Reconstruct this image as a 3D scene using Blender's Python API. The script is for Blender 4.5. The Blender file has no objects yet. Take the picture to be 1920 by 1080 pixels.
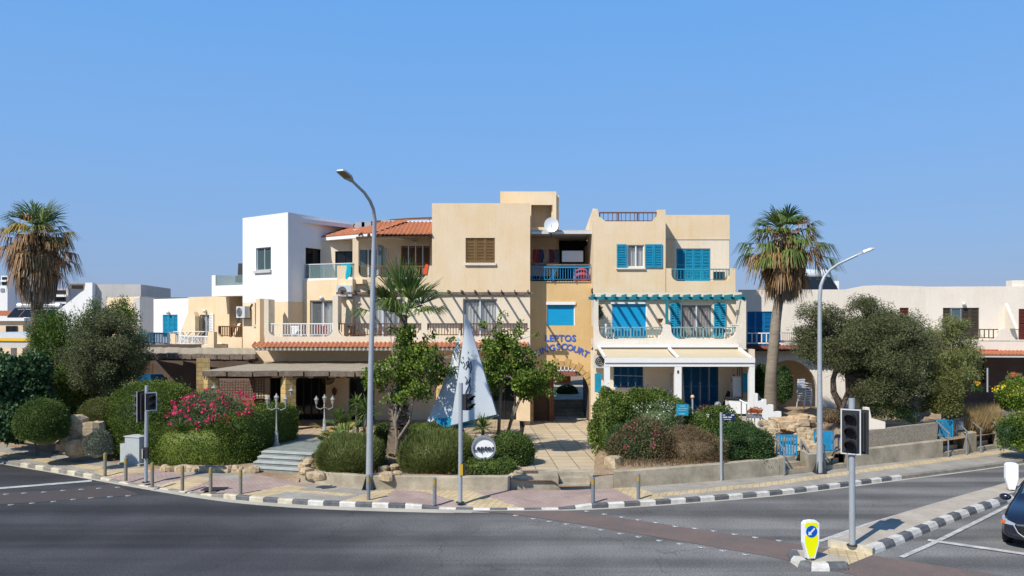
import bpy, math, random
import numpy as np
from mathutils import Vector, Matrix
PI = math.pi; R = math.radians
sc = bpy.context.scene; COL = sc.collection
# ---------------------------------------------------------------- camera, sky, sun, exposure
CH = 5.6; FP = 1500.0; HX = 960.0; HY = 600.0
cam = bpy.data.cameras.new('camera'); cam.sensor_width = 36; cam.lens = 36 * FP / 1920
cam.shift_y = (HY - 540) / 1920; cam.clip_end = 6000; cam.clip_start = 0.1
co = bpy.data.objects.new('camera', cam); COL.objects.link(co)
co.location = (0, 0, CH); co.rotation_euler = (PI / 2, 0, 0); sc.camera = co
SUN_T = Vector((.62, .72, -1.0)).normalized()          # direction the light travels
EL = math.asin(-SUN_T.z); AZ = math.atan2(-SUN_T.x, -SUN_T.y)   # azimuth of the sun measured from +Y towards +X
w = bpy.data.worlds.new('World'); sc.world = w; w.use_nodes = True
nt = w.node_tree; bg = nt.nodes['Background']
sky = nt.nodes.new('ShaderNodeTexSky'); sky.sky_type = 'NISHITA'; sky.sun_disc = False
sky.sun_elevation = EL; sky.sun_rotation = AZ
sky.altitude = 0; sky.air_density = 1.0; sky.dust_density = 0.6; sky.ozone_density = 4.5
# the clear summer sky is milkier and bluer towards the horizon than the bare Nishita model: blend in a height gradient
tcw = nt.nodes.new('ShaderNodeTexCoord'); sxw = nt.nodes.new('ShaderNodeSeparateXYZ'); nt.links.new(tcw.outputs['Generated'], sxw.inputs[0])
rw = nt.nodes.new('ShaderNodeValToRGB'); 
nw = nt.nodes.new('ShaderNodeTexNoise'); nw.inputs['Scale'].default_value = 2.2; nw.inputs['Detail'].default_value = 4
mpw = nt.nodes.new('ShaderNodeMapping'); mpw.inputs['Scale'].default_value = (1, 1, 3.5); nt.links.new(tcw.outputs['Generated'], mpw.inputs[0]); nt.links.new(mpw.outputs[0], nw.inputs['Vector'])
aw = nt.nodes.new('ShaderNodeMath'); aw.operation = 'MULTIPLY_ADD'; nt.links.new(nw.outputs['Fac'], aw.inputs[0]); aw.inputs[1].default_value = .07; nt.links.new(sxw.outputs[2], aw.inputs[2])
sw = nt.nodes.new('ShaderNodeMath'); sw.operation = 'SUBTRACT'; nt.links.new(aw.outputs[0], sw.inputs[0]); sw.inputs[1].default_value = .035; nt.links.new(sw.outputs[0], rw.inputs[0]); ew = rw.color_ramp.elements
SKYC = [(0.0, (.275, .375, .59)), (.04, (.268, .383, .62)), (.10, (.240, .413, .72)), (.20, (.205, .423, .81)), (.37, (.150, .400, .85)), (.7, (.07, .22, .55)), (1.0, (.05, .16, .42))]
while len(ew) < len(SKYC): ew.new(.5)
for i, (p_, c_) in enumerate(SKYC): ew[i].position = p_; ew[i].color = (*c_, 1)
vs_ = nt.nodes.new('ShaderNodeVectorMath'); vs_.operation = 'SCALE'; vs_.inputs['Scale'].default_value = 7.6; nt.links.new(rw.outputs[0], vs_.inputs[0])
mw = nt.nodes.new('ShaderNodeMix'); mw.data_type = 'RGBA'; mw.inputs[0].default_value = .88
nt.links.new(sky.outputs[0], mw.inputs[6]); nt.links.new(vs_.outputs[0], mw.inputs[7]); nt.links.new(mw.outputs[2], bg.inputs[0])
bg.inputs[1].default_value = 0.10
sl = bpy.data.lights.new('sun', 'SUN'); sl.energy = 3.9; sl.angle = R(0.5); sl.color = (1, .955, .87)
so = bpy.data.objects.new('sun', sl); COL.objects.link(so)
so.rotation_euler = SUN_T.to_track_quat('-Z', 'Y').to_euler(); so.location = (-30, -40, 60)
sc.view_settings.view_transform = 'Standard'; sc.view_settings.look = 'None'
sc.view_settings.gamma = 1; sc.view_settings.exposure = 0.45
sc.cycles.max_bounces = 6; sc.cycles.diffuse_bounces = 3; sc.cycles.glossy_bounces = 3
sc.cycles.transmission_bounces = 4; sc.cycles.transparent_max_bounces = 6
# ---------------------------------------------------------------- helpers
def X(px, d): return (px - HX) / FP * d
def Z(py, d): return CH - (py - HY) / FP * d
def G(px, py, z=0.0):
    d = (CH - z) * FP / (py - HY); return Vector((X(px, d), d, z))
def P(px, py, d): return Vector((X(px, d), d, Z(py, d)))
def sproj(p): return HX + p[0] / p[1] * FP, HY + (CH - p[2]) / p[1] * FP
def lerp(a, b, t): return a + (b - a) * t
def interp(x, pts):
    xs = [p[0] for p in pts]; return float(np.interp(x, xs, [p[1] for p in pts]))

def mat(name, col, rough=.8, var=.0, scale=1.0, col2=None, bump=0., bscale=60., metal=0., spec=.3, fine=.0, stretch=None, emit=None):
    m = bpy.data.materials.new(name); m.use_nodes = True; t = m.node_tree; b = t.nodes['Principled BSDF']
    b.inputs['Roughness'].default_value = rough; b.inputs['Metallic'].default_value = metal
    b.inputs['Specular IOR Level'].default_value = spec
    c = (*col, 1); b.inputs['Base Color'].default_value = c
    geo = t.nodes.new('ShaderNodeTexCoord').outputs['Object']
    if stretch:
        mp = t.nodes.new('ShaderNodeMapping'); mp.inputs['Scale'].default_value = stretch; t.links.new(geo, mp.inputs[0]); geo = mp.outputs[0]
    if var or col2:
        n = t.nodes.new('ShaderNodeTexNoise'); n.inputs['Scale'].default_value = scale; n.inputs['Detail'].default_value = 7; n.inputs['Roughness'].default_value = .65
        t.links.new(geo, n.inputs['Vector'])
        r = t.nodes.new('ShaderNodeMapRange'); r.inputs[1].default_value = .34; r.inputs[2].default_value = .66
        t.links.new(n.outputs['Fac'], r.inputs[0])
        mx = t.nodes.new('ShaderNodeMix'); mx.data_type = 'RGBA'
        mx.inputs[6].default_value = c
        k = 1 - var
        mx.inputs[7].default_value = (*col2, 1) if col2 else (col[0] * k, col[1] * k, col[2] * k, 1)
        t.links.new(r.outputs[0], mx.inputs[0]); out = mx.outputs[2]
        if fine:
            n2 = t.nodes.new('ShaderNodeTexNoise'); n2.inputs['Scale'].default_value = bscale; n2.inputs['Detail'].default_value = 3
            t.links.new(geo, n2.inputs['Vector'])
            r2 = t.nodes.new('ShaderNodeMapRange'); r2.inputs[1].default_value = .3; r2.inputs[2].default_value = .7
            r2.inputs[3].default_value = 1 - fine; r2.inputs[4].default_value = 1 + fine
            t.links.new(n2.outputs['Fac'], r2.inputs[0])
            m2 = t.nodes.new('ShaderNodeVectorMath'); m2.operation = 'SCALE'
            t.links.new(out, m2.inputs[0]); t.links.new(r2.outputs[0], m2.inputs['Scale']); out = m2.outputs[0]
        t.links.new(out, b.inputs['Base Color'])
    if bump:
        n = t.nodes.new('ShaderNodeTexNoise'); n.inputs['Scale'].default_value = bscale; n.inputs['Detail'].default_value = 4
        t.links.new(geo, n.inputs['Vector'])
        bu = t.nodes.new('ShaderNodeBump'); bu.inputs['Strength'].default_value = bump; bu.inputs['Distance'].default_value = .02
        t.links.new(n.outputs['Fac'], bu.inputs['Height']); t.links.new(bu.outputs[0], b.inputs['Normal'])
    return m

def stucco(name, col, stain, amt=.5, streak=.35):
    """painted render: soft blotches, vertical rain streaks and fine grain"""
    m = bpy.data.materials.new(name); m.use_nodes = True; t = m.node_tree; b = t.nodes['Principled BSDF']
    b.inputs['Roughness'].default_value = .9; b.inputs['Specular IOR Level'].default_value = .15
    N, L = t.nodes.new, t.links.new
    g = N('ShaderNodeTexCoord').outputs['Object']
    def noise(scale, vec, det=6):
        n = N('ShaderNodeTexNoise'); n.inputs['Scale'].default_value = scale; n.inputs['Detail'].default_value = det; n.inputs['Roughness'].default_value = .6
        L(vec, n.inputs['Vector']); return n.outputs['Fac']
    def rng(v, a, b_, c, d):
        r = N('ShaderNodeMapRange'); r.inputs[1].default_value = a; r.inputs[2].default_value = b_; r.inputs[3].default_value = c; r.inputs[4].default_value = d
        L(v, r.inputs[0]); return r.outputs[0]
    mp = N('ShaderNodeMapping'); mp.inputs['Scale'].default_value = (3.2, 3.2, .22); L(g, mp.inputs[0])
    a = rng(noise(.55, g), .4, .7, 0, amt); s = rng(noise(2.2, mp.outputs[0]), .5, .74, 0, streak * .9)
    ad = N('ShaderNodeMath'); ad.operation = 'ADD'; ad.use_clamp = True; L(a, ad.inputs[0]); L(s, ad.inputs[1])
    mx = N('ShaderNodeMix'); mx.data_type = 'RGBA'; mx.inputs[6].default_value = (*col, 1); mx.inputs[7].default_value = (*stain, 1); L(ad.outputs[0], mx.inputs[0])
    f = rng(noise(18, g, 5), .3, .7, .93, 1.06)
    vm = N('ShaderNodeVectorMath'); vm.operation = 'SCALE'; L(mx.outputs[2], vm.inputs[0]); L(f, vm.inputs['Scale']); L(vm.outputs[0], b.inputs['Base Color'])
    bu = N('ShaderNodeBump'); bu.inputs['Strength'].default_value = .25; bu.inputs['Distance'].default_value = .02
    L(noise(35, g, 4), bu.inputs['Height']); L(bu.outputs[0], b.inputs['Normal'])
    return m

def brickmat(name, c1, c2, mortar, bw, bh, ms=.02, off=.5, rot=0., var=.15, bump=.3, vertical=False, scale=1.):
    m = bpy.data.materials.new(name); m.use_nodes = True; t = m.node_tree; b = t.nodes['Principled BSDF']
    b.inputs['Roughness'].default_value = .9; b.inputs['Specular IOR Level'].default_value = .2
    N, L = t.nodes.new, t.links.new
    g = N('ShaderNodeTexCoord').outputs['Object']
    mp = N('ShaderNodeMapping'); L(g, mp.inputs[0])
    if vertical:   # use (x+y, z)
        sx = N('ShaderNodeSeparateXYZ'); L(g, sx.inputs[0]); ad = N('ShaderNodeMath'); L(sx.outputs[0], ad.inputs[0]); L(sx.outputs[1], ad.inputs[1])
        cx = N('ShaderNodeCombineXYZ'); L(ad.outputs[0], cx.inputs[0]); L(sx.outputs[2], cx.inputs[1]); L(cx.outputs[0], mp.inputs[0])
    mp.inputs['Rotation'].default_value = (0, 0, rot)
    br = N('ShaderNodeTexBrick'); br.offset = off; L(mp.outputs[0], br.inputs['Vector'])
    br.inputs['Color1'].default_value = (*c1, 1); br.inputs['Color2'].default_value = (*c2, 1); br.inputs['Mortar'].default_value = (*mortar, 1)
    br.inputs['Scale'].default_value = scale; br.inputs['Mortar Size'].default_value = ms; br.inputs['Brick Width'].default_value = bw; br.inputs['Row Height'].default_value = bh
    n = N('ShaderNodeTexNoise'); n.inputs['Scale'].default_value = 1.1; n.inputs['Detail'].default_value = 8; L(g, n.inputs['Vector'])
    r = N('ShaderNodeMapRange'); r.inputs[1].default_value = .3; r.inputs[2].default_value = .7; r.inputs[3].default_value = 1 - var; r.inputs[4].default_value = 1 + var
    L(n.outputs['Fac'], r.inputs[0]); vm = N('ShaderNodeVectorMath'); vm.operation = 'SCALE'; L(br.outputs['Color'], vm.inputs[0]); L(r.outputs[0], vm.inputs['Scale'])
    L(vm.outputs[0], b.inputs['Base Color'])
    if bump:
        bu = N('ShaderNodeBump'); bu.inputs['Strength'].default_value = bump; bu.inputs['Distance'].default_value = .02; bu.invert = True
        L(br.outputs['Fac'], bu.inputs['Height']); L(bu.outputs[0], b.inputs['Normal'])
    return m

def leafmat(name, cols, trans=.25, rough=.55, patch=None):
    """leaf colour varies leaf by leaf, and by soft patches over the plant"""
    m = bpy.data.materials.new(name); m.use_nodes = True; t = m.node_tree; N, L = t.nodes.new, t.links.new
    b = t.nodes['Principled BSDF']; b.inputs['Roughness'].default_value = rough; b.inputs['Specular IOR Level'].default_value = .25
    geo = N('ShaderNodeNewGeometry'); tc = N('ShaderNodeTexCoord')
    n = N('ShaderNodeTexNoise'); n.inputs['Scale'].default_value = 1.6; n.inputs['Detail'].default_value = 3; L(tc.outputs['Object'], n.inputs['Vector'])
    ad = N('ShaderNodeMath'); ad.operation = 'MULTIPLY_ADD'; L(n.outputs['Fac'], ad.inputs[0]); ad.inputs[1].default_value = .9
    mm = N('ShaderNodeMath'); mm.operation = 'MULTIPLY_ADD'; L(geo.outputs['Random Per Island'], mm.inputs[0]); mm.inputs[1].default_value = .75; mm.inputs[2].default_value = -.32
    L(mm.outputs[0], ad.inputs[2])
    cr = N('ShaderNodeValToRGB'); L(ad.outputs[0], cr.inputs[0]); e = cr.color_ramp.elements
    while len(e) < len(cols): e.new(.5)
    for i, c in enumerate(cols): e[i].position = i / (len(cols) - 1); e[i].color = (*c, 1)
    L(cr.outputs[0], b.inputs['Base Color'])
    tr = N('ShaderNodeBsdfTranslucent'); L(cr.outputs[0], tr.inputs[0])
    mx = N('ShaderNodeMixShader'); mx.inputs[0].default_value = trans; L(b.outputs[0], mx.inputs[1]); L(tr.outputs[0], mx.inputs[2])
    L(mx.outputs[0], t.nodes['Material Output'].inputs[0])
    return m

def glass(name, col, alpha, rough=.05):
    m = bpy.data.materials.new(name); m.use_nodes = True; t = m.node_tree; N, L = t.nodes.new, t.links.new
    b = t.nodes['Principled BSDF']; b.inputs['Base Color'].default_value = (*col, 1); b.inputs['Roughness'].default_value = rough; b.inputs['Specular IOR Level'].default_value = .6
    tr = N('ShaderNodeBsdfTransparent'); mx = N('ShaderNodeMixShader'); mx.inputs[0].default_value = alpha
    L(tr.outputs[0], mx.inputs[1]); L(b.outputs[0], mx.inputs[2]); L(mx.outputs[0], t.nodes['Material Output'].inputs[0]); return m

def woff(p):
    off = Vector((0, 0, 0))
    while p is not None:
        if p.get('_rot'): return Vector((0, 0, 0))
        off += p.location; p = p.parent
    return off
class MB:
    """collects shapes in world space; build() links them as ONE mesh object"""
    def __init__(s, T=None): s.v = []; s.f = []; s.m = []; s.T = T
    def add(s, vs, fs, mi=0):
        o = len(s.v)
        if s.T is not None: vs = [s.T @ Vector(v) for v in vs]
        s.v += [tuple(v) for v in vs]; s.f += [tuple(i + o for i in f) for f in fs]; s.m += [mi] * len(fs); return s
    def box(s, x0, x1, y0, y1, z0, z1, mi=0):
        return s.add([(x0, y0, z0), (x1, y0, z0), (x1, y1, z0), (x0, y1, z0), (x0, y0, z1), (x1, y0, z1), (x1, y1, z1), (x0, y1, z1)],
                     [(0, 3, 2, 1), (4, 5, 6, 7), (0, 1, 5, 4), (1, 2, 6, 5), (2, 3, 7, 6), (3, 0, 4, 7)], mi)
    def cbox(s, c, sz, mi=0, rot=None):
        hx, hy, hz = sz[0] / 2, sz[1] / 2, sz[2] / 2; c = Vector(c)
        vs = [Vector((x, y, z)) for z in (-hz, hz) for (x, y) in ((-hx, -hy), (hx, -hy), (hx, hy), (-hx, hy))]
        if rot is not None: vs = [rot @ v for v in vs]
        return s.add([c + v for v in vs], [(0, 3, 2, 1), (4, 5, 6, 7), (0, 1, 5, 4), (1, 2, 6, 5), (2, 3, 7, 6), (3, 0, 4, 7)], mi)
    def bar(s, a, b, w, h=None, mi=0):
        """square bar from a to b; w across, h the other way"""
        a = Vector(a); b = Vector(b); h = h or w; d = (b - a).normalized()
        up = Vector((0, 0, 1)) if abs(d.z) < .95 else Vector((0, 1, 0))
        sx = d.cross(up).normalized() * w / 2; sy = sx.cross(d).normalized() * h / 2
        vs = [a - sx - sy, a + sx - sy, a + sx + sy, a - sx + sy, b - sx - sy, b + sx - sy, b + sx + sy, b - sx + sy]
        return s.add(vs, [(0, 3, 2, 1), (4, 5, 6, 7), (0, 1, 5, 4), (1, 2, 6, 5), (2, 3, 7, 6), (3, 0, 4, 7)], mi)
    def tube(s, pts, rad, n=10, mi=0, cap=True):
        pts = [Vector(p) for p in pts]; rad = rad if isinstance(rad, (list, tuple)) else [rad] * len(pts)
        vs = []; ref = None
        for i, p in enumerate(pts):
            d = (pts[min(i + 1, len(pts) - 1)] - pts[max(i - 1, 0)]).normalized()
            if ref is None: ref = Vector((1, 0, 0)) if abs(d.x) < .9 else Vector((0, 1, 0))
            a = d.cross(ref).normalized(); b = d.cross(a).normalized(); ref = a.cross(d)*1.0
            ref = ref if ref.length > .1 else Vector((1, 0, 0))
            for k in range(n):
                t = 2 * PI * k / n; vs.append(p + (a * math.cos(t) + b * math.sin(t)) * rad[i])
        fs = [(i * n + k, i * n + (k + 1) % n, (i + 1) * n + (k + 1) % n, (i + 1) * n + k) for i in range(len(pts) - 1) for k in range(n)]
        if cap: fs += [tuple(range(n - 1, -1, -1)), tuple(range((len(pts) - 1) * n, len(pts) * n))]
        return s.add(vs, fs, mi)
    def lathe(s, c, prof, n=16, mi=0):
        """profile of (radius, z) round a vertical axis at c"""
        c = Vector(c); vs = [c + Vector((r * math.cos(2 * PI * k / n), r * math.sin(2 * PI * k / n), z)) for r, z in prof for k in range(n)]
        fs = [(i * n + k, i * n + (k + 1) % n, (i + 1) * n + (k + 1) % n, (i + 1) * n + k) for i in range(len(prof) - 1) for k in range(n)]
        fs += [tuple(range(n - 1, -1, -1)), tuple(range((len(prof) - 1) * n, len(prof) * n))]
        return s.add(vs, fs, mi)
    def sphere(s, c, r, n=14, m=8, mi=0):
        r = r if isinstance(r, (tuple, list)) else (r, r, r); c = Vector(c); vs = []
        for i in range(1, m):
            th = PI * i / m
            for k in range(n): vs.append(c + Vector((r[0] * math.sin(th) * math.cos(2 * PI * k / n), r[1] * math.sin(th) * math.sin(2 * PI * k / n), r[2] * math.cos(th))))
        o = len(vs); vs += [c + Vector((0, 0, r[2])), c - Vector((0, 0, r[2]))]
        fs = [(i * n + k, (i + 1) * n + k, (i + 1) * n + (k + 1) % n, i * n + (k + 1) % n) for i in range(m - 2) for k in range(n)]
        fs += [(o, k, (k + 1) % n) for k in range(n)] + [(o + 1, (m - 2) * n + (k + 1) % n, (m - 2) * n + k) for k in range(n)]
        return s.add(vs, fs, mi)
    def prism(s, poly, fr, o0, o1, mi=0, mie=None):
        """polygon of (s, z) in facade frame fr, from offset o0 to o1"""
        n = len(poly); vs = [fr.pt(a, o0, z) for a, z in poly] + [fr.pt(a, o1, z) for a, z in poly]
        s.add(vs, [tuple(range(n)), tuple(range(2 * n - 1, n - 1, -1))], mi)
        s.f_edges = None
        o = len(s.v) - 2 * n
        for i in range(n):
            j = (i + 1) % n; s.f.append((o + j, o + i, o + n + i, o + n + j)); s.m.append(mi if mie is None else mie)
        return s
    def ground(s, pts, z, mi=0):
        return s.add([(p[0], p[1], z if z is not None else p[2]) for p in pts], [tuple(range(len(pts)))], mi)
    def build(s, name, mats, parent=None, smooth=False):
        me = bpy.data.meshes.new(name); off = woff(parent)
        v = [(a[0] - off.x, a[1] - off.y, a[2] - off.z) for a in s.v]
        me.from_pydata(v, [], s.f)
        for m_ in (mats if isinstance(mats, (list, tuple)) else [mats]): me.materials.append(m_)
        me.polygons.foreach_set('material_index', s.m)
        if smooth:
            me.polygons.foreach_set('use_smooth', [True] * len(s.f))
            try: me.set_sharp_from_angle(angle=R(40))
            except Exception: pass
        import bmesh
        bm = bmesh.new(); bm.from_mesh(me); bmesh.ops.recalc_face_normals(bm, faces=bm.faces); bm.to_mesh(me); bm.free()
        o = bpy.data.objects.new(name, me); COL.objects.link(o)
        if parent is not None: o.parent = parent
        return o

def np_mesh(name, V, F, mats, parent=None, mi=None):
    """fast mesh from arrays, F is (n,4) or (n,3)"""
    me = bpy.data.meshes.new(name); off = np.array(woff(parent))
    V = np.asarray(V, dtype=np.float32) - off.astype(np.float32); F = np.asarray(F, dtype=np.int32); k = F.shape[1]
    me.vertices.add(len(V)); me.vertices.foreach_set('co', V.ravel())
    me.loops.add(F.size); me.loops.foreach_set('vertex_index', F.ravel())
    me.polygons.add(len(F)); me.polygons.foreach_set('loop_start', np.arange(0, F.size, k, dtype=np.int32))
    for m_ in (mats if isinstance(mats, (list, tuple)) else [mats]): me.materials.append(m_)
    if mi is not None: me.polygons.foreach_set('material_index', np.asarray(mi, dtype=np.int32))
    me.update(calc_edges=True); me.validate()
    o = bpy.data.objects.new(name, me); COL.objects.link(o)
    if parent is not None: o.parent = parent
    return o

def tag(o, label, cat, group=None):
    o['label'] = label; o['category'] = cat
    if group: o['group'] = group
    return o
def thing(name, label, cat, loc=(0, 0, 0), group=None, rot=None):
    o = bpy.data.objects.new(name, None); COL.objects.link(o); o.location = loc; o.empty_display_size = .2
    o.matrix_world = Matrix.Translation(Vector(loc))
    if rot is not None: o['_rot'] = 1; o.rotation_euler = (0, 0, rot)
    return tag(o, label, cat, group)
def struct(o): o['kind'] = 'structure'; return o
def stuff(o, label, cat): o['kind'] = 'stuff'; return tag(o, label, cat)
def copy_tree(o, parent=None, data=None):
    c = o.copy(); COL.objects.link(c)
    if parent is not None: c.parent = parent; c.matrix_parent_inverse = o.matrix_parent_inverse.copy()
    for ch in list(o.children): copy_tree(ch, c)
    return c
def dup(o, loc, label, rotz=None):
    c = copy_tree(o); c.location = loc; c['label'] = label
    if rotz is not None: c.rotation_euler = (0, 0, rotz)
    return c
def text_mesh(txt, size, extr=.02, bold=.0, align='CENTER', spacing=1.0):
    cu = bpy.data.curves.new('txt', 'FONT'); cu.body = txt; cu.size = size; cu.extrude = extr; cu.offset = bold; cu.align_x = align; cu.align_y = 'CENTER'; cu.space_character = spacing; cu.resolution_u = 3
    ob = bpy.data.objects.new('txt', cu); COL.objects.link(ob); bpy.context.view_layer.update()
    me = bpy.data.meshes.new_from_object(ob.evaluated_get(bpy.context.evaluated_depsgraph_get()))
    vs = [v.co.copy() for v in me.vertices]; fs = [tuple(p.vertices) for p in me.polygons]
    bpy.data.objects.remove(ob); bpy.data.curves.remove(cu); bpy.data.meshes.remove(me); return vs, fs
def put_text(mb, txt, size, M, mi=0, **k):
    """text in the XZ plane facing -Y, placed by matrix M"""
    vs, fs = text_mesh(txt, size, **k); A = Matrix.Rotation(PI / 2, 4, 'X')
    mb.add([M @ (A @ v) for v in vs], fs, mi)

class Fac:
    """a facade plane: left end at pixel column pa and distance da, right end at pb, db"""
    def __init__(s, pa, da, pb, db):
        s.A = Vector((X(pa, da), da)); s.B = Vector((X(pb, db), db)); s.L = (s.B - s.A).length
        s.u = (s.B - s.A) / s.L; s.n = Vector((s.u.y, -s.u.x)); s.pa, s.pb = pa, pb
    def shift(s, off):
        f = object.__new__(Fac); f.A = s.A + s.n * off; f.B = s.B + s.n * off; f.L = s.L; f.u = s.u; f.n = s.n; f.pa = f.pb = 0; return f
    def sz(s, px, py, off=0.):
        dx = (px - HX) / FP; A = s.A + s.n * off
        t = (A.x * s.n.x + A.y * s.n.y) / (dx * s.n.x + s.n.y)
        return (Vector((dx * t, t)) - A).dot(s.u), CH - (py - HY) / FP * t
    def S(s, px, off=0.): return s.sz(px, HY, off)[0]
    def pt(s, a, o, z): q = s.A + s.u * a + s.n * o; return Vector((q.x, q.y, z))
    def box(s, mb, a0, a1, o0, o1, z0, z1, mi=0):
        vs = [s.pt(a, o, z) for z in (z0, z1) for (a, o) in ((a0, o1), (a1, o1), (a1, o0), (a0, o0))]
        mb.add(vs, [(0, 3, 2, 1), (4, 5, 6, 7), (0, 1, 5, 4), (1, 2, 6, 5), (2, 3, 7, 6), (3, 0, 4, 7)], mi)
    def rect(s, px0, py0, px1, py1, off=0.):
        """pixel rectangle -> s0, s1, z0, z1 on the plane"""
        a0, z1 = s.sz(px0, py0, off); a1, z0 = s.sz(px1, py1, off)
        zt = (s.sz(px0, py0, off)[1] + s.sz(px1, py0, off)[1]) / 2; zb = (s.sz(px0, py1, off)[1] + s.sz(px1, py1, off)[1]) / 2
        return a0, a1, zb, zt
    def wall(s, mb, a0, a1, z0, z1, holes=(), o0=0., th=.25, mi=0):
        xs = sorted({a0, a1, *[min(max(h[i], a0), a1) for h in holes for i in (0, 1)]}); zs = sorted({z0, z1, *[min(max(h[i], z0), z1) for h in holes for i in (2, 3)]})
        inh = lambda x, z: any(h[0] < x < h[1] and h[2] < z < h[3] for h in holes)
        nx, nz = len(xs) - 1, len(zs) - 1
        sol = [[not inh((xs[i] + xs[i + 1]) / 2, (zs[j] + zs[j + 1]) / 2) for j in range(nz)] for i in range(nx)]
        o1 = o0 - th; ok = lambda i, j: 0 <= i < nx and 0 <= j < nz and sol[i][j]
        for i in range(nx):
            for j in range(nz):
                if not sol[i][j]: continue
                a, b, c, d = xs[i], xs[i + 1], zs[j], zs[j + 1]
                q = lambda *p: mb.add([s.pt(*k) for k in p], [(0, 1, 2, 3)], mi)
                q((a, o0, c), (b, o0, c), (b, o0, d), (a, o0, d)); q((b, o1, c), (a, o1, c), (a, o1, d), (b, o1, d))
                if not ok(i - 1, j): q((a, o1, c), (a, o0, c), (a, o0, d), (a, o1, d))
                if not ok(i + 1, j): q((b, o0, c), (b, o1, c), (b, o1, d), (b, o0, d))
                if not ok(i, j - 1): q((a, o1, c), (b, o1, c), (b, o0, c), (a, o0, c))
                if not ok(i, j + 1): q((a, o0, d), (b, o0, d), (b, o1, d), (a, o1, d))
        return mb

def parapet_poly(a0, a1, z0, z1, cuts, r=.35, extra=None):
    """outline of a parapet with U-shaped cut-outs; cuts = (s0, s1, zbottom)"""
    p = [(a0, z0), (a1, z0), (a1, z1)]
    for (c0, c1, zb) in sorted(cuts, reverse=True):
        e1 = c1 if c1 < a1 - .01 else None
        if e1 is None: p = p[:-1] + [(a1, zb)] if p[-1] == (a1, z1) else p
        else:
            p.append((c1, z1)); p += [(c1 - r + r * math.cos(t), zb + r - r * math.sin(t)) for t in np.linspace(0, PI / 2, 7)]
        if c0 > a0 + .01:
            p += [(c0 + r - r * math.sin(t), zb + r - r * math.cos(t)) for t in np.linspace(0, PI / 2, 7)]; p.append((c0, z1))
        else: p.append((a0, zb)); return p
    p.append((a0, z1)); return p

# ---------------------------------------------------------------- materials
M = {}
M['cream'] = stucco('cream_render', (.76, .61, .425), (.68, .48, .24), .6, .42)
M['pale'] = stucco('pale_cream_render', (.78, .68, .53), (.66, .53, .36), .5, .35)
M['gold'] = stucco('golden_render', (.68, .48, .25), (.58, .37, .14), .6, .35)
M['white'] = stucco('white_render', (.80, .80, .79), (.66, .64, .60), .35, .3)
M['offwhite'] = stucco('offwhite_render', (.75, .68, .58), (.62, .53, .42), .4, .3)
M['greyr'] = stucco('shade_grey_render', (.54, .52, .49), (.42, .40, .37), .5, .5)
M['conc'] = mat('concrete', (.46, .40, .30), .9, .0, 1.3, (.25, .215, .155), .3, 30, fine=.12)
M['concl'] = mat('light_concrete', (.48, .44, .37), .9, 0, .8, (.36, .33, .27), .2, 30, fine=.1)
M['stuccorough'] = mat('pebble_dash', (.42, .36, .27), .95, 0, 14, (.20, .17, .13), .8, 40, fine=.2)
M['asph'] = None
M['wood'] = mat('dark_wood', (.12, .065, .035), .7, .4, 6, stretch=(1, 1, 6))
M['oldwood'] = mat('weathered_wood', (.22, .17, .13), .85, .5, 5, stretch=(1, 6, 1), bump=.3, bscale=20)
M['reed'] = mat('reed_mat', (.42, .36, .27), .95, .0, 3, (.26, .22, .16), .6, 30, stretch=(.4, 6, 1), fine=.15)
M['railw'] = mat('brown_rail', (.17, .075, .035), .6, .3, 8)
M['brownsh'] = mat('brown_shutter', (.22, .13, .05), .6, .25, 5)
M['blue'] = mat('blue_paint', (.014, .29, .47), .55, .25, 5)
M['roller'] = mat('blue_roller', (.008, .33, .62), .45, .08, 3)
M['dblue'] = mat('deep_blue_paint', (.004, .10, .24), .45, .15, 4)
M['teal'] = mat('teal_paint', (.012, .21, .27), .6, .2, 5)
M['tealrail'] = mat('pale_teal_rail', (.22, .38, .36), .6, .2, 8)
M['wpaint'] = mat('white_paint', (.80, .80, .78), .5, .06, 5)
M['maroon'] = mat('maroon_shutter', (.13, .03, .022), .6, .2, 5)
M['darksh'] = mat('dark_shutter', (.07, .055, .04), .6, .2, 5)
M['tile'] = mat('terracotta', (.46, .165, .075), .85, .0, 7, (.27, .10, .055), .2, 30, fine=.15)
M['tilem'] = mat('maroon_tile', (.20, .07, .05), .85, .3, 7)
M['pane'] = mat('window_glass', (.012, .014, .016), .08, spec=.35)
M['paneg'] = mat('window_glass_green', (.06, .10, .105), .08, spec=.8)
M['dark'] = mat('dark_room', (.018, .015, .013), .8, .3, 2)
M['darkwall'] = mat('shaded_wall', (.14, .10, .08), .9, .3, 1)  # dark colour stands in for shade in porches, passage and court
M['curt'] = mat('curtain', (.62, .60, .57), .9, .35, 9, stretch=(1, 1, .05))
M['gcurt'] = mat('grey_curtain', (.34, .27, .24), .9, .4, 9, stretch=(1, 1, .05))
M['alu'] = mat('white_aluminium', (.66, .68, .69), .35, .05, 5, metal=.2)
M['galv'] = mat('galvanised_steel', (.36, .39, .42), .45, .18, 12, metal=.55)
M['galvl'] = mat('painted_steel_pole', (.42, .45, .47), .5, .12, 9, metal=.3)
M['lantern'] = mat('faded_lantern_paint', (.34, .34, .32), .6, .2, 9)
M['black'] = mat('black_plastic', (.014, .014, .015), .45)
M['dkgrey'] = mat('dark_grey_plastic', (.035, .035, .037), .5, .2, 6)
M['lens'] = mat('unlit_lens', (.02, .012, .012), .25)
M['stone'] = brickmat('yellow_limestone_blocks', (.60, .43, .19), (.50, .34, .14), (.30, .21, .10), .42, .21, .012, vertical=True, var=.22)
M['vous'] = mat('arch_stone', (.55, .37, .15), .9, 0, 3, (.42, .26, .10), .3, 30)
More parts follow.
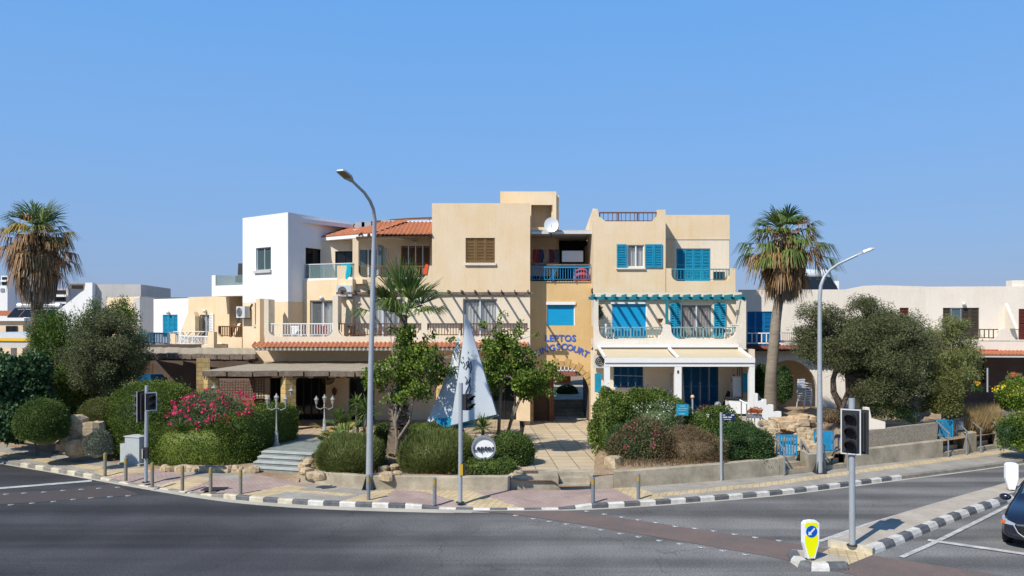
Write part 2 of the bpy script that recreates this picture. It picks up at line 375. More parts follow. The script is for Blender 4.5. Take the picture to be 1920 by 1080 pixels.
M['rock'] = mat('limestone_rock', (.50, .40, .26), .95, 0, 4, (.30, .22, .13), .8, 9, fine=.15)
M['rocko'] = mat('orange_rock', (.42, .25, .12), .95, 0, 2.5, (.46, .38, .26), .9, 9, fine=.25)
M['rubble'] = mat('red_rubble_wall', (.26, .11, .05), .95, 0, 9, (.12, .055, .03), .8, 14)
M['awn'] = mat('awning_canvas', (.58, .49, .34), .85, 0, 14, (.50, .41, .27), stretch=(.05, 1, 1))
M['bark'] = mat('bark', (.15, .115, .085), .95, 0, 9, (.07, .05, .035), .8, 14)
M['barkl'] = mat('pale_bark', (.30, .255, .20), .95, 0, 9, (.17, .14, .105), .6, 14)
M['palmt'] = mat('palm_trunk', (.20, .155, .115), .95, 0, 2.2, (.11, .08, .055), .9, 12, stretch=(1, 1, 5))
M['boot'] = mat('palm_boots', (.55, .48, .38), .9, 0, 5, (.28, .22, .15))
# ---------------------------------------------------------------- ground, road, kerb, pavement
def asphalt():
    m = bpy.data.materials.new('asphalt'); m.use_nodes = True; t = m.node_tree; N, L = t.nodes.new, t.links.new; b = t.nodes['Principled BSDF']
    b.inputs['Roughness'].default_value = .85; b.inputs['Specular IOR Level'].default_value = .25
    g = N('ShaderNodeTexCoord').outputs['Object']
    def noise(vec, sc_, det=6, dist=0.):
        n = N('ShaderNodeTexNoise'); n.inputs['Scale'].default_value = sc_; n.inputs['Detail'].default_value = det; n.inputs['Distortion'].default_value = dist; L(vec, n.inputs['Vector']); return n.outputs['Fac']
    def rng(v, a, b_, c, d):
        r = N('ShaderNodeMapRange'); r.interpolation_type = 'SMOOTHSTEP'; r.inputs[1].default_value = a; r.inputs[2].default_value = b_; r.inputs[3].default_value = c; r.inputs[4].default_value = d
        L(v, r.inputs[0]); return r.outputs[0]
    def mul(a, b_):
        r = N('ShaderNodeMath'); r.operation = 'MULTIPLY'; L(a, r.inputs[0]); L(b_, r.inputs[1]); return r.outputs[0]
    sx = N('ShaderNodeSeparateXYZ'); L(g, sx.inputs[0])
    # newer dark surfacing on the left carriageway, older pale surfacing on the right
    old = N('ShaderNodeMath'); old.operation = 'MULTIPLY_ADD'; L(sx.outputs[1], old.inputs[0]); old.inputs[1].default_value = .38; L(sx.outputs[0], old.inputs[2])
    wob = N('ShaderNodeMath'); wob.operation = 'MULTIPLY_ADD'; L(noise(g, .25, 3), wob.inputs[0]); wob.inputs[1].default_value = 5; L(old.outputs[0], wob.inputs[2])
    side = rng(wob.outputs[0], 3, 14, 0, 1)
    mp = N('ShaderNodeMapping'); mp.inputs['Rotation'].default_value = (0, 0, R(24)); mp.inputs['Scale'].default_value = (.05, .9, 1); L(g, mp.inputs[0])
    streak = rng(noise(mp.outputs[0], .8, 6, .15), .36, .66, .66, 1.25)      # long darker and lighter bands slanting across the road
    blot = rng(noise(g, .5, 7), .3, .7, .84, 1.14); grain = rng(noise(g, 22, 3), .25, .75, .66, 1.34)
    mx = N('ShaderNodeMix'); mx.data_type = 'RGBA'; mx.inputs[6].default_value = (.050, .050, .053, 1); mx.inputs[7].default_value = (.155, .150, .142, 1); L(side, mx.inputs[0])
    vm = N('ShaderNodeVectorMath'); vm.operation = 'SCALE'; L(mx.outputs[2], vm.inputs[0]); vo = N('ShaderNodeTexVoronoi'); vo.feature = 'DISTANCE_TO_EDGE'; vo.inputs['Scale'].default_value = .22
    wp = N('ShaderNodeVectorMath'); wp.operation = 'MULTIPLY_ADD'; nv = N('ShaderNodeTexNoise'); nv.inputs['Scale'].default_value = 1.4; nv.inputs['Detail'].default_value = 5; L(g, nv.inputs['Vector'])
    L(nv.outputs['Color'], wp.inputs[0]); wp.inputs[1].default_value = (1.1, 1.1, 1.1); L(g, wp.inputs[2]); L(wp.outputs[0], vo.inputs['Vector'])
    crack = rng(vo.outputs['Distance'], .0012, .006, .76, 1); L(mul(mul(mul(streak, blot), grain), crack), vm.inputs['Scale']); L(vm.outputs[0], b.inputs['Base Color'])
    bu = N('ShaderNodeBump'); bu.inputs['Strength'].default_value = .35; bu.inputs['Distance'].default_value = .01; L(noise(g, 60, 2), bu.inputs['Height']); L(bu.outputs[0], b.inputs['Normal'])
    return m
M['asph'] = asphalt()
M['redasph'] = mat('red_surfacing', (.175, .125, .108), .9, 0, .9, (.13, .105, .095), .3, 50, fine=.2)
M['line'] = mat('worn_white_paint', (.55, .54, .51), .8, 0, 3, (.32, .31, .29), fine=.2, bscale=25)
M['soil'] = mat('dry_soil', (.25, .155, .085), .98, 0, 1.8, (.34, .26, .17), .8, 12, fine=.25)
M['kw'] = mat('kerb_white', (.66, .64, .60), .75, 0, 4, (.45, .42, .37), fine=.12)
M['kb'] = mat('kerb_black', (.075, .08, .09), .75, 0, 4, (.15, .15, .15), fine=.15)
M['ky'] = mat('kerb_faded', (.60, .55, .42), .85, 0, 4, (.42, .36, .26), fine=.12)
M['kg'] = mat('kerb_bare', (.27, .245, .205), .9, 0, 3, (.18, .165, .14), fine=.15)
M['pink'] = brickmat('pink_pavers', (.40, .305, .265), (.35, .26, .225), (.22, .15, .12), .2, .1, .008, rot=.3)
M['yel'] = brickmat('yellow_tactile_pavers', (.54, .43, .26), (.48, .37, .22), (.32, .24, .14), .2, .2, .01, .0, rot=.3)
M['grey'] = brickmat('grey_pavers', (.37, .34, .29), (.31, .285, .245), (.20, .18, .155), .2, .1, .008, rot=.1)
M['slab'] = brickmat('large_cream_tiles', (.52, .42, .28), (.46, .37, .25), (.16, .125, .09), .75, .75, .016, .0, rot=R(-3), var=.12)
M['plaza'] = brickmat('plaza_tiles', (.48, .36, .24), (.42, .31, .2), (.25, .19, .13), .4, .4, .01, .0)
M['greyst'] = mat('grey_green_stone', (.25, .275, .25), .8, 0, 3, (.17, .19, .17), fine=.1)

mb = MB(); mb.box(-1500, 1500, -300, 2500, -.6, -.05); struct(mb.build('ground', M['soil']))
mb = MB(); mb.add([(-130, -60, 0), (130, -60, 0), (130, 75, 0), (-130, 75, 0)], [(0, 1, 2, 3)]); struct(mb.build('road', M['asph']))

KPX = [(-260, 826), (-130, 848), (0, 868), (40, 875), (107, 886), (155, 894.5), (220, 905), (300, 917), (370, 928), (405, 932.5), (445, 938), (489, 941.5), (537, 945), (590, 948), (675, 951.5), (732, 953), (805, 955),
       (885, 956.5), (960, 957), (1050, 956), (1132, 953), (1217, 948), (1317, 940.5), (1435, 931), (1490, 925), (1570, 915), (1625, 907.5), (1697, 898), (1790, 886.5), (1915, 869.5), (2050, 851), (2250, 824)]
kp = np.array([G(*p)[:2] for p in KPX])
def resample(p, step):
    d = np.r_[0, np.cumsum(np.hypot(*np.diff(p, axis=0).T))]; n = max(2, int(d[-1] / step)); t = np.linspace(0, d[-1], n)
    q = np.c_[np.interp(t, d, p[:, 0]), np.interp(t, d, p[:, 1])]
    for _ in range(3): q[1:-1] = q[:-2] * .25 + q[1:-1] * .5 + q[2:] * .25
    return q
K = resample(kp, .5)
tk = np.gradient(K, axis=0); tk /= np.hypot(*tk.T)[:, None]; nk = np.c_[-tk[:, 1], tk[:, 0]]     # inward (away from road)
def kerb_h(px): return interp(px, [(165, .14), (215, .035), (385, .035), (420, .14), (775, .14), (830, .04), (1050, .04), (1110, .14)])
mb = MB(); rk = random.Random(2)
for i in range(len(K) - 1):
    a, b = K[i], K[i + 1]; na, nb = nk[i], nk[i + 1]; pa, pb = sproj((*a, 0))[0], sproj((*b, 0))[0]; pm = (pa + pb) / 2
    ha, hb = kerb_h(pa), kerb_h(pb); g = .004; j = rk.uniform(-.004, .004)
    a2 = a + (b - a) * g / .5; b2 = b - (b - a) * g / .5
    mi = i % 2 if pm < 1690 else 3
    if pm < 560 and mi == 0: mi = 2
    if pm < 420 and mi == 1: mi = 3
    if pm < 36: mi = 3
    def ring(q, n, h): q = q + n * j; return [(*q, -.02), (*(q + n * .0), h - .03), (*(q + n * .03), h), (*(q + n * .15), h), (*(q + n * .15), -.02)]
    mb.add(ring(a2, na, ha) + ring(b2, nb, hb), [(k, (k + 1) % 5, 5 + (k + 1) % 5, 5 + k) for k in range(5)] + [(4, 3, 2, 1, 0), (5, 6, 7, 8, 9)], mi)
struct(mb.build('kerb', [M['kw'], M['kb'], M['ky'], M['kg']]))
# concrete gutter in front of the kerb
mb = MB()
for i in range(len(K) - 1):
    pm = sproj((*K[i], 0))[0]; wd = interp(pm, [(150, .12), (300, .3), (560, .42), (830, .42), (960, .16), (1300, .12)])
    mb.add([(*(K[i] - nk[i] * wd), .004), (*(K[i + 1] - nk[i + 1] * wd), .004), (*K[i + 1], .004), (*K[i], .004)], [(0, 1, 2, 3)])
struct(mb.build('gutter', M['concl']))

WPX = [(-330, 800), (0, 834), (130, 856), (205, 866), (290, 878), (400, 887), (475, 889), (562, 904), (685, 917), (855, 920), (960, 919), (1045, 919), (1105, 918), (1200, 912), (1352, 901), (1440, 893), (1500, 888), (1620, 873), (1768, 857), (1890, 838), (2330, 800)]
def Wl(px): return G(px, interp(px, WPX), .13)
zones = [  # pixel polygons on the pavement: material index 1 pink, 2 yellow (0 grey, 3 pale concrete)
    (1, [(195, 892), (300, 876), (350, 890), (460, 901), (475, 889), (600, 905), (520, 925), (470, 940), (440, 950), (300, 930), (210, 912)]),
    (1, [(705, 955), (720, 925), (742, 918), (800, 921), (850, 938), (870, 962)]), (1, [(955, 915), (1150, 915), (1205, 941), (1060, 965), (960, 953), (880, 925)]), (1, [(898, 917), (960, 917), (960, 942)]),
    (2, [(170, 884), (270, 877), (285, 884), (200, 894)]), (2, [(-50, 840), (-50, 847), (100, 869), (195, 884), (205, 877), (100, 861)]),
    (2, [(290, 912), (345, 921), (400, 897), (370, 892)]), (2, [(455, 925), (475, 936), (575, 914), (545, 909)]), (2, [(530, 921), (650, 930), (668, 926), (545, 918)]),
    (2, [(640, 940), (700, 921), (742, 917), (700, 945), (690, 955)]), (2, [(740, 917), (880, 919), (985, 955), (920, 962), (860, 942), (800, 922)]),
    (2, [(1150, 915), (1195, 914), (1255, 937), (1205, 942)]), (2, [(1220, 925.5), (1440, 904.5), (1660, 873.5), (1920, 838.5), (2200, 805), (2200, 810), (1920, 845), (1660, 880), (1440, 911), (1230, 932)]),
]
def inpoly(x, y, poly):
    c = False; n = len(poly)
    for i in range(n):
        (x1, y1), (x2, y2) = poly[i], poly[i - 1]
        if (y1 > y) != (y2 > y) and x < (x2 - x1) * (y - y1) / (y2 - y1) + x1: c = not c
    return c
KF = resample(kp, .1); tf = np.gradient(KF, axis=0); tf /= np.hypot(*tf.T)[:, None]; KF = KF + np.c_[-tf[:, 1], tf[:, 0]] * .15
V, F, MI = [], [], []; NR = 26
kpx = [sproj((*q, 0))[0] for q in KF]
for q, px in zip(KF, kpx):
    wq = Wl(px); h = kerb_h(px)
    for r in range(NR + 1):
        t = r / NR; x, y = lerp(q[0], wq.x, t), lerp(q[1], wq.y, t); dd = t * math.hypot(wq.x - q[0], wq.y - q[1])
        V.append((x, y, min(.13, lerp(h - .006, .13, min(1, dd / 1.1)))))
for i in range(len(KF) - 1):
    for r in range(NR):
        a = i * (NR + 1) + r; F.append((a, a + NR + 1, a + NR + 2, a + 1))
        c = (np.array(V[a]) + np.array(V[a + NR + 2])) / 2; x, y = sproj(c); m_ = 0
        for zi, poly in zones:
            if inpoly(x, y, poly): m_ = zi
        MI.append(m_)
o = np_mesh('pavement', V, F, [M['grey'], M['pink'], M['yel'], M['concl']], mi=MI); struct(o)

# ---- garden terrain behind the pavement
def ztop(px): return interp(px, [(560, .13), (566, .50), (1040, .50), (1046, .30), (1106, .30), (1112, .64), (1440, .64), (1445, .30), (1500, .32), (1560, .32), (1565, .7), (1620, .74), (1890, .80)])
def zback(px): return interp(px, [(200, .45), (480, .5), (900, .45), (985, .28), (1112, .28), (1125, 1.0), (1395, 1.05), (1450, .8)])
def dback(px): return interp(px, [(300, 47), (480, 41), (1395, 40.5), (1420, 44.5)])
def terrain(px, t):
    wq = Wl(px); db = dback(px); d = lerp(wq.y, db, t); x = lerp(wq.x, X(px, db), t)
    k = min(1, t / .45) if 1110 < px < 1445 or px > 1560 else t
    return (x, d, lerp(ztop(px), zback(px), k))
V, F = [], []; pxs = np.arange(-330, 2330, 7.0); nr = 40
for px in pxs:
    for r in range(nr + 1):
        p = terrain(px, r / nr); b_ = .05 * math.sin(p[0] * 2.1 + p[1]) * math.sin(p[1] * 2.7) * (0 < r < nr)
        if 965 < px < 1165: b_ = -.05
        V.append((p[0], p[1] + .05 * (r == 0), p[2] + b_ - .02))
for i in range(len(pxs) - 1):
    for r in range(nr): a = i * (nr + 1) + r; F.append((a, a + nr + 1, a + nr + 2, a + 1))
o = np_mesh('garden_soil', V, F, [M['soil']]); struct(o)
for p_ in o.data.polygons: p_.use_smooth = True
def gz(px, d):
    wq = Wl(px); t = min(1, max(0, (d - wq.y) / (dback(px) - wq.y))); return terrain(px, t)[2]

# ---- entrance path, landing and steps
mb = MB()
a, b = G(966, 887, .5), G(1168, 887, .5); c, d = G(1125, 795, .30), G(985, 795, .30)
n = 12; vs = []
for i in range(n + 1):
    t = i / n; l = a.lerp(d, t); r = b.lerp(c, t); vs += [l, r]
mb.add([(v.x, v.y, v.z + .012) for v in vs], [(2 * i, 2 * i + 1, 2 * i + 3, 2 * i + 2) for i in range(n)])
c2, d2 = Vector((c.x + .1, 58, .30)), Vector((d.x - .1, 58, .30))
mb.add([(v.x, v.y, v.z + .012) for v in (d, c, c2, d2)], [(0, 1, 2, 3)])
struct(mb.build('path', M['slab']))
mb = MB()   # concrete landing slab at the front of the path
f0, f1, f2, f3 = G(957, 917, .13), G(1047, 917, .13), G(1106, 916.5, .13), G(1150, 915, .13)
def slab(p, q, z0, z1, dep, mi=0):
    mb.add([(p.x, p.y, z0), (q.x, q.y, z0), (q.x, q.y + dep, z0), (p.x, p.y + dep, z0), (p.x, p.y, z1), (q.x, q.y, z1), (q.x, q.y + dep, z1), (p.x, p.y + dep, z1)], [(0, 3, 2, 1), (4, 5, 6, 7), (0, 1, 5, 4), (1, 2, 6, 5), (2, 3, 7, 6), (3, 0, 4, 7)], mi)
slab(f0, f1, .05, .55, 1.15); slab(f2, f3, .05, .548, 1.15)
slab(f1, f2, .05, .27, .32); slab(f1 + Vector((0, .32, 0)), f2 + Vector((0, .32, 0)), .05, .41, .32); slab(f1 + Vector((0, .64, 0)), f2 + Vector((0, .64, 0)), .05, .545, .51)
struct(mb.build('steps', M['conc']))
mb = MB(); p = G(992, 885, .56); mb.box(p.x - .42, p.x + .3, p.y - .22, p.y + .22, .556, .563); o = mb.build('drain_cover', mat('rusty_metal', (.13, .075, .05), .8, .4, 8)); tag(o, 'rusty brown metal cover set in the concrete landing left of the two small steps', 'drain cover')
mb = MB(); p = G(403, 917, .12); mb.box(p.x - .38, p.x + .38, p.y - .25, p.y + .25, .12, .1375); o = mb.build('manhole_cover', M['dkgrey']); tag(o, 'dark square manhole cover in the pink paving near the left bollards', 'manhole cover')

# ---- left grey stone steps up to the restaurant plaza
mb = MB()
lo, ro = G(468, 882, .13), G(566, 888, .13); up = Vector((.03, 1, 0)).normalized()
nst = 4
for i in range(nst):
    k0 = i * .42; h = .13 + .12 * (i + 1)
    l0 = lo + up * k0; r0 = ro + up * k0; dep = up * (.42 if i < nst - 1 else 3.6)
    vs = [l0, r0, r0 + dep, l0 + dep]; mb.add([(v.x, v.y, 0) for v in vs] + [(v.x, v.y, h) for v in vs], [(0, 3, 2, 1), (4, 5, 6, 7), (0, 1, 5, 4), (1, 2, 6, 5), (2, 3, 7, 6), (3, 0, 4, 7)])
struct(mb.build('steps', M['greyst']))
mb = MB()
for i in range(nst):
    h = .13 + .12 * (i + 1); l0 = lo + up * (i * .42 - .035); r0 = ro + up * (i * .42 - .035); dep = up * .38; vs = [l0, r0, r0 + dep, l0 + dep]
    mb.add([(v.x, v.y, h - .028) for v in vs] + [(v.x, v.y, h + .006) for v in vs], [(0, 3, 2, 1), (4, 5, 6, 7), (0, 1, 5, 4), (1, 2, 6, 5), (2, 3, 7, 6), (3, 0, 4, 7)])
struct(mb.build('step_treads', mat('tread_stone', (.46, .47, .44), .8, 0, 3, (.34, .35, .32), fine=.1)))
mb = MB(); mb.box(X(395, 36), X(985, 40.2) - .3, 33.6, 40.2, .2, .60); struct(mb.build('plaza', M['plaza']))
# concrete driveway strip left of the round shrubs
mb = MB(); q = [G(20, 836, .14), G(120, 858, .14), G(165, 861, .14), G(168, 850, .14), G(185, 838, .2), G(175, 830, .2)]
mb.add([(v.x, v.y, .137 + .0 * i) for i, v in enumerate([G(118, 860, .13), G(200, 868, .13), G(205, 845, .13), G(160, 838, .13)])], [(0, 1, 2, 3)]); struct(mb.build('driveway', M['concl']))

# ---- walls
def wall_line(name, pts, z0f, z1f, th, m, label, cat='wall', base=.13, jit=0., step=12, grp=None):
    mb = MB(); n = len(pts); segs = []
    pxs_ = np.arange(pts[0], pts[-1] + .01, (pts[-1] - pts[0]) / max(1, round((pts[-1] - pts[0]) / step)))
    for px in pxs_:
        q = Wl(px); segs.append((q, z0f(px) if callable(z0f) else z0f, z1f(px) if callable(z1f) else z1f))
    vs = []
    for q, a, b in segs: vs += [(q.x, q.y, a), (q.x, q.y, b - .02), (q.x, q.y + .02, b), (q.x, q.y + th - .02, b), (q.x, q.y + th, b - .02), (q.x, q.y + th, a)]
    m6 = len(segs); fs = [(6 * i + k, 6 * i + 6 + k, 6 * i + 6 + (k + 1) % 6, 6 * i + (k + 1) % 6) for i in range(m6 - 1) for k in range(6)]
    fs += [tuple(range(6)), tuple(range(6 * m6 - 1, 6 * m6 - 7, -1))]; mb.add(vs, fs)
    return tag(mb.build(name, m), label, cat, grp)
wall_line('retaining_wall', [563, 956], .1, lambda p: ztop(p) + .05 + (.02 if p > 690 else 0), .28, M['conc'], 'low concrete retaining wall in front of the clipped shrubs, left of the small steps')
wall_line('retaining_wall', [1150.5, 1461.5], .1, lambda p: interp(p, [(1106, .60), (1130, .66), (1352, .70), (1462, .74)]), .28, M['conc'], 'concrete retaining wall below the oleander, right of the small steps')
# ---------------------------------------------------------------- building parts
def louvre(fr, mb, a0, a1, z0, z1, off, leaves, m_frame=0, pitch=.075, solid=False, back=1):
    """folding louvred shutter leaves filling a rectangle"""
    w_ = (a1 - a0) / leaves
    for i in range(leaves):
        l, r = a0 + i * w_ + .008, a0 + (i + 1) * w_ - .008; st = .06
        fr.box(mb, l, l + st, off - .03, off + .012, z0, z1, m_frame); fr.box(mb, r - st, r, off - .03, off + .012, z0, z1, m_frame)
        rails = [(z0, z0 + .08), (z1 - .08, z1)] + ([((z0 + z1) / 2 - .04, (z0 + z1) / 2 + .04)] if z1 - z0 > 1.6 else [])
        for (b, t) in rails: fr.box(mb, l + st, r - st, off - .03, off + .012, b, t, m_frame)
        z = z0 + .1
        while z < z1 - .1:
            if not any(b - .03 < z < t + .02 for b, t in rails):
                vs = [fr.pt(l + st, off - .035, z + .045), fr.pt(r - st, off - .035, z + .045), fr.pt(r - st, off + .006, z), fr.pt(l + st, off + .006, z),
                      fr.pt(l + st, off - .035, z + .053), fr.pt(r - st, off - .035, z + .053), fr.pt(r - st, off + .006, z + .012), fr.pt(l + st, off + .006, z + .012)]
                mb.add(vs, [(0, 3, 2, 1), (4, 5, 6, 7), (0, 1, 5, 4), (1, 2, 6, 5), (2, 3, 7, 6), (3, 0, 4, 7)], m_frame)
            z += pitch
        fr.box(mb, l + st, r - st, off - .05, off - .042, z0 + .08, z1 - .08, back)
def shutter(fr, root, rc, off, leaves, m_, name='shutter', label=None):
    mb = MB(); louvre(fr, mb, *rc, off, leaves); o = mb.build(name, [m_, m_], root)
    if label: o['label'] = label
    return o
def window(fr, root, rc, off=-.14, frame=None, pane=None, div=1, fw=.06, curtain=None, cfrac=(0, 1), sill=None, open_at=None):
    """glazed window or sliding door: frame part, pane and curtain sub-parts"""
    a0, a1, z0, z1 = rc; frame = frame or M['alu']; pane = pane or M['pane']
    mb = MB()
    for (l, r, b, t) in [(a0, a0 + fw, z0, z1), (a1 - fw, a1, z0, z1), (a0 + fw, a1 - fw, z0, z0 + fw), (a0 + fw, a1 - fw, z1 - fw, z1)]: fr.box(mb, l, r, off - .03, off + .04, b, t)
    for i in range(1, div):
        c = lerp(a0, a1, i / div); fr.box(mb, c - fw * .6, c + fw * .6, off - .03, off + .03 + .01, z0 + fw, z1 - fw)
    f = mb.build('window', frame, root)
    mb = MB(); fr.box(mb, a0 + fw, a1 - fw, off - .012, off, z0 + fw, z1 - fw)
    if curtain is None: mb.build('pane', pane, f)
    else:
        g = glass('clear_glass', (.35, .4, .42), .16) if 'clearg' not in M else M['clearg']; M['clearg'] = g
        mb.build('pane', g, f)
        mb = MB(); n = 60; c0, c1 = lerp(a0, a1, cfrac[0]), lerp(a0, a1, cfrac[1]); vs = []
        for i in range(n + 1):
            s_ = lerp(c0, c1, i / n); o_ = off - .12 + .035 * math.sin(i * 1.15) * (1 + .5 * math.sin(i * .37)); vs += [fr.pt(s_, o_, z0 + fw), fr.pt(s_, o_, z1 - fw)]
        mb.add(vs, [(2 * i, 2 * i + 2, 2 * i + 3, 2 * i + 1) for i in range(n)]); mb.build('curtain', curtain, f, True)
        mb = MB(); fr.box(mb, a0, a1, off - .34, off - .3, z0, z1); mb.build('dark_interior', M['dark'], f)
    if sill: mb = MB(); fr.box(mb, a0 - .08, a1 + .08, -.05, .07, z0 - .1, z0 - .003); mb.build('sill', sill, f)
    return f
def roller(fr, root, rc, off=-.08, box=.14, m_=None, name='roller_shutter'):
    a0, a1, z0, z1 = rc; mb = MB(); z = z0 + .03
    while z < z1 - box: fr.box(mb, a0 + .05, a1 - .05, off - .02, off + .008, z, min(z + .07, z1 - box), 0); z += .078
    fr.box(mb, a0 + .05, a1 - .05, off - .03, off - .012, z0, z1 - box, 0)
    o = mb.build(name, m_ or M['roller'], root)
    mb = MB(); fr.box(mb, a0, a0 + .05, off - .03, off + .04, z0, z1 - box); fr.box(mb, a1 - .05, a1, off - .03, off + .04, z0, z1 - box); fr.box(mb, a0 - .03, a1 + .03, -.02, .07, z1 - box, z1 + .02)
    mb.build('shutter_housing', M['wpaint'], o); return o
def railing(fr, root, a0, a1, z0, z1, off, m_, sp=.12, bw=.025, tw=.06, posts=2.0, name='railing', ends=True, rnd=0):
    mb = MB(); fr.box(mb, a0, a1, off - tw / 2, off + tw / 2, z1 - tw * .8, z1); fr.box(mb, a0 + rnd, a1 - rnd, off - bw / 2, off + bw / 2, z0 + .04, z0 + .04 + bw * 1.3)
    n = max(1, int((a1 - a0) / sp))
    for i in range(1, n): c = lerp(a0, a1, i / n); zl = z0 + .04 + (max(0, rnd - min(c - a0, a1 - c)) * .9 if rnd else 0); fr.box(mb, c - bw / 2, c + bw / 2, off - bw / 2, off + bw / 2, zl, z1 - tw * .7)
    if posts:
        n = max(1, round((a1 - a0) / posts))
        for i in range(0 if ends else 1, n + (1 if ends else 0)): c = min(max(lerp(a0, a1, i / n), a0 + .025), a1 - .025); zl = z0 + (rnd if rnd and i in (0, n) else 0); fr.box(mb, c - bw, c + bw, off - bw, off + bw, zl, z1 - .01)
    return mb.build(name, m_, root)
def tiles(fr, root, a0, a1, o_hi, z_hi, o_lo, z_lo, m_=None, pitch=.21, course=.36, name='roof_tiles', amp=.045):
    """pan-and-cover roof tiles: rounded rows running down the slope, stepped by course"""
    n = int((a1 - a0) / pitch) * 6; L = math.hypot(o_lo - o_hi, z_hi - z_lo); nc = max(1, round(L / course)); V, F = [], []
    xs = np.linspace(a0, a1, n + 1); ph = (xs - a0) / pitch * 2 * PI; hh = amp * np.where(np.cos(ph) > 0, np.cos(ph), .55 * np.cos(ph))
    rows = []
    for c in range(nc):
        for e, lift in ((0, .0), (1, .035)): rows.append((min(1, (c + e) / nc), lift))
    for t, lift in rows:
        for x, h in zip(xs, hh): p = fr.pt(x, lerp(o_hi, o_lo, t), lerp(z_hi, z_lo, t) + h + lift); V.append(tuple(p))
    o_ = (xs, hh)
    for x, h in zip(xs, hh): V.append(tuple(fr.pt(x, o_lo - .01, z_lo + h * .6 - .03)))
    nr = len(rows) + 1; W = n + 1
    for r in range(nr - 1):
        for i in range(n): a = r * W + i; F.append((a, a + W, a + W + 1, a + 1))
    o = np_mesh(name, V, F, m_ or M['tile'], root); 
    return o
def pergola(fr, root, a0, a1, o0, o1, z, m_, n, beam=.09, hang=0., lift=.1, name='pergola', skew=0.):
    mb = MB(); mb.bar(fr.pt(a0, o1, z), fr.pt(a1, o1, z), beam, beam * 1.3); mb.bar(fr.pt(a0 + .2, o0 + .05, z + .0), fr.pt(a1 - .2, o0 + .05, z + .0), beam * .8, beam * 1.3)
    for i in range(n):
        c = lerp(a0 + .25, a1 - .25, i / (n - 1)); mb.bar(fr.pt(c, o0, z + lift), fr.pt(c + skew, o1 + .25, z + lift), beam * .7, beam * 1.2)
    return mb.build(name, m_, root)
def ac_unit(root, fr, s_, z, off, w_=.8, h=.55, d=.3):
    mb = MB(); fr.box(mb, s_, s_ + w_, off, off + d, z, z + h); o = mb.build('air_conditioner', M['alu'], root)
    c = fr.pt(s_ + w_ * .38, off + d + .004, z + h / 2); mb = MB(); n = 18; rr = h * .4
    ring = [fr.pt(s_ + w_ * .38 + rr * math.cos(2 * PI * k / n), off + d + .012, z + h / 2 + rr * math.sin(2 * PI * k / n)) for k in range(n)]
    mb.add(ring, [tuple(range(n))])
    for k in range(3): q = rr * (k + 1) / 3.2; mb.tube([fr.pt(s_ + w_ * .38 + q * math.cos(2 * PI * j / 16), off + d + .02, z + h / 2 + q * math.sin(2 * PI * j / 16)) for j in range(17)], .008, 4, 1, False)
    mb.build('fan_grille', [M['dkgrey'], M['alu']], o)
    mb = MB(); fr.box(mb, s_ + .1, s_ + .14, 0, off + d * .9, z - .04, z - .005); fr.box(mb, s_ + w_ - .14, s_ + w_ - .1, 0, off + d * .9, z - .04, z - .005); mb.build('bracket', M['dkgrey'], o)
    return o
def wall_lamp(fr, root, px, py, off=0.):
    s_, z = fr.sz(px, py, off); mb = MB(); c = fr.pt(s_, off + .12, z); mb.sphere(c, .11, 10, 6); mb.bar(fr.pt(s_, off, z + .05), c + Vector((0, 0, .05)), .05); return mb.build('wall_lamp', M['alu'], root, True)
def outer(fr, L, d=6.0):
    """back edge points of a block standing behind a facade"""
    return [fr.pt(0, 0, 0), fr.pt(L, 0, 0), fr.pt(L, -d, 0), fr.pt(0, -d, 0)]
def box_walls(mb, fr, a0, a1, z0, z1, d, th=.25, front=True, holes=(), roof=None, mi=0, left=True, right=True):
    """block with a pierced front wall, plain sides and back, flat roof below the parapet"""
    if front: fr.wall(mb, a0, a1, z0, z1, holes, 0, th, mi)
    e = .0 if front else 0
    if left: fr.box(mb, a0, a0 + th, -d, -th if front else 0, z0, z1, mi)
    if right: fr.box(mb, a1 - th, a1, -d, -th if front else 0, z0, z1, mi)
    fr.box(mb, a0 + th, a1 - th, -d, -d + th, z0, z1, mi)
    zr = roof if roof is not None else z1 - .25
    fr.box(mb, a0 + th, a1 - th, -d + th, -th if front else 0, zr - .2, zr, mi)

# ================================================================ CENTRE BUILDING (gateway block and restaurant wing)
CB = thing('apartment_building', 'sand coloured block over the arched gateway, with tiled band and brown balcony rails', 'building', (X(810, 40), 40, .3))
C = Fac(480, 40, 994, 40); C13 = C.shift(1.3)
s810, s994 = C.S(810), C.S(994); z_top = C.sz(900, 381)[1]; z_f1 = 4.45; z_f2 = 6.93
# top block
rc_sh = C.rect(873, 446, 928, 493); rc_w2 = C.rect(868, 560, 932, 628); rc_w1 = C.rect(697, 560, 757, 628)
rc_d0 = C.rect(580, 563, 630, 628)
mb = MB(); zb = 4.2
box_walls(mb, C, s810, s994, z_f2, z_top, 7, holes=[rc_sh], mi=0)
mb.build('wall', M['cream'], CB)
shutter(C, CB, rc_sh, -.06, 3, M['brownsh'])
mb = MB(); C.box(mb, rc_sh[0] - .05, rc_sh[1] + .05, 0, .1, rc_sh[2] - .12, rc_sh[2] - .003); mb.build('sill', M['offwhite'], CB)
# first floor wall
s632 = C.S(632); mb = MB()
C.wall(mb, s632, s994, z_f1, z_f2 - .003, [(rc_w1[0], rc_w1[1], z_f1 + .05, rc_w1[3]), (rc_w2[0], rc_w2[1], z_f1 + .05, rc_w2[3])]); C.box(mb, s994 - .25, s994, -7, -.25, z_f1, z_f2 - .003)
mb.build('wall', M['pale'], CB)
for rc, d_ in ((rc_w1, 3), (rc_w2, 2)): window(C, CB, (rc[0], rc[1], z_f1 + .05, rc[3]), curtain=M['curt'], div=d_, fw=.07)
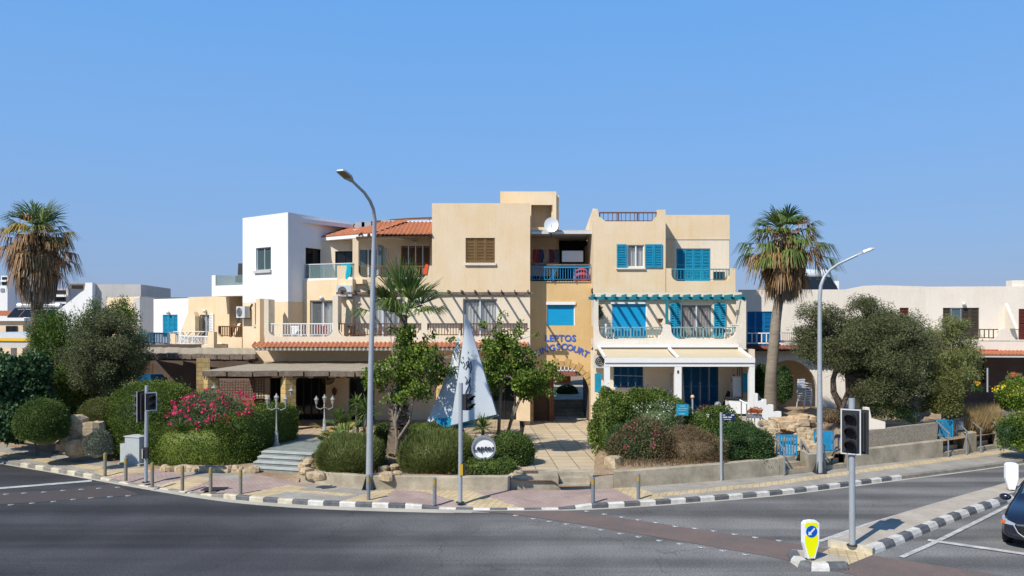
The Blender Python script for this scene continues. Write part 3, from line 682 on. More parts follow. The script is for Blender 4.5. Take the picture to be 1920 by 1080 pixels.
# balcony slab, parapet and brown railings
s500 = C13.S(503) ; z_r1 = 5.45
mb = MB(); C.box(mb, C.S(500), s994, 0.003, 1.05, z_f1 - .3, z_f1 - .02)
zp0 = z_f1 - .32; zpt = C13.sz(800, 606)[1] - CH + 5.6
zrail = Z(606, 38.7); zsl = Z(631, 38.7)
S = lambda px: C13.S(px)
cuts = [(S(503), S(624), zsl), (S(634), S(790), zsl), (S(801), S(994) - .12, zsl)]
poly = parapet_poly(S(496), S(994) + .0, zp0, zrail, cuts, .38)
mb.prism(poly, C, 1.06, 1.3); mb.build('balcony_parapet', M['pale'], CB)
railing(C, CB, cuts[0][0], cuts[0][1], zsl + .02, Z(606, 38.7), 1.18, M['wpaint'], .125, .028, .07, 1.6, rnd=.3)
railing(C, CB, cuts[1][0], cuts[1][1], zsl + .02, Z(606, 38.7), 1.18, M['railw'], .135, .035, .07, 1.9, rnd=.3)
railing(C, CB, cuts[2][0], cuts[2][1], zsl + .02, Z(606, 38.7), 1.18, M['railw'], .135, .035, .07, 1.7, rnd=.3)
# piers rising from the parapet at both ends of the pergola, and the sloping buttress behind
mb = MB(); C.box(mb, S(623.5), S(633.5), .45, 1.298, zrail, Z(554, 38.7)); C.box(mb, S(495), S(503.5), .3, 1.298, zsl, Z(561, 38.7)); mb.build('pier', M['pale'], CB)
mb = MB(); a = C.S(641); fr_b = Fac(0, 1, 1, 1); 
q = [(0, z_f1), (1.0, z_f1), (.25, Z(560, 39.8)), (0, Z(560, 39.8))]
vs = [C.pt(C.S(652) + k, o_, z) for k in (0, .28) for (o_, z) in q]; mb.add(vs, [(0, 1, 2, 3), (7, 6, 5, 4), (0, 4, 5, 1), (1, 5, 6, 2), (2, 6, 7, 3), (3, 7, 4, 0)]); mb.build('buttress', M['cream'], CB)
C_ = C
ac_unit(CB, C, C.S(634), Z(556, 39.9), .1, .75, .55)
pergola(C, CB, C.S(640), S(1000), .0, 1.15, Z(550, 39), M['oldwood'], 15, .085, lift=.1)
mb = MB(); mb.tube([C.pt(C.S(668), .04, z_f1), C.pt(C.S(668), .04, Z(575, 40)), C.pt(C.S(670), .05, Z(570, 40)), C.pt(C.S(676), .05, Z(567, 40))], .035, 8); mb.build('drain_pipe', M['cream'], CB)
mb = MB(); mb.tube([C.pt(C.S(733), .02, z_f1), C.pt(C.S(733), .02, z_f2)], .02, 6); mb.build('cable', M['dkgrey'], CB)
# tiled band under the balconies
tiles(C, CB, S(478), S(990), 1.30, Z(641.5, 38.7), 1.78, Z(650, 38.3))
mb = MB(); C.box(mb, S(480), S(990), 1.06, 1.66, Z(657, 38.6), Z(652, 38.4)); 
for i in range(int((S(990) - S(480)) / .21)): C.box(mb, S(480) + i * .21, S(480) + i * .21 + .1, 1.661, 1.72, Z(655, 38.5), Z(652, 38.4) + .03)
mb.build('cornice', M['pale'], CB)
# ground floor restaurant wall with arched openings
zg = .55; zgt = z_f1 - .31
arches = [(505, 527, 700), (553, 611, 700), (654, 702, 700), (880, 968, 706)]
hs_ = []; mb = MB()
for (p0, p1, pt_) in arches: hs_.append((C.S(p0), C.S(p1), zg, C.sz(p0, pt_)[1]))
C.wall(mb, C.S(478), s994, zg, zgt, hs_, 0, .3); C.box(mb, s994 - .3, s994, -7, -.3, zg - .3, zgt)
for (a0, a1, b, t) in hs_:   # rounded upper corners
    r = min(.55, (a1 - a0) * .35)
    for (c, sg) in ((a0, 1), (a1, -1)):
        pl = [(c, t - r), (c, t)] + [(c, t)] * 0 + [(c + sg * r, t)] + [(c + sg * (r - r * math.sin(u)), t - (r - r * math.cos(u)) ) for u in np.linspace(.2, PI / 2 - .1, 6)]
        mb.prism([(x, min(y, t - .001)) for x, y in pl], C, -.298, -.002)
mb.build('wall', M['cream'], CB)
for (a0, a1, b, t), dv in zip(hs_, (2, 4, 3, 4)): window(C, CB, (a0, a1, b, t - .0), -.2, M['black'], M['pane'], dv, .07)
mb = MB(); C.box(mb, C.S(480), C.S(478) + .001 + 3.0, -.001 + .0, .06, 0, 0.01)
mb = MB(); rr = C.rect(413, 712, 498, 746)
# porch of the restaurant: reed canopy on limestone piers
def canopy(root, p_back, p_front, z_b, z_f, label_m, beams=12, fascia=True, th=.05):
    """p_back, p_front: lists of two (x, y)"""
    mb = MB(); (bx0, by0), (bx1, by1) = p_back; (fx0, fy0), (fx1, fy1) = p_front; n = 26; vs = []; rnd_ = random.Random(int(bx0 * 7))
    for i in range(n + 1):
        t = i / n; w1 = .02 * rnd_.uniform(-1, 1); e = rnd_.uniform(-.06, .1)
        fx, fy = lerp(fx0, fx1, t), lerp(fy0, fy1, t) - e
        vs += [(lerp(bx0, bx1, t), lerp(by0, by1, t), z_b + w1), (fx, fy, z_f + w1 - .02), (fx, fy, z_f + w1 - .02 - th), (lerp(bx0, bx1, t), lerp(by0, by1, t), z_b + w1 - th)]
    mb.add(vs, [(4 * i + k, 4 * i + 4 + k, 4 * i + 4 + (k + 1) % 4, 4 * i + (k + 1) % 4) for i in range(n) for k in range(4)] + [(0, 1, 2, 3), (4 * n + 3, 4 * n + 2, 4 * n + 1, 4 * n)])
    o = mb.build('reed_canopy', M['reed'], root)
    mb = MB()
    for i in range(beams):
        t = (i + .5) / beams; b_ = Vector((lerp(bx0, bx1, t), lerp(by0, by1, t), z_b - .13)); f_ = Vector((lerp(fx0, fx1, t), lerp(fy0, fy1, t) - .05, z_f - .15)); mb.bar(b_, f_, .11, .14)
    mb.bar((fx0, fy0 + .25, z_f - .30), (fx1, fy1 + .25, z_f - .30), .14, .16)
    mb.build('beam', M['wood'], root)
    if fascia:
        mb = MB(); m_ = 9
        for i in range(m_): mb.bar((lerp(fx0, fx1, (i + .03) / m_), lerp(fy0, fy1, i / m_) - .07, z_f - .16), (lerp(fx0, fx1, (i + .97) / m_), lerp(fy0, fy1, (i + 1) / m_) - .07, z_f - .16 + rnd_.uniform(-.03, .03)), .03, .24)
        mb.build('fascia_board', M['oldwood'], root)
    return o
PB = thing('entrance_porch', 'long porch of reed matting on limestone piers in front of the glass restaurant doors', 'porch', (X(540, 36), 36, .6))
canopy(PB, ((X(500, 39.9), 39.9), (X(800, 39.9), 39.9)), ((X(379, 36), 36), (X(810, 36), 36)), 3.55, Z(694, 36), 0, 20)
def pier(root, px, d, w_, z1, z0, rot, name='pier'):
    mb = MB(); mb.cbox((X(px, d), d, (z0 + z1) / 2), (w_, w_, z1 - z0), 0, Matrix.Rotation(rot, 3, 'Z')); return mb.build(name, M['stone'], root)
for px in (540.5, 396, 832): pier(PB, px, 36.3, .5, Z(700, 36.3), .35, R(40))
def bracket_lantern(root, p):
    mb = MB(); p = Vector(p); mb.tube([p, p + Vector((0, -.15, .12)), p + Vector((0, -.32, .1)), p + Vector((0, -.36, 0))], .015, 6); mb.lathe(p + Vector((0, -.36, -.3)), [(.04, 0), (.09, .18), (.13, .2), (.03, .3)], 8, 0); return mb.build('wall_lantern', M['lantern'], root)
bracket_lantern(PB, (X(549, 35.9), 36.0, Z(727, 36))); bracket_lantern(PB, (X(405, 35.9), 36.0, Z(722, 36)))
# dark passage between the porch and the left wing with perforated screen and rubble plinth
PS = thing('garden_screen', 'brown perforated screen on a red rubble plinth under the porch, left of the glass doors', 'screen', (X(455, 38.5), 38.5, .6))
mb = MB(); y = 38.5; x0, x1 = X(411, y), X(497, y); z0_, z1_ = Z(747, y), Z(712, y); mb.box(x0, x1, y, y + .05, z1_, z1_ + .05); mb.box(x0, x1, y, y + .05, z0_ - .05, z0_)
r_ = random.Random(5)
for i in range(17):
    for j in range(7):
        cx_, cz_ = lerp(x0, x1, (i + .5) / 17), lerp(z0_, z1_, (j + .5) / 7); t = r_.uniform(0, PI)
        for k in range(3): a_ = t + k * PI / 3; mb.bar((cx_ - .07 * math.cos(a_), y + .02, cz_ - .07 * math.sin(a_)), (cx_ + .07 * math.cos(a_), y + .02, cz_ + .07 * math.sin(a_)), .025, .03)
mb.build('screen_panel', mat('screen_brown', (.30, .2, .15), .9, .3, 9), PS)
mb = MB(); mb.box(x0 - .2, X(500, y), y - .1, y + .25, .5, z0_ - .051); mb.build('plinth', M['rubble'], PS)
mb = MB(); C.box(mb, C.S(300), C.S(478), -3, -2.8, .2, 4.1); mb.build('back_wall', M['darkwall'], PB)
# hanging brown fan-shaped ornament and wall light on the doors' right
mb = MB(); c = C.pt(C.S(616), .1, Z(709, 40)); [mb.tube([c, c + Vector((.3 * math.cos(a_), -.02, .3 * math.sin(a_)))], .02, 5) for a_ in np.linspace(0, 2 * PI, 13)]; mb.tube([c + Vector((.3 * math.cos(a_), 0, .3 * math.sin(a_))) for a_ in np.linspace(0, 2 * PI, 20)], .03, 6); mb.build('wheel_ornament', M['wood'], CB)
mb = MB(); c = C.pt(C.S(628), .12, Z(734, 40)); mb.lathe(c - Vector((0, 0, .2)), [(.03, 0), (.1, .1), (.12, .3), (.02, .42)], 8); mb.build('wall_lamp', M['wood'], CB)
# ---- top floor set back under the tiled roof
s660 = C.S(661); zf3 = Z(521, 40)
mb = MB(); C.box(mb, C.S(632), s810 + .25, -7, -.26, z_f2 - .25, z_f2 - .004); 
sB = C.S(752); C25 = C.shift(-1.9); rcb = C25.rect(752, 461, 806, 527); rcg = C25.rect(672, 466, 708, 527)
C25.wall(mb, C25.S(662), C25.S(812), z_f2, Z(430, 41.9), [rcb, (rcg[0], rcg[1], rcg[2], rcg[3])], 0, .2)
C25.wall(mb, C25.S(598), C25.S(662), z_f2 + .0, Z(440, 41.9), [C25.rect(626, 470, 660, 527)], -.3, .2)
mb.build('wall', M['pale'], CB)
shutter(C25, CB, rcb, -.05, 4, M['brownsh']); window(C25, CB, rcg, -.1, M['alu'], M['paneg'], 2); window(C25, CB, C25.rect(626, 470, 660, 527), -.4, M['black'], M['pane'], 2)
# front parapet of this floor with cut-out, posts
zr3 = Z(498, 40); mb = MB()
polyp = parapet_poly(C.S(632), s810 - .003, z_f2 - .002, zr3, [(C.S(672), C.S(801), Z(520, 40))], .3)
mb.prism(polyp, C, -.22, -.002); C.box(mb, C.S(661), C.S(672), -.35, -.003, zr3, Z(447, 40)); C.box(mb, C.S(708), C.S(722), -1.4, -.9, z_f2, Z(465, 41)); mb.build('balcony_parapet', M['cream'], CB)
railing(C, CB, C.S(672), C.S(801), Z(519, 40), zr3, -.1, M['brownsh'], .13, .03, .06, 1.6, rnd=.2)
mb = MB(); C.box(mb, C.S(706), C.S(712), -1.3, -.5, z_f2 + .9, Z(461, 41)); 
mb.build('glass_screen', M['paneg'], CB)
tiles(C, CB, C.S(703), s810 - .01, -2.3, Z(416, 42.3), .15, Z(438, 39.8))
mb = MB(); mb.bar(C.pt(C.S(668), .02, Z(446, 40)), C.pt(s810 - .02, .02, Z(442, 40)), .09, .12)
for i in range(9): c = lerp(C.S(674), s810 - .1, i / 8); mb.bar(C.pt(c, -1.8, Z(431, 41.8)), C.pt(c, .1, Z(441, 39.9)), .07, .1)
mb.build('roof_beam', M['wood'], CB)
wall_lamp(C25, CB, 779, 454)
GF_ = Fac(604, 42.3, 706, 40.1)
tiles(GF_, CB, 0, GF_.L, -2.6, Z(413, 42.5), .12, Z(439.5, 41))
mb = MB(); GF_.box(mb, 0, GF_.L, -.12, .1, Z(447, 41), Z(440.8, 41)); GF_.box(mb, 0, GF_.L, -2.6, -.12, Z(447, 41) + .05, Z(444, 41)); mb.build('eave', M['white'], CB)
mb = MB(); C.box(mb, C.S(712), s810, -3.0, -2.75, 9.6, Z(414, 42.9)); C.box(mb, C.S(640), C.S(712), -3.6, -3.35, 9.6, Z(421, 43.4)); mb.build('roof_parapet', M['white'], CB)
mb = MB(); pts_ = [(663, 422), (668, 420), (700, 416), (735, 412.5), (770, 410), (810, 408.5)]; pr = [P(px, py, 43) for px, py in pts_]
for a_, b_ in zip(pr, pr[1:]): mb.bar(a_, b_, .05, .09)
for (px, py) in [(663, 422), (703, 416), (753, 411), (805, 409)]: q = P(px, py, 43); mb.bar(q, q - Vector((0, 0, .55)), .06)
for dz in (.18, .33): mb.tube([p_ - Vector((0, 0, dz)) for p_ in pr], .012, 4)
mb.build('roof_railing', M['railw'], CB)
mb = MB(); [mb.cbox(P(px, 424 - (px - 668) * .09, 42.8), (.5, .4, .35)) for px in (676, 688, 724)]; mb.build('roof_clutter', M['galvl'], CB)
# ---- angled wing between the white block and the pergola: door, glass balcony
D = Fac(552, 41.2, 634, 40.0); rcd = D.rect(581, 563, 634, 628); Dz = Z(527, 41)
mb = MB(); D.wall(mb, 0, D.L, z_f1, 7.62, [(rcd[0], D.L - .25, z_f1 + .05, rcd[3])]); D.box(mb, 0, D.L + 1.3, -4, -.25, 7.4, 7.62)
D.box(mb, D.L - .0, D.S(661), -.25, 0, 7.0, 7.62)
mb.build('wall', M['cream'], CB)
window(D, CB, (rcd[0], D.L - .25, z_f1 + .05, rcd[3]), -.15, M['alu'], None, 2, .06, M['curt'], (.35, 1)); wall_lamp(D, CB, 605, 559)
DG = Fac(553, 41.2, 661, 39.9)
mb = MB(); DG.box(mb, 0, DG.L, -.12, .02, 7.60, 7.72); mb.build('slab_edge', M['white'], CB)
mb = MB(); DG.box(mb, .02, DG.L, -.06, -.045, 7.72, Z(497, 41)); M['bglass'] = glass('balcony_glass', (.25, .36, .36), .30); gl = mb.build('glass_balustrade', M['bglass'], CB)
mb = MB(); DG.box(mb, 0, DG.L, -.075, -.03, Z(497, 41), Z(496, 41) + .02); [DG.box(mb, DG.L * k - .015, DG.L * k + .015, -.08, -.061, 7.72, Z(497, 41)) for k in (.01, .25, .5, .75)]; mb.build('handrail', M['alu'], gl)
mb = MB(); c = DG.pt(DG.S(652), .0, Z(497, 40)); n = 8
vs = []
for i in range(n + 1):
    for j in range(5): t = i / n; vs.append(DG.pt(DG.S(640.5) + (DG.S(658.5) - DG.S(640.5)) * t, .035 + .02 * math.sin(t * 9 + j), Z(495.5, 40) - j * (.17 if 1 <= i <= n - 1 else .09) * (1 + .25 * math.sin(i * 1.7))))
mb.add(vs, [(i * 5 + j, i * 5 + 5 + j, i * 5 + 6 + j, i * 5 + j + 1) for i in range(n) for j in range(4)]); o = mb.build('towel', mat('turquoise_cloth', (.0, .42, .52), .9, .2, 5), None, True); tag(o, 'turquoise towel hanging over the glass balcony balustrade', 'towel')
mb = MB(); c = C.pt(C.S(799), .03, Z(505, 40)); mb.cbox(c, (.16, .03, .5), 0, Matrix.Rotation(.2, 3, 'Y')); mb.cbox(c + Vector((-.08, 0, -.1)), (.12, .035, .3)); o = mb.build('towel', mat('orange_cloth', (.75, .10, .03), .9)); tag(o, 'orange cloth hanging on the brown railing left of the tall sand coloured block', 'towel')
# ---- gateway bay
H = Fac(990, 41, 1116, 41); zH = Z(527, 41); mb = MB()
ca, cb = H.S(1000), H.S(1106); zspr = Z(741, 41); ra = (cb - ca) / 2; cc = (ca + cb) / 2; zcr = zspr + ra * 1.02
rw_ = H.rect(1025, 567, 1078, 610)
H.wall(mb, H.S(990), H.S(1118), zcr + .25, zH, [rw_], 0, .3)
H.wall(mb, H.S(990), H.S(1118), .2, zcr + .25, [(ca, cb, .1, zcr + .25)], 0, .3)
arc = [(cc + ra * math.cos(t), zspr + ra * 1.02 * math.sin(t)) for t in np.linspace(0, PI, 25)]
for k in range(24):
    (xa, za), (xb, zb_) = arc[k], arc[k + 1]; zt_ = zcr + .25
    mb.add([H.pt(xa, 0, za), H.pt(xb, 0, zb_), H.pt(xb, 0, zt_), H.pt(xa, 0, zt_), H.pt(xa, -.3, za), H.pt(xb, -.3, zb_), H.pt(xb, -.3, zt_), H.pt(xa, -.3, zt_)], [(0, 1, 2, 3), (4, 5, 6, 7), (0, 4, 5, 1)])
mb.build('wall', M['gold'], CB)
mb = MB()
for k in range(17):
    t0, t1 = PI * (k + .08) / 17, PI * (k + .92) / 17; ro = ra + (.42 if k % 2 else .28); q = []
    for o_ in (.002, .035): q += [H.pt(cc + rr_ * math.cos(t_), o_, zspr + rr_ * 1.02 * math.sin(t_)) for rr_, t_ in ((ra, t0), (ro, t0), (ro, t1), (ra, t1))]
    mb.add(q, [(0, 1, 2, 3), (7, 6, 5, 4), (0, 4, 5, 1), (1, 5, 6, 2), (2, 6, 7, 3), (3, 7, 4, 0)])
for sgn, base in ((1, cb), (-1, ca)):
    zz = zspr - .03; k = 0
    while zz > .75: w_ = .30 if k % 2 else .2; H.box(mb, base if sgn > 0 else base - w_, base + w_ if sgn > 0 else base, .002, .035, zz - .34, zz - .02); zz -= .36; k += 1
mb.build('arch_stones', M['vous'], CB)
roller(H, CB, rw_, -.1, .12)
# passage through the building
mb = MB(); H.box(mb, ca - .3, ca, -4, -.3, .2, 4); H.box(mb, cb, cb + .3, -4, -.3, .2, 4); H.box(mb, ca - .3, cb + .3, -4, -.3, 4.01, 4.2); H.box(mb, ca, H.S(1041), -3.5, -3.3, .3, 4.0); mb.build('passage_wall', M['darkwall'], CB)  # cross wall added and all coloured dark to give the passage its shade
mb = MB(); [H.box(mb, ca + .01, H.S(1031), -1.02 - .0, -1.0, .32 + k * .13, .42 + k * .13) for k in range(22)]; H.box(mb, ca, H.S(1031), -1.08, -1.03, .3, 3.4); mb.build('roller_shutter', M['wood'], CB)
mb = MB(); H.box(mb, H.S(1031), H.S(1040), -1.2, -.9, .3, 3.3); mb.build('passage_pillar', M['rubble'], CB)
# upper covered terrace of the gateway bay
mb = MB(); zt0 = Z(437, 41); H.box(mb, H.S(995), H.S(1117), -4, -.305, zH - .25, zH - .004) ; mb.build('slab', M['greyr'], CB); mb = MB(); H.box(mb, H.S(996), H.S(1113), -4.0, .25, zt0 - .0, zt0 + .13); mb.build('terrace_roof', M['greyr'], CB)
mb = MB(); H.box(mb, H.S(996), H.S(1111), .251, .3, zt0 - .07, zt0 + .04); H.box(mb, H.S(1109), H.S(1112.5), .12, .22, zH, zt0 - .071); mb.build('awning_frame', M['alu'], CB)
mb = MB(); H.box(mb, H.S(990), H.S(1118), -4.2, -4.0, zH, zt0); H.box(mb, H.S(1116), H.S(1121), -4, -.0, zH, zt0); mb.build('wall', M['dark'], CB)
mb = MB(); H.box(mb, H.S(996), H.S(1108), -.12, -.02, Z(498, 41), Z(495, 41)); mb.build('wooden_sill', M['oldwood'], CB)
railing(H, CB, H.S(996.5), H.S(1118.5), zH + .02, Z(500, 41), .12, mat('blue_rail', (.02, .22, .45), .5), .13, .028, .1, 1.1)
mb = MB(); [mb.tube([H.pt(H.S(p), .13, zH + .05), H.pt(H.S(q), .13, Z(503, 41))], .02, 5) for p, q in ((1010, 1022), (1022, 1010), (1030, 1046))]; mb.build('brace', M['blue'], CB)
mb = MB(); c = H.pt(H.S(1076), -.9, Z(481, 42)); mb.cbox(c, (1.1, .06, .58)); o = mb.build('white_board', M['alu'], None); tag(o, 'pale rectangular panel inside the shaded terrace over the gateway', 'panel')
rj = random.Random(8); cols_ = [(.25, .05, .05), (.05, .06, .12), (.3, .25, .2), (.12, .03, .05), (.1, .1, .1)]
for i, nm in enumerate(['red shirt', 'navy shirt', 'beige towel', 'wine coloured shirt', 'grey shirt']):
    mb = MB(); c = H.pt(H.S(1006 + i * 10), -1.2, Z(468, 42.2)); vs = []
    for a_ in range(5):
        for b_ in range(6): vs.append(c + Vector((-.16 + .08 * a_ , .04 * math.sin(a_ * 2 + b_), -.14 * b_ + .02 * math.sin(a_))))
    mb.add(vs, [(a_ * 6 + b_, a_ * 6 + 6 + b_, a_ * 6 + 7 + b_, a_ * 6 + b_ + 1) for a_ in range(4) for b_ in range(5)])
    o = mb.build('hanging_laundry', mat('cloth_%s' % nm.split()[0], cols_[i], .9)); tag(o, nm + ' on the washing line in the shaded terrace over the gateway', 'laundry', 'laundry on the terrace line')
mb = MB(); mb.sphere(H.pt(H.S(1092), -.5, Z(520, 41.5)), (.45, .3, .5), 14, 8); o = mb.build('beach_ball', mat('red_cloth', (.45, .06, .05), .7), None, True); tag(o, 'rounded red cover behind the blue railing over the gateway', 'cushion')
# letters
mb = MB(); I4 = Matrix.Identity(4); s_, z_ = H.sz(1050.5, 634.5)
put_text(mb, 'LEPTOS', .46, Matrix.Translation(H.pt(s_, .02, z_)), extr=.014, bold=.010, spacing=1.04)
mb.build('sign_letters', mat('blue_letters', (.05, .13, .50), .5), CB)
mb = MB(); lay = [('K', 1005, 664, 21), ('I', 1014, 660, 19), ('N', 1022, 657, 17), ('G', 1035.5, 652.5, 9), ('S', 1046.5, 650.5, 2), ('C', 1057.5, 650.5, -2), ('O', 1068.5, 652, -9), ('U', 1080, 655.5, -16), ('R', 1090, 659.5, -22), ('T', 1098.5, 664, -26)]
for ch, px, py, a_ in lay:
    s_, z_ = H.sz(px, py); put_text(mb, ch, .45, Matrix.Translation(H.pt(s_, .02, z_)) @ Matrix.Rotation(R(-a_), 4, 'Y'), extr=.014, bold=.010)
mb.build('sign_letters', bpy.data.materials['blue_letters'], CB)
mb = MB(); s_, z_ = H.sz(1109, 640); mb.tube([H.pt(s_, .05, .5), H.pt(s_, .05, Z(652, 41)), H.pt(s_ + .08, .05, Z(648, 41))], .03, 6); mb.build('drain_pipe', M['galvl'], CB)
# stair tower on the roof and dish
T_ = Fac(938, 43.5, 1046, 43.5); mb = MB(); ho = T_.rect(996, 384, 1036, 426)
box_walls(mb, T_, 0, T_.S(1043), 8, T_.sz(960, 359)[1], 3, holes=[ho]); T_.box(mb, T_.S(1043), T_.S(1049), -3, -.5, 8, Z(366, 44)); mb.build('stair_tower', M['cream'], CB)
mb = MB(); T_.box(mb, ho[0] - .1, ho[1] + .2, -1.2, -1.1, ho[2] - .1, ho[3] + .1); mb.build('stair_tower_recess', M['cream'], CB)
dp = P(1034, 422, 40.4); mb = MB(); T4 = Matrix.Translation(dp) @ Matrix.Rotation(R(80), 4, 'X') @ Matrix.Rotation(R(-10), 4, 'Y'); n = 24; vs = []
for i in range(7):
    r = .37 * i / 6
    for k in range(n): vs.append(T4 @ Vector((r * math.cos(2 * PI * k / n), r * 1.05 * math.sin(2 * PI * k / n), .45 * r * r)))
mb.add(vs, [(i * n + k, i * n + (k + 1) % n, (i + 1) * n + (k + 1) % n, (i + 1) * n + k) for i in range(6) for k in range(n)])
o = mb.build('satellite_dish', M['alu'], CB, True); mb = MB(); mb.tube([dp + Vector((0, .1, -.1)), dp + Vector((0, .25, -.35)), dp + Vector((0, .25, -.6))], .03, 6); mb.tube([dp + Vector((0, 0, -.32)), dp + Vector((.0, -.3, -.2)), dp + Vector((0, -.34, -.02))], .015, 5); mb.build('dish_mount', M['dkgrey'], o)
# ================================================================ WHITE TOPPED BLOCK (left)
WB = thing('apartment_building', 'white cube shaped upper storey on a cream lower floor, with glass terrace', 'building', (X(500, 41), 41, .3))
E = Fac(455, 42.3, 540, 40.0); E2 = Fac(540, 40.0, 660, 44.4); zw = Z(398, 40); zc = Z(565.5, 40)
rw = E.rect(480, 464, 508, 507); rl = E.rect(478, 568, 494, 609)
q = E2.pt(E2.L, 0, 0); nb = Vector((-E.n.x, -E.n.y, 0))
mb = MB(); E.wall(mb, 0, E.L, zc, zw, [rw], 0, .25); r2 = E2.rect(573, 466, 607, 527); 
E2.wall(mb, .001, E2.L + 1, zc, zw, [(r2[0], r2[1], 7.65, r2[3])], 0, .25); E.box(mb, 0, .25, -6, -.25, zc, zw); E.box(mb, .3, E.L - .1, -5.9, -.3, zw - .4, zw - .2); E.box(mb, 0, E.L + 2, -6.2, -6, zc, zw)
mb.build('wall', M['white'], WB)
mb = MB(); E.wall(mb, 0, E.L, 3.9, zc - .003, [rl], 0, .25); E2.wall(mb, .001, 1.6, 3.9, zc - .003, [], 0, .25); E.box(mb, 0, .25, -6, -.25, 3.9, zc - .003)
sp = E.S(497); E.box(mb, sp, E.S(504.5), .002, .55, 3.9, Z(560, 40.5)); mb.build('wall', M['cream'], WB)
window(E, WB, rw, -.12, M['galvl'], M['paneg'], 2, .06, None); mb = MB(); E.box(mb, rw[0] - .1, rw[1] + .06, .002, .1, rw[2] - .13, rw[2]); mb.build('sill', M['greyr'], WB)
shutter(E, WB, rl, -.08, 1, M['darksh']); mb = MB(); E.box(mb, rl[0] - .06, rl[1] + .06, .002, .08, rl[2] - .1, rl[2]); mb.build('sill', M['greyr'], WB)
window(E2, WB, (r2[0], r2[1], 7.65, r2[3]), -.15, M['black'], M['pane'], 2)
ac_unit(WB, E, E.S(456), Z(596, 42), .12, .75, .6)
mb = MB(); mb.tube([E.pt(E.S(470), .04, Z(583, 41.8)), E.pt(E.S(471), .04, Z(574, 41.8)), E.pt(E.S(474), .04, Z(570, 41.8))], .03, 6); mb.build('ac_pipe', M['dkgrey'], WB)
T2 = Fac(397, 43.6, 455, 42.3)      # terrace block on the left
mb = MB(); T2.box(mb, 0, T2.L + .3, -4, 0, Z(555, 43), Z(535, 43)); T2.box(mb, 0, T2.S(404), -4, .0, Z(535, 43) + .002, Z(516, 43.5)); T2.box(mb, T2.S(443.5), T2.S(455) + .4, -3, -.8, 7.3, Z(428, 43.5)); mb.build('terrace_block', M['white'], WB)
mb = MB(); T2.box(mb, T2.S(404.5), T2.L, -.08, -.06, Z(534.5, 43), Z(516, 43)); T2.box(mb, T2.S(404.5), T2.L, -.1, -.04, Z(534.5, 43), Z(533, 43)); mb.build('glass_balustrade', M['bglass'], WB)
mb = MB(); c = T2.pt(T2.S(429), -2.2, Z(513, 45)); mb.tube([c + Vector((-.45, 0, 0)), c + Vector((.6, 0, 0))], .38, 14); [mb.bar(c + Vector((k, 0, 0)), c + Vector((k, 0, -.9)), .05) for k in (-.3, .4)]; o = mb.build('water_tank', M['alu'], None, True); tag(o, 'white cylinder water tank on the terrace left of the white cube shaped storey', 'tank')
RT = thing('terrace_table', 'dark rattan table on the glass fronted terrace left of the white cube', 'table', tuple(T2.pt(T2.S(446), -.9, Z(533, 43))))
c = Vector(RT.location); mb = MB(); mb.cbox(c + Vector((0, 0, .62)), (.6, .6, .06)); mb.build('table_top', M['dkgrey'], RT)
for sx in (-.22, .22):
    mb = MB(); mb.bar(c + Vector((sx, 0, 0)), c + Vector((sx, 0, .59)), .06); mb.build('leg', M['dkgrey'], RT)
RC = thing('terrace_chair', 'dark rattan high backed chair on the glass fronted terrace beside the table', 'chair', tuple(T2.pt(T2.S(427), -1.0, Z(533, 43))))
c = Vector(RC.location); mb = MB(); mb.cbox(c + Vector((0, 0, .3)), (.6, .6, .35)); mb.build('seat', M['dkgrey'], RC); mb = MB(); mb.cbox(c + Vector((-.05, .3, .75)), (.62, .1, .9), 0, Matrix.Rotation(-.15, 3, 'X')); mb.build('backrest', M['dkgrey'], RC)
# recessed bay with brown balcony under the terrace block
R3 = Fac(404, 43.6, 453.5, 42.3); mb = MB(); zpr = Z(611, 43); pol = parapet_poly(0, R3.L, 3.9, zpr, [(R3.S(409), R3.L, Z(632, 43))], .25); mb.prism(pol, R3, -.2, 0)
R3.box(mb, -.3, R3.L, -2.2, -2.0, 4.0, Z(555, 44)); R3.box(mb, R3.L - .12, R3.L + .1, -2.0, -.201, 4.2, Z(555, 43)); q0 = R3.S(417)
pl = [(0, 4.5), (1.2, 4.5), (.35, Z(584, 43.5)), (0, Z(584, 43.5))]
vs = [R3.pt(R3.S(408) + k, -2.0 + o_, z) for k in (0, .25) for (o_, z) in pl]; mb.add(vs, [(0, 1, 2, 3), (7, 6, 5, 4), (0, 4, 5, 1), (1, 5, 6, 2), (2, 6, 7, 3), (3, 7, 4, 0)])
mb.build('balcony', M['cream'], WB); railing(R3, WB, R3.S(408), R3.L, Z(632, 43), zpr, -.1, M['railw'], .14, .035, .08, .9, rnd=.15)
RB = R3.shift(-2.0); window(RB, WB, (RB.S(443), RB.S(452), 4.6, Z(577, 44.5)), .05, M['alu'], M['paneg'], 1); ac_unit(WB, RB, RB.S(433), Z(577, 45), .1, .8, .6)

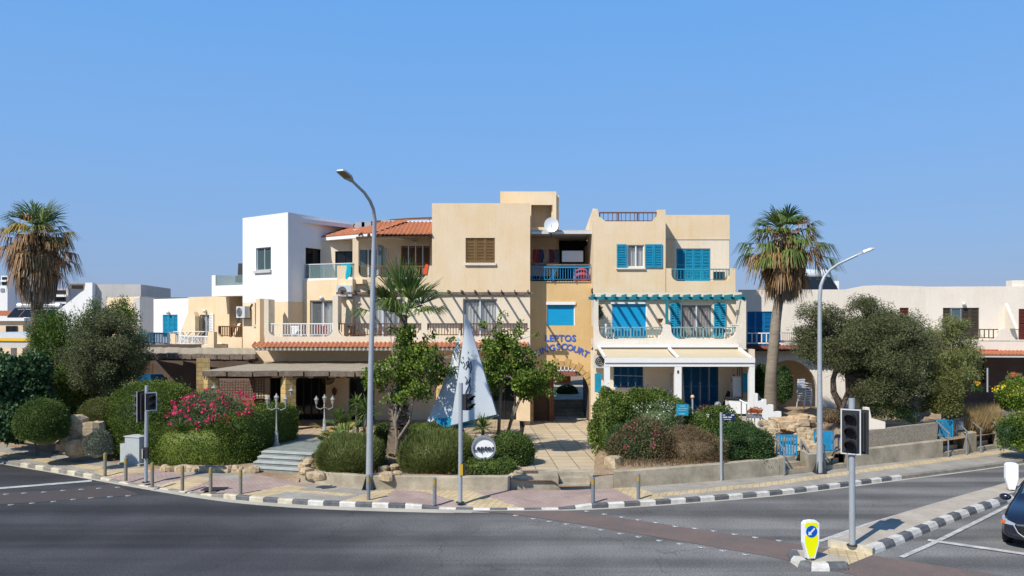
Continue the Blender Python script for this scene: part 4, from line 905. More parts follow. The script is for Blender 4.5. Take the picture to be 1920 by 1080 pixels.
# ================================================================ LEFT TERRACE HOUSES
def house(name, label, pa, da, pb, db, py0, wallm, d=7., z0=.3, holes=()):
    r = thing(name, label, 'house', (X((pa + pb) / 2, (da + db) / 2), (da + db) / 2, z0)); f = Fac(pa, da, pb, db); zt = f.sz((pa + pb) / 2, py0)[1]
    mb = MB(); box_walls(mb, f, 0, f.L, z0, zt, d, holes=holes); mb.build('wall', wallm, r); return r, f, zt
f_ = Fac(353, 46.6, 430, 44.2); rcw = f_.rect(375, 590, 393, 632)
H1, h1, z1_ = house('terrace_house', 'sand yellow terraced house with white shutters and curved fin, left of the white cube', 353, 46.6, 430, 44.2, 556, M['cream'], holes=[rcw])
window(h1, H1, rcw, -.12, M['alu'], None, 2, .05, M['curt'])
for (p0, p1) in ((359, 373), (394.5, 402)):
    r_ = h1.rect(p0, 588, p1, 630); mb = MB(); louvre(h1, mb, *r_, .06, 1, 0, .09, back=0); mb.build('shutter', M['wpaint'], H1)
wall_lamp(h1, H1, 387, 583)
mb = MB(); pts = []
for t in np.linspace(0, 1, 14): pts.append((-.1 + 2.2 * t ** 1.5 if t < 1 else 2.1, 0))
f1 = Fac(336, 46.9, 360, 46.2); fin = [(h1.S(353), 4.2)]
for (px, py) in [(330, 629), (333, 617), (337, 606), (341, 596), (345, 587), (349, 582), (353, 581), (356, 585), (358, 593), (358, 608), (358, 629)]: fin.append(h1.sz(px, py, .8))
mb.prism(fin[1:], h1, .3, .55); mb.build('curved_fin', M['cream'], H1)
mb = MB(); h1.box(mb, h1.S(326, 1.5), h1.S(404, 1.5), 0.002, 1.6, 4.0, 4.28); h1.box(mb, h1.S(393, 1.5), h1.S(404, 1.5), 1.4, 1.6, 4.283, Z(621, 45)); h1.box(mb, h1.S(322, 1.5), h1.S(332, 1.5), 1.4, 1.6, 4.283, Z(625, 46)); mb.build('balcony', M['cream'], H1)
railing(h1, H1, h1.S(332, 1.5), h1.S(392, 1.5), Z(646, 45), Z(628.5, 45), 1.5, M['wpaint'], .13, .03, .07, 1.8)
f_ = Fac(288, 48.9, 353, 46.8); rcw = f_.rect(305, 590, 333, 632)
H2, h2, z2_ = house('terrace_house', 'low white terraced house with a blue shutter door and blue balcony rail', 288, 48.9, 353, 46.8, 560, M['white'], holes=[rcw])
shutter(h2, H2, rcw, -.06, 3, M['blue'], 'shutter_door'); wall_lamp(h2, H2, 318, 586)
railing(h2, H2, h2.S(262, 1.4), h2.S(317, 1.4), Z(645, 47), Z(623, 47), 1.4, M['blue'], .16, .05, .12, 1.5)
mb = MB(); h2.box(mb, h2.S(262, 1.4), h2.S(326, 1.4), .002, 1.5, 3.9, 4.15); h2.box(mb, h2.S(317, 1.4), h2.S(324, 1.4), 1.3, 1.5, 4.153, Z(622, 47)); mb.build('balcony', M['white'], H2)
H3, h3, _ = house('house', 'plain sand coloured gable end beside a side wall painted in shade grey, behind the grey green tree', 200, 55, 262, 52.5, 557, M['cream'])
H4, h4, _ = house('house', 'blank wall painted in shade grey beside the low white terraced house', 262, 51.0, 290, 51.5, 558, M['greyr'])  # grey colour puts the shaded side of this wall into the render
H5, h5, z5 = house('house', 'large house end painted in pale shade grey, with a white sloping stair wall, behind the dark trees', 172, 58, 264, 58.5, 533, M['greyr'], 8)  # grey render carries the tone of a side wall in shade
mb = MB(); f5 = Fac(100, 57.8, 176, 57.6); out = [f5.sz(px, py) for px, py in [(104, 640), (104, 585), (120, 573), (136, 561), (150, 549), (158, 544), (160, 530), (173, 530), (173, 640)]]; mb.prism(out, f5, -.4, 0); mb.build('stair_wall', M['white'], H5)
window(h5, H5, (f5.S(128) - f5.L + .3, f5.S(140) - f5.L, Z(612, 58), Z(596, 58)), .1, M['alu'], M['paneg'], 1)

# shaded shop wing with low reed canopies, left
SW = thing('porch', 'long weathered reed porch over the shaded shop on the left, with a blue door', 'porch', (X(370, 40), 40, .4))
canopy(SW, ((X(270, 42.5), 42.5), (X(478, 41.5), 41.5)), ((X(268, 39.5), 39.5), (X(480, 38.6), 38.6)), 4.15, 3.98, 0, 9)
for px, d_ in ((381, 38.6),): pier(SW, px, d_, .6, 3.75, .3, R(20))
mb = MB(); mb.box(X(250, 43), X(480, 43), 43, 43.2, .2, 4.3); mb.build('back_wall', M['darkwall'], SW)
mb = MB(); mb.box(X(258, 42.9), X(303, 42.9), 42.9, 42.98, .4, 2.7); mb.build('door', M['dblue'], SW)
mb = MB(); mb.box(X(263, 42.5), X(288, 42.5), 42.4, 42.46, 2.75, 3.3); mb.build('sign_board', M['wood'], SW)
mb = MB(); mb.box(X(372, 40), X(378, 40), 39.8, 40.0, .3, 3.6); mb.build('post', M['wood'], SW)
# bench-like wooden trestles on the roof of that porch (white folding furniture)
FT = thing('folding_table', 'white folding cafe table on the balcony of the sand yellow terraced house', 'table', tuple(P(346, 648, 44.6)))
c = Vector(FT.location); mb = MB(); mb.cbox(c + Vector((0, 0, .78)), (1.0, .6, .04)); mb.build('table_top', M['wpaint'], FT)
for s_ in (-1, 1):
    for k in (-.25, .25): mb = MB(); mb.bar(c + Vector((s_ * .4, k, 0)), c + Vector((-s_ * .25, k, .76)), .04); mb.build('leg', M['wpaint'], FT)
o = dup(FT, P(370, 648, 44.3), 'white folding cafe table nearer the white shutters, on the balcony of the sand yellow house'); 

# ================================================================ RIGHT BUILDING
RBd = thing('apartment_building', 'sand coloured house with bright blue shutters, teal pergola and long cream awning', 'building', (X(1250, 40), 40, 1.0))
Q = Fac(1112, 40, 1412, 40); zq1 = Z(636, 39); zq2 = Z(548, 40); zs2 = Z(527, 40)
sh1 = Q.rect(1177, 459, 1208, 501); dr = Q.shift(-1.5).rect(1268, 466, 1332, 527)
mb = MB()
# left upper block with slanting shoulder and U-shaped roof cut-out
zt = Z(391, 40); pol = [(Q.S(1112), Z(436, 40)), (Q.S(1112), Z(520, 40)), (Q.S(1248), Z(520, 40)), (Q.S(1248), Z(393, 40)), (Q.S(1238), Z(393, 40))]
z416 = Z(415, 40)
a0, a1 = Q.S(1112.5), Q.S(1248)
Q.wall(mb, a0, a1, zq2, Z(436, 40), [sh1], 0, .25)
top = [(a0, Z(436, 40)), (a1, Z(436, 40)), (a1, Z(393, 40)), (Q.S(1233), Z(393, 40))] + [(Q.S(1233) - .28 * math.sin(t), z416 + .3 * (1 - math.sin(t)) * 1.0) for t in np.linspace(.2, PI / 2, 5)] + [(Q.S(1128) + .2, z416)] + [(Q.S(1123), z416 + .25), (Q.S(1121), Z(394, 40)), (Q.S(1118), Z(391, 40)), (Q.S(1114.5), Z(391.5, 40)), (Q.S(1113), Z(395, 40))]
mb.prism(top, Q, -.25, 0)
Qs = [Q.pt(Q.S(1114), -.25, Z(391, 40)), Q.pt(Q.S(1114), -2.2, Z(391, 40))]
pl = [(-.25, Z(391, 40)), (-.6, Z(391, 40)), (-3.2, Z(436, 40)), (-3.2, Z(448, 40)), (-.25, Z(448, 40))]
vs = [Q.pt(a0 + k, o_, z) for k in (0, .25) for (o_, z) in pl]; mb.add(vs, [(0, 1, 2, 3, 4), (9, 8, 7, 6, 5)] + [(k, 5 + k, 5 + (k + 1) % 5, (k + 1) % 5) for k in range(5)])
# slanting shoulder seen on the left of the block
sh = [(Q.S(1096, -3), Z(436, 43)), (Q.S(1112, -3), Z(391, 43)), (Q.S(1116, -3), Z(391, 43)), (Q.S(1116, -3), Z(436, 43))]; mb.prism(sh, Q, -3.2, -3.0)
Q.box(mb, a0, a0 + .25, -6, -.25, zq2, Z(448, 40)); Q.box(mb, a1 - .25, a1, -1.499, -.25, zq2, Z(393, 40)); Q.box(mb, a0 + .25, a1 - .25, -6, -.25, 9.9, 10.1)
# right upper block, set back
a2 = Q.S(1368) * 1.0; bk = Q.shift(-1.5); b0, b1 = bk.S(1246), bk.S(1368); 
bk.wall(mb, b0, b1, Z(540, 41.5), Z(403, 41.5), [dr], 0, .25); bk.box(mb, b1 - .25, b1, -5, -.25, 6.5, Z(403, 41.5)); bk.box(mb, b0, b1 - .25, -5, -.25, 10.2, 10.4); bk.box(mb, a0 + .25, b1, -5.25, -5, 2, 10.9)
mb.build('wall', M['cream'], RBd)
mb = MB(); bk.wall(mb, b0 + .5, b1 - .02, Z(528, 41.5), Z(448.5, 41.5), [dr], .004 + .02, .02); mb.build('pale_wall_panel', M['pale'], RBd)
mb = MB(); bk.box(mb, b0, b1, .025, .05, Z(449.5, 41.5), Z(448, 41.5)); mb.build('string_line', M['greyr'], RBd)
shutter(bk, RBd, dr, -.02, 4, M['blue'], 'shutter_door')
mb = MB(); bk.box(mb, bk.S(1341, .9), bk.S(1360, .9), .5, .8, Z(526, 41), Z(510, 41)); mb.build('air_conditioner', M['dkgrey'], RBd)
window(Q, RBd, sh1, -.1, M['wpaint'], None, 2, .05, M['curt'])
for (p0, p1, n_) in ((1156, 1175, 1), (1209, 1242, 2)): r_ = Q.rect(p0, 458, p1, 502); mb = MB(); louvre(Q, mb, *r_, .05, n_, 0, .085, back=0); mb.build('shutter', M['blue'], RBd)
mb = MB(); Q.box(mb, Q.S(1155), Q.S(1210), .002, .1, Z(505, 40), Z(502.5, 40)); mb.build('sill', M['offwhite'], RBd)
railing(Q, RBd, Q.S(1124), Q.S(1232), z416 - .02, Z(397, 40), -.12, M['railw'], .21, .03, .08, 1.0, name='roof_railing')
# second floor balcony parapet
mb = MB(); pol = parapet_poly(Q.S(1249), Q.S(1379), zq2, Z(503, 40), [(Q.S(1259), Q.S(1369), Z(527, 40))], .35); mb.prism(pol, Q, -.2, -.0); Q.box(mb, Q.S(1379) - .2, Q.S(1379), -5, -.2, zq2, Z(503, 40)); Q.box(mb, a0, Q.S(1379) - .2, -5, -.25, zq2 - .0, zq2 + .22); mb.build('balcony_parapet', M['cream'], RBd)
railing(Q, RBd, Q.S(1259), Q.S(1369), Z(526, 40), Z(503.5, 40), -.1, mat('cyan_rail', (.02, .30, .42), .5), .16, .022, .07, 1.5, rnd=.25)
# first floor
rc_r = Q.rect(1146, 566, 1213, 633); rc_c = Q.rect(1277, 570, 1336, 633); zfl = Z(634, 40)
mb = MB(); Q.wall(mb, Q.S(1113), Q.S(1391), zq1 - .6, zq2 - .003, [(rc_r[0], rc_r[1], zq1 + .02, rc_r[3]), (rc_c[0], rc_c[1], zq1 + .02, rc_c[3])]); Q.box(mb, Q.S(1391) - .25, Q.S(1391), -5, -.25, 1.0, zq2 - .003); mb.build('wall', M['pale'], RBd)
roller(Q, RBd, (rc_r[0], rc_r[1], zq1 + .02, rc_r[3]), -.06, .1, name='roller_door')
window(Q, RBd, (rc_c[0], rc_c[1], zq1 + .02, rc_c[3]), -.12, M['alu'], None, 2, .06, M['gcurt'])
for (p0, p1, n_) in ((1256, 1276, 2), (1338, 1361, 2)): r_ = Q.rect(p0, 568, p1, 634); mb = MB(); louvre(Q, mb, r_[0], r_[1], zq1 + .05, r_[3], .06, n_, 0, .09, back=0); mb.build('shutter', M['blue'], RBd)
Qf = Q.shift(1.3); SF = lambda px: Qf.S(px)
mb = MB(); Q.box(mb, SF(1113), SF(1399), .003, 1.05, zq1 - .25, zq1 - .003); zrq = Z(612, 38.7)
pol = parapet_poly(SF(1113), SF(1399), Z(655, 38.7), zrq, [(SF(1123), SF(1243), Z(635.5, 38.7)), (SF(1258.5), SF(1380.5), Z(635.5, 38.7))], .45)
mb.prism(pol, Q, 1.06, 1.3); Q.box(mb, SF(1113), SF(1122), .3, 1.297, zrq, Z(562, 38.7)); Q.box(mb, SF(1391), SF(1399), .3, 1.297, zrq, Z(563, 38.7)); Q.box(mb, SF(1243.5), SF(1257.5), 1.061, 1.297, zrq, Z(609, 38.7))
Q.box(mb, SF(1399) - .2, SF(1399), 0.002, 1.06, Z(655, 38.7), zrq)
mb.build('balcony_parapet', M['white'] if False else M['offwhite'], RBd)
for (p0, p1) in ((1123, 1243), (1258.5, 1380.5)): railing(Q, RBd, SF(p0), SF(p1), Z(635, 38.7), Z(613, 38.7), 1.18, M['tealrail'], .15, .035, .07, 1.5, rnd=.4)
mb = MB(); Q.box(mb, SF(1249), SF(1253.5), 1.1, 1.25, Z(608, 38.7), Z(562, 38.7)); mb.build('pergola_post', M['teal'], RBd)
pergola(Q, RBd, SF(1104), SF(1401), -.0 + .05, 1.2, Z(559, 38.7), M['teal'], 15, .11, lift=.12)
# potted plant hung on the wall
PP = thing('hanging_pot', 'terracotta pot with a thin trailing plant hanging by the blue roller door', 'plant pot', tuple(P(1238, 601, 39.6)))
c = Vector(PP.location); mb = MB(); mb.lathe(c, [(.07, -.1), (.15, .08), (.16, .1)], 12); mb.build('pot', M['tile'], PP)
# ground floor
zfl = Z(765, 40.6) - .12; zfl = 1.08
rg = Q.rect(1153, 683, 1209, 728); rd = Q.rect(1284, 683, 1352, 765)
mb = MB(); Q.wall(mb, Q.S(1110), Q.S(1391), .3, zq1 - .6 - .003, [rg, (rd[0], rd[1], zfl, rd[3])], -.5, .25); Q.box(mb, Q.S(1391) + .0, Q.S(1393) + .2, -.5, 1.3, .3, Z(655, 38.7)); mb.build('wall', M['pale'], RBd)
shutter(Q, RBd, rg, -.58, 4, M['dblue']); shutter(Q, RBd, (rd[0], rd[1], zfl, rd[3]), -.58, 4, M['dblue'], 'shutter_door')
mb = MB(); Q.box(mb, rg[0] - .1, rg[1] + .1, -.5, -.35, rg[2] - .1, rg[2] - .003); mb.build('sill', M['offwhite'], RBd)
mb = MB(); y1 = 36.9; Q.box(mb, Q.S(1113), Q.S(1395), -.5, 2.6, .5, zfl); mb.build('terrace_floor', M['concl'], RBd)
AW = Q.shift(0)
# awning and its white frame
AF = 37.3; 
def pz(px, py, d): return P(px, py, d)
L0, L1, Mid0, Mid1, R0, R1 = pz(1121, 650, 38.65), pz(1134, 672, AF - .2), pz(1252, 651, 38.65), pz(1272, 673, AF - .2), pz(1383, 652, 38.65), pz(1410, 674, AF - .2)
zA0 = Z(651, 38.65); zA1 = Z(672, AF - .2)
mb = MB()
for (xa, xb, xc, xd) in ((L0.x + .1, Mid0.x - .06, L1.x + .05, Mid1.x - .1), (Mid0.x + .1, R0.x, Mid1.x + .1, R1.x - .1)):
    n = 12
    for i in range(n):
        t0, t1 = i / n, (i + 1) / n; sg = lambda t: -.05 * math.sin(PI * t)
        mb.add([(lerp(xa, xc, t0), lerp(38.6, AF - .2, t0), lerp(zA0 - .06, zA1, t0) + sg(t0)), (lerp(xb, xd, t0), lerp(38.6, AF - .2, t0), lerp(zA0 - .06, zA1, t0) + sg(t0)), (lerp(xb, xd, t1), lerp(38.6, AF - .2, t1), lerp(zA0 - .06, zA1, t1) + sg(t1)), (lerp(xa, xc, t1), lerp(38.6, AF - .2, t1), lerp(zA0 - .06, zA1, t1) + sg(t1))], [(0, 1, 2, 3)])
mb.build('awning', M['awn'], RBd)
mb = MB(); zt_ = Z(672, AF - .2); xL, xR, xM = X(1132.5, AF), X(1413, AF), X(1270, AF)
mb.box(xL, xR, AF - .24, AF - .2, Z(680, AF - .2), Z(671, AF - .2)); mb.box(L0.x, R0.x, 38.45, 38.66, zA0, zA0 + .14)
for a_, b_ in ((L0, L1), (Mid0, Mid1), (R0, R1)): mb.bar(a_ + Vector((0, 0, .02)), b_ + Vector((0, -.03, .04)), .09, .12)
mb.build('awning_frame', M['wpaint'], RBd)
mb = MB(); mb.box(xL, xR, AF - .18, AF, Z(687, AF), Z(680, AF)); mb.build('beam', M['wpaint'], RBd)
for (p0, p1) in ((1132.5, 1143), (1264, 1276.5), (1403, 1413)):
    mb = MB(); mb.box(X(p0, AF), X(p1, AF), AF - .17, AF + .1, zfl - .3, Z(687, AF) - .003); mb.build('post', M['wpaint'], RBd)
mb = MB(); mb.box(X(1268.3, AF), X(1271.5, AF), AF - .19, AF - .172, Z(699.5, AF), Z(694, AF)); mb.build('house_number_plate', M['dkgrey'], RBd)
mb = MB(); mb.box(X(1278, 38), X(1281, 38), 39.9, 40.0, Z(704, 40), Z(695, 40)); mb.build('notice_plate', mat('red_plate', (.4, .03, .03), .6), RBd)
mb = MB(); mb.tube([Q.pt(Q.S(1153), -.45, Z(705, 40)), Q.pt(Q.S(1210), -.45, Z(706.5, 40))], .012, 4); mb.build('washing_line', M['alu'], RBd)
ac_unit(RBd, Q, Q.S(1114.5), Z(690, 40), -.4 + .05, .75, .65)
for (p0, p1) in ((1115, 1127), (1392, 1404)): mb = MB(); mb.box(X(p0, 38.6), X(p1, 38.6), 38.5, 38.56, Z(735, 38.6), Z(700, 38.6)); mb.build('blue_side_shutter', M['blue'], RBd)
mb = MB(); [mb.tube([P(p, 688, 39.8), P(p, 765, 39.8)], .025, 5) for p in (1383, 1387, 1391)]; mb.build('drain_pipe', M['oldwood'], RBd)

# ================================================================ RIGHT TERRACE HOUSES
S_ = Fac(1386, 44.6, 1735, 44.0); zr = S_.sz(1480, 543)[1]; z1f = Z(650, 44)
rc1 = S_.rect(1401, 584, 1464, 648); 
HR = thing('terrace_house', 'off white terraced house with blue shutter door and arched porch, behind the olive tree', 'house', (X(1500, 44), 44, .8))
mb = MB(); rc2 = S_.rect(1687, 577, 1704, 640)
S_.wall(mb, 0, S_.L, z1f - .0, zr, [rc1, rc2], 0, .25)
g0, g1, gt = S_.S(1428), S_.S(1532), Z(676, 44); S_.wall(mb, 0, S_.L, .5, z1f - .003, [(g0, g1, .4, gt), (S_.S(1590), S_.S(1700), .4, Z(690, 44))], 0, .3)
n = 20; c_ = (g0 + g1) / 2; ra = (g1 - g0) / 2; zsp = Z(735, 44)
for k in range(n):
    t0, t1 = PI * k / n, PI * (k + 1) / n; f = lambda t: (c_ + ra * math.cos(t) * 1.0, zsp + (gt - zsp) * math.sin(t))
    (xa, za), (xb, zb_) = f(t0), f(t1); mb.add([S_.pt(xa, 0, za), S_.pt(xb, 0, zb_), S_.pt(xb, 0, gt), S_.pt(xa, 0, gt), S_.pt(xa, -.3, za), S_.pt(xb, -.3, zb_), S_.pt(xb, -.3, gt), S_.pt(xa, -.3, gt)], [(0, 1, 2, 3), (4, 5, 6, 7), (0, 4, 5, 1)])
S_.box(mb, 0, S_.L, -7, -6.8, .5, zr - .05); S_.box(mb, .25, S_.L, -6.8, -.25, zr - .5, zr - .3); S_.box(mb, g0 - .2, S_.L, -3, -2.8, .5, z1f - .2); S_.box(mb, g0 - .2, S_.L, -2.8, -.3, z1f - .35, z1f - .1)
xs_ = [1560, 1580, 1600, 1620, 1640, 1660, 1690, 1735]; ys_ = [545, 544, 540, 536, 535, 535, 536, 537]
pol = [(S_.S(1556), zr - .1)] + [(S_.S(x), S_.sz(x, y)[1]) for x, y in zip(xs_, ys_)] + [(S_.L, zr - .1)]
mb.prism([(a, b) for a, b in pol], S_, -.25, .002)
mb.build('wall', M['offwhite'], HR)
mb = MB(); S_.box(mb, 1, S_.L, -2.79, -2.7, .5, z1f - .36); mb.build('porch_wall', M['gold'] if False else M['cream'], HR)
shutter(S_, HR, rc1, -.06, 4, M['dblue'] if False else mat('mid_blue_paint', (.005, .15, .36), .5, .1, 4), 'shutter_door'); shutter(S_, HR, rc2, -.06, 1, M['maroon'])
railing(S_, HR, S_.S(1401, .35), S_.S(1464, .35), Z(646.5, 43.6), Z(624, 43.6), .35, M['wpaint'], .24, .05, .07, 0)
mb = MB(); mb.tube([S_.pt(S_.S(1380, .35), .35, Z(624.5, 43.6)), S_.pt(S_.S(1500, .35), .35, Z(624.5, 43.6))], .02, 5); [mb.tube([S_.pt(S_.S(p, .35), .35, Z(624.5, 43.6)), S_.pt(S_.S(p, .35), .35, Z(646, 43.6))], .012, 4) for p in list(range(1386, 1402, 4)) + list(range(1468, 1500, 4))]; mb.build('thin_railing', M['galv'], HR)
tiles(S_, HR, S_.S(1386), S_.S(1560), .0 + .01, Z(648, 44), .9, Z(654.5, 43.1), M['tilem'], .2)
mb = MB(); S_.box(mb, S_.S(1386), S_.S(1560), .002, .75, Z(659, 43.4), Z(656, 43.4)); mb.build('eave', M['wood'], HR)
mb = MB(); mb.cbox(S_.pt(S_.S(1452), .2, Z(611, 44)), (.01, .01, .01)); wall_lamp(S_, HR, 1452, 610)
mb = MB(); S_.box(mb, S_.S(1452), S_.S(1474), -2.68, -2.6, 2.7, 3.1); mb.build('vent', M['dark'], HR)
S2 = Fac(1735, 44.0, 2010, 43.2)
HR2 = thing('terrace_house', 'cream terraced house with brown shutter door and red tiled porch at the right edge', 'house', (X(1850, 43.5), 43.5, .8))
rb = S2.rect(1768, 577, 1836, 640); rm = S2.rect(1910, 579, 1955, 640); zr2 = S2.sz(1850, 537)[1]
mb = MB(); S2.wall(mb, 0.003, S2.L, Z(668, 43.6), zr2, [rb, rm], 0, .25); S2.box(mb, 0, S2.L, -7, -6.8, .5, zr2 - .05); S2.box(mb, .2, S2.L, -6.8, -.25, zr2 - .5, zr2 - .3); S2.box(mb, S2.S(1902), S2.S(1925), -.9, -.26, zr2 - .3, Z(526, 44))
mb.build('wall', M['offwhite'], HR2)
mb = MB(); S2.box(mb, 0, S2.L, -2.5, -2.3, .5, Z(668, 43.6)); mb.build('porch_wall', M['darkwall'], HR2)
shutter(S2, HR2, (rb[0], lerp(rb[0], rb[1], .22), rb[2], rb[3]), -.06, 1, M['darksh']); shutter(S2, HR2, (lerp(rb[0], rb[1], .52), rb[1], rb[2], rb[3]), -.06, 2, M['darksh']); window(S2, HR2, (lerp(rb[0], rb[1], .22), lerp(rb[0], rb[1], .52), rb[2], rb[3]), -.08, M['galv'], M['paneg'], 1)
shutter(S2, HR2, rm, -.04, 2, M['maroon'])
mb = MB(); S2.box(mb, S2.S(1735), S2.S(2000), .003, 1.2, Z(640, 43), Z(638, 43)); 
pol = [(S2.S(1790, 1.2), Z(668, 42.3)), (S2.L, Z(668, 42.3)), (S2.L, Z(637, 42.3)), (S2.S(1905, 1.2), Z(637, 42.3)), (S2.S(1897, 1.2), Z(628, 42.3)), (S2.S(1893, 1.2), Z(616, 42.3)), (S2.S(1884, 1.2), Z(615, 42.3)), (S2.S(1876, 1.2), Z(618, 42.3)), (S2.S(1872, 1.2), Z(628, 42.3)), (S2.S(1864, 1.2), Z(635, 42.3)), (S2.S(1857, 1.2), Z(637, 42.3)), (S2.S(1790, 1.2), Z(637, 42.3))]
mb.prism(pol, S2, .98, 1.2); mb.build('balcony_parapet', M['offwhite'], HR2)
vs = [S2.pt(S2.S(1884), .003, Z(569, 43.5)), S2.pt(S2.S(1884) + .15, .003, Z(569, 43.5)), S2.pt(S2.S(1884) + .15, 1.1, Z(616, 42.4)), S2.pt(S2.S(1884), 1.1, Z(616, 42.4)), S2.pt(S2.S(1884), .003, Z(616, 43.5)), S2.pt(S2.S(1884) + .15, .003, Z(616, 43.5))]
mb = MB(); mb.add(vs, [(0, 1, 2, 3), (0, 3, 4), (1, 5, 2), (3, 2, 5, 4)]); mb.build('sloping_fin', M['offwhite'], HR2)
railing(S2, HR2, S2.S(1795, 1.1), S2.S(1871, 1.1), Z(636, 42.3), Z(617, 42.3), 1.1, M['darksh'], .22, .04, .06, 0, rnd=.0)
railing(S2, HR2, S2.S(1904, 1.1), S2.S(1990, 1.1), Z(636, 42.3), Z(617, 42.3), 1.1, M['maroon'], .16, .02, .04, 0)
tiles(S2, HR2, S2.S(1800, 2), S2.L, 1.21, Z(658, 42), 2.0, Z(665, 41.2), M['tile'], .2)
mb = MB(); S2.box(mb, S2.S(1800, 2), S2.S(1885, 2), 1.21, 1.3, Z(660, 42), Z(656, 42)); mb.build('red_fascia', mat('red_paint', (.35, .04, .03), .6), HR2)
mb = MB(); S2.box(mb, S2.S(1790, 2), S2.L, 1.85, 1.98, Z(671, 41.2), Z(668, 41.2)); mb.build('gutter_beam', M['greyr'], HR2)
for px in (1851.5,): mb = MB(); mb.tube([P(px, 690, 41.6), P(px, 735, 41.6)], .04, 6); mb.build('porch_post', M['galvl'], HR2)
wall_lamp(S2, HR2, 1806, 570)
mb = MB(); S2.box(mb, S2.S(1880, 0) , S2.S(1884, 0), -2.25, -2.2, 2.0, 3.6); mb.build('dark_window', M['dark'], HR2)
# distant modern house and roof equipment behind the right row
HM = thing('house', 'distant modern white house with glass roof balustrade, behind the off white terrace', 'house', (X(1540, 70), 70, .3))
fM = Fac(1495, 70, 1573, 70); mb = MB(); fM.box(mb, 0, fM.L, -8, 0, 3, Z(527, 70)); mb.build('wall', M['white'], HM); mb = MB(); fM.box(mb, fM.S(1508), fM.L - .1, -.1, -.05, Z(526.5, 70), Z(516, 70)); mb.build('glass_balustrade', M['bglass'], HM)
window(fM, HM, fM.rect(1535, 534, 1568, 544), .05, M['alu'], M['paneg'], 3)
def solar(px, py, d, label, wd=2.2):
    t = thing('solar_water_heater', label, 'solar heater', tuple(P(px, py, d)), 'roof solar water heaters'); c = Vector(t.location)
    mb = MB(); mb.tube([c + Vector((-wd * .4, .3, 1.0)), c + Vector((wd * .4, .3, 1.0))], .3, 12); mb.build('tank', M['alu'], t, True)
    for s_ in (-1, 1):
        mb = MB(); mb.cbox(c + Vector((s_ * wd * .26, -.5, .35)), (wd * .46, 1.5, .07), 0, Matrix.Rotation(R(35), 3, 'X')); mb.build('panel', M['pane'], t)
    mb = MB(); [mb.bar(c + Vector((k, .3, 0)), c + Vector((k, .3, .8)), .05) for k in (-wd * .4, wd * .4)]; mb.build('stand', M['galv'], t); return t
solar(1497, 543, 50, 'solar heater with white tank on the off white roof, behind the right palm'); solar(1527, 543, 51, 'solar heater panels nearest the right street lamp, on the off white roof')
mb = MB(); c = P(1632, 546, 48); mb.box(c.x - .9, c.x + .9, 47.8, 48.2, c.z - .6, c.z + .5)
# ---- far left background
BG1 = thing('house', 'beige flat roofed house with dark window low behind the left palm', 'house', (X(30, 75), 75, .3)); fb = Fac(-60, 75, 43, 75); mb = MB(); fb.box(mb, 0, fb.L, -8, 0, 2, Z(602, 75)); mb.build('wall', M['cream'], BG1); mb = MB(); fb.box(mb, 0, fb.L + .3, -8, .3, Z(601.8, 75), Z(596, 75)); mb.build('roof', M['white'], BG1)
window(fb, BG1, fb.rect(12, 611, 33, 625), .05, M['dkgrey'], M['pane'], 2)
BG2 = thing('house', 'pale two storey house with wide greenish windows directly behind the left palm trunk', 'house', (X(75, 78), 78, .3)); fb = Fac(44, 78, 108, 78); mb = MB(); fb.box(mb, 0, fb.L, -8, 0, 2, Z(593, 78)); mb.build('wall', M['white'], BG2)
for a, b in ((49, 60), (68, 88)): window(fb, BG2, fb.rect(a, 607, b, 622), .05, M['galv'], M['paneg'], 1)
tiles(fb, BG2, -4, 2.3, -3, Z(583, 81), .0, Z(592, 78), pitch=.3)
solar(48, 593, 76.8, 'solar heater on the small red roof left of the left palm trunk', 2.2); solar(92, 593, 77, 'solar heater on the white roof right of the left palm trunk', 2.4)
PC = thing('station_canopy', 'flat white filling station canopy with a yellow stripe at the left edge', 'canopy', (X(20, 62), 62, 0)); fb = Fac(-90, 62, 62, 60); mb = MB(); fb.box(mb, 0, fb.L, -7, 0, Z(634, 61), Z(624.5, 61)); mb.build('fascia', M['alu'], PC)
mb = MB(); fb.box(mb, 0, fb.L, -.5, .02, Z(639, 61), Z(634.2, 61)); mb.build('yellow_stripe', mat('yellow_paint', (.75, .45, .02), .5), PC); mb = MB(); fb.box(mb, 0, fb.L, -7, -.1, Z(652, 61), Z(639.2, 61)); mb.build('underside', M['greyr'], PC)
mb = MB(); [mb.box(X(p, 63), X(p + 6, 63), 63, 63.4, 0, 4) for p in (-40, 20)]; mb.build('column', M['alu'], PC)
BG3 = thing('building', 'tall plain white block with faint blue lettering at the far left edge', 'building', (X(0, 95), 95, .3)); fb = Fac(-80, 95, 14, 95); mb = MB(); fb.box(mb, 0, fb.L, -9, 0, 2, Z(536, 95)); mb.build('wall', M['white'], BG3)
mb = MB(); s_, z_ = fb.sz(5, 544); [mb.cbox(fb.pt(s_ + k * .6, .05, z_), (.42, .06, .42)) for k in range(-3, 1)]; mb.build('sign_marks', M['galv'], BG3)
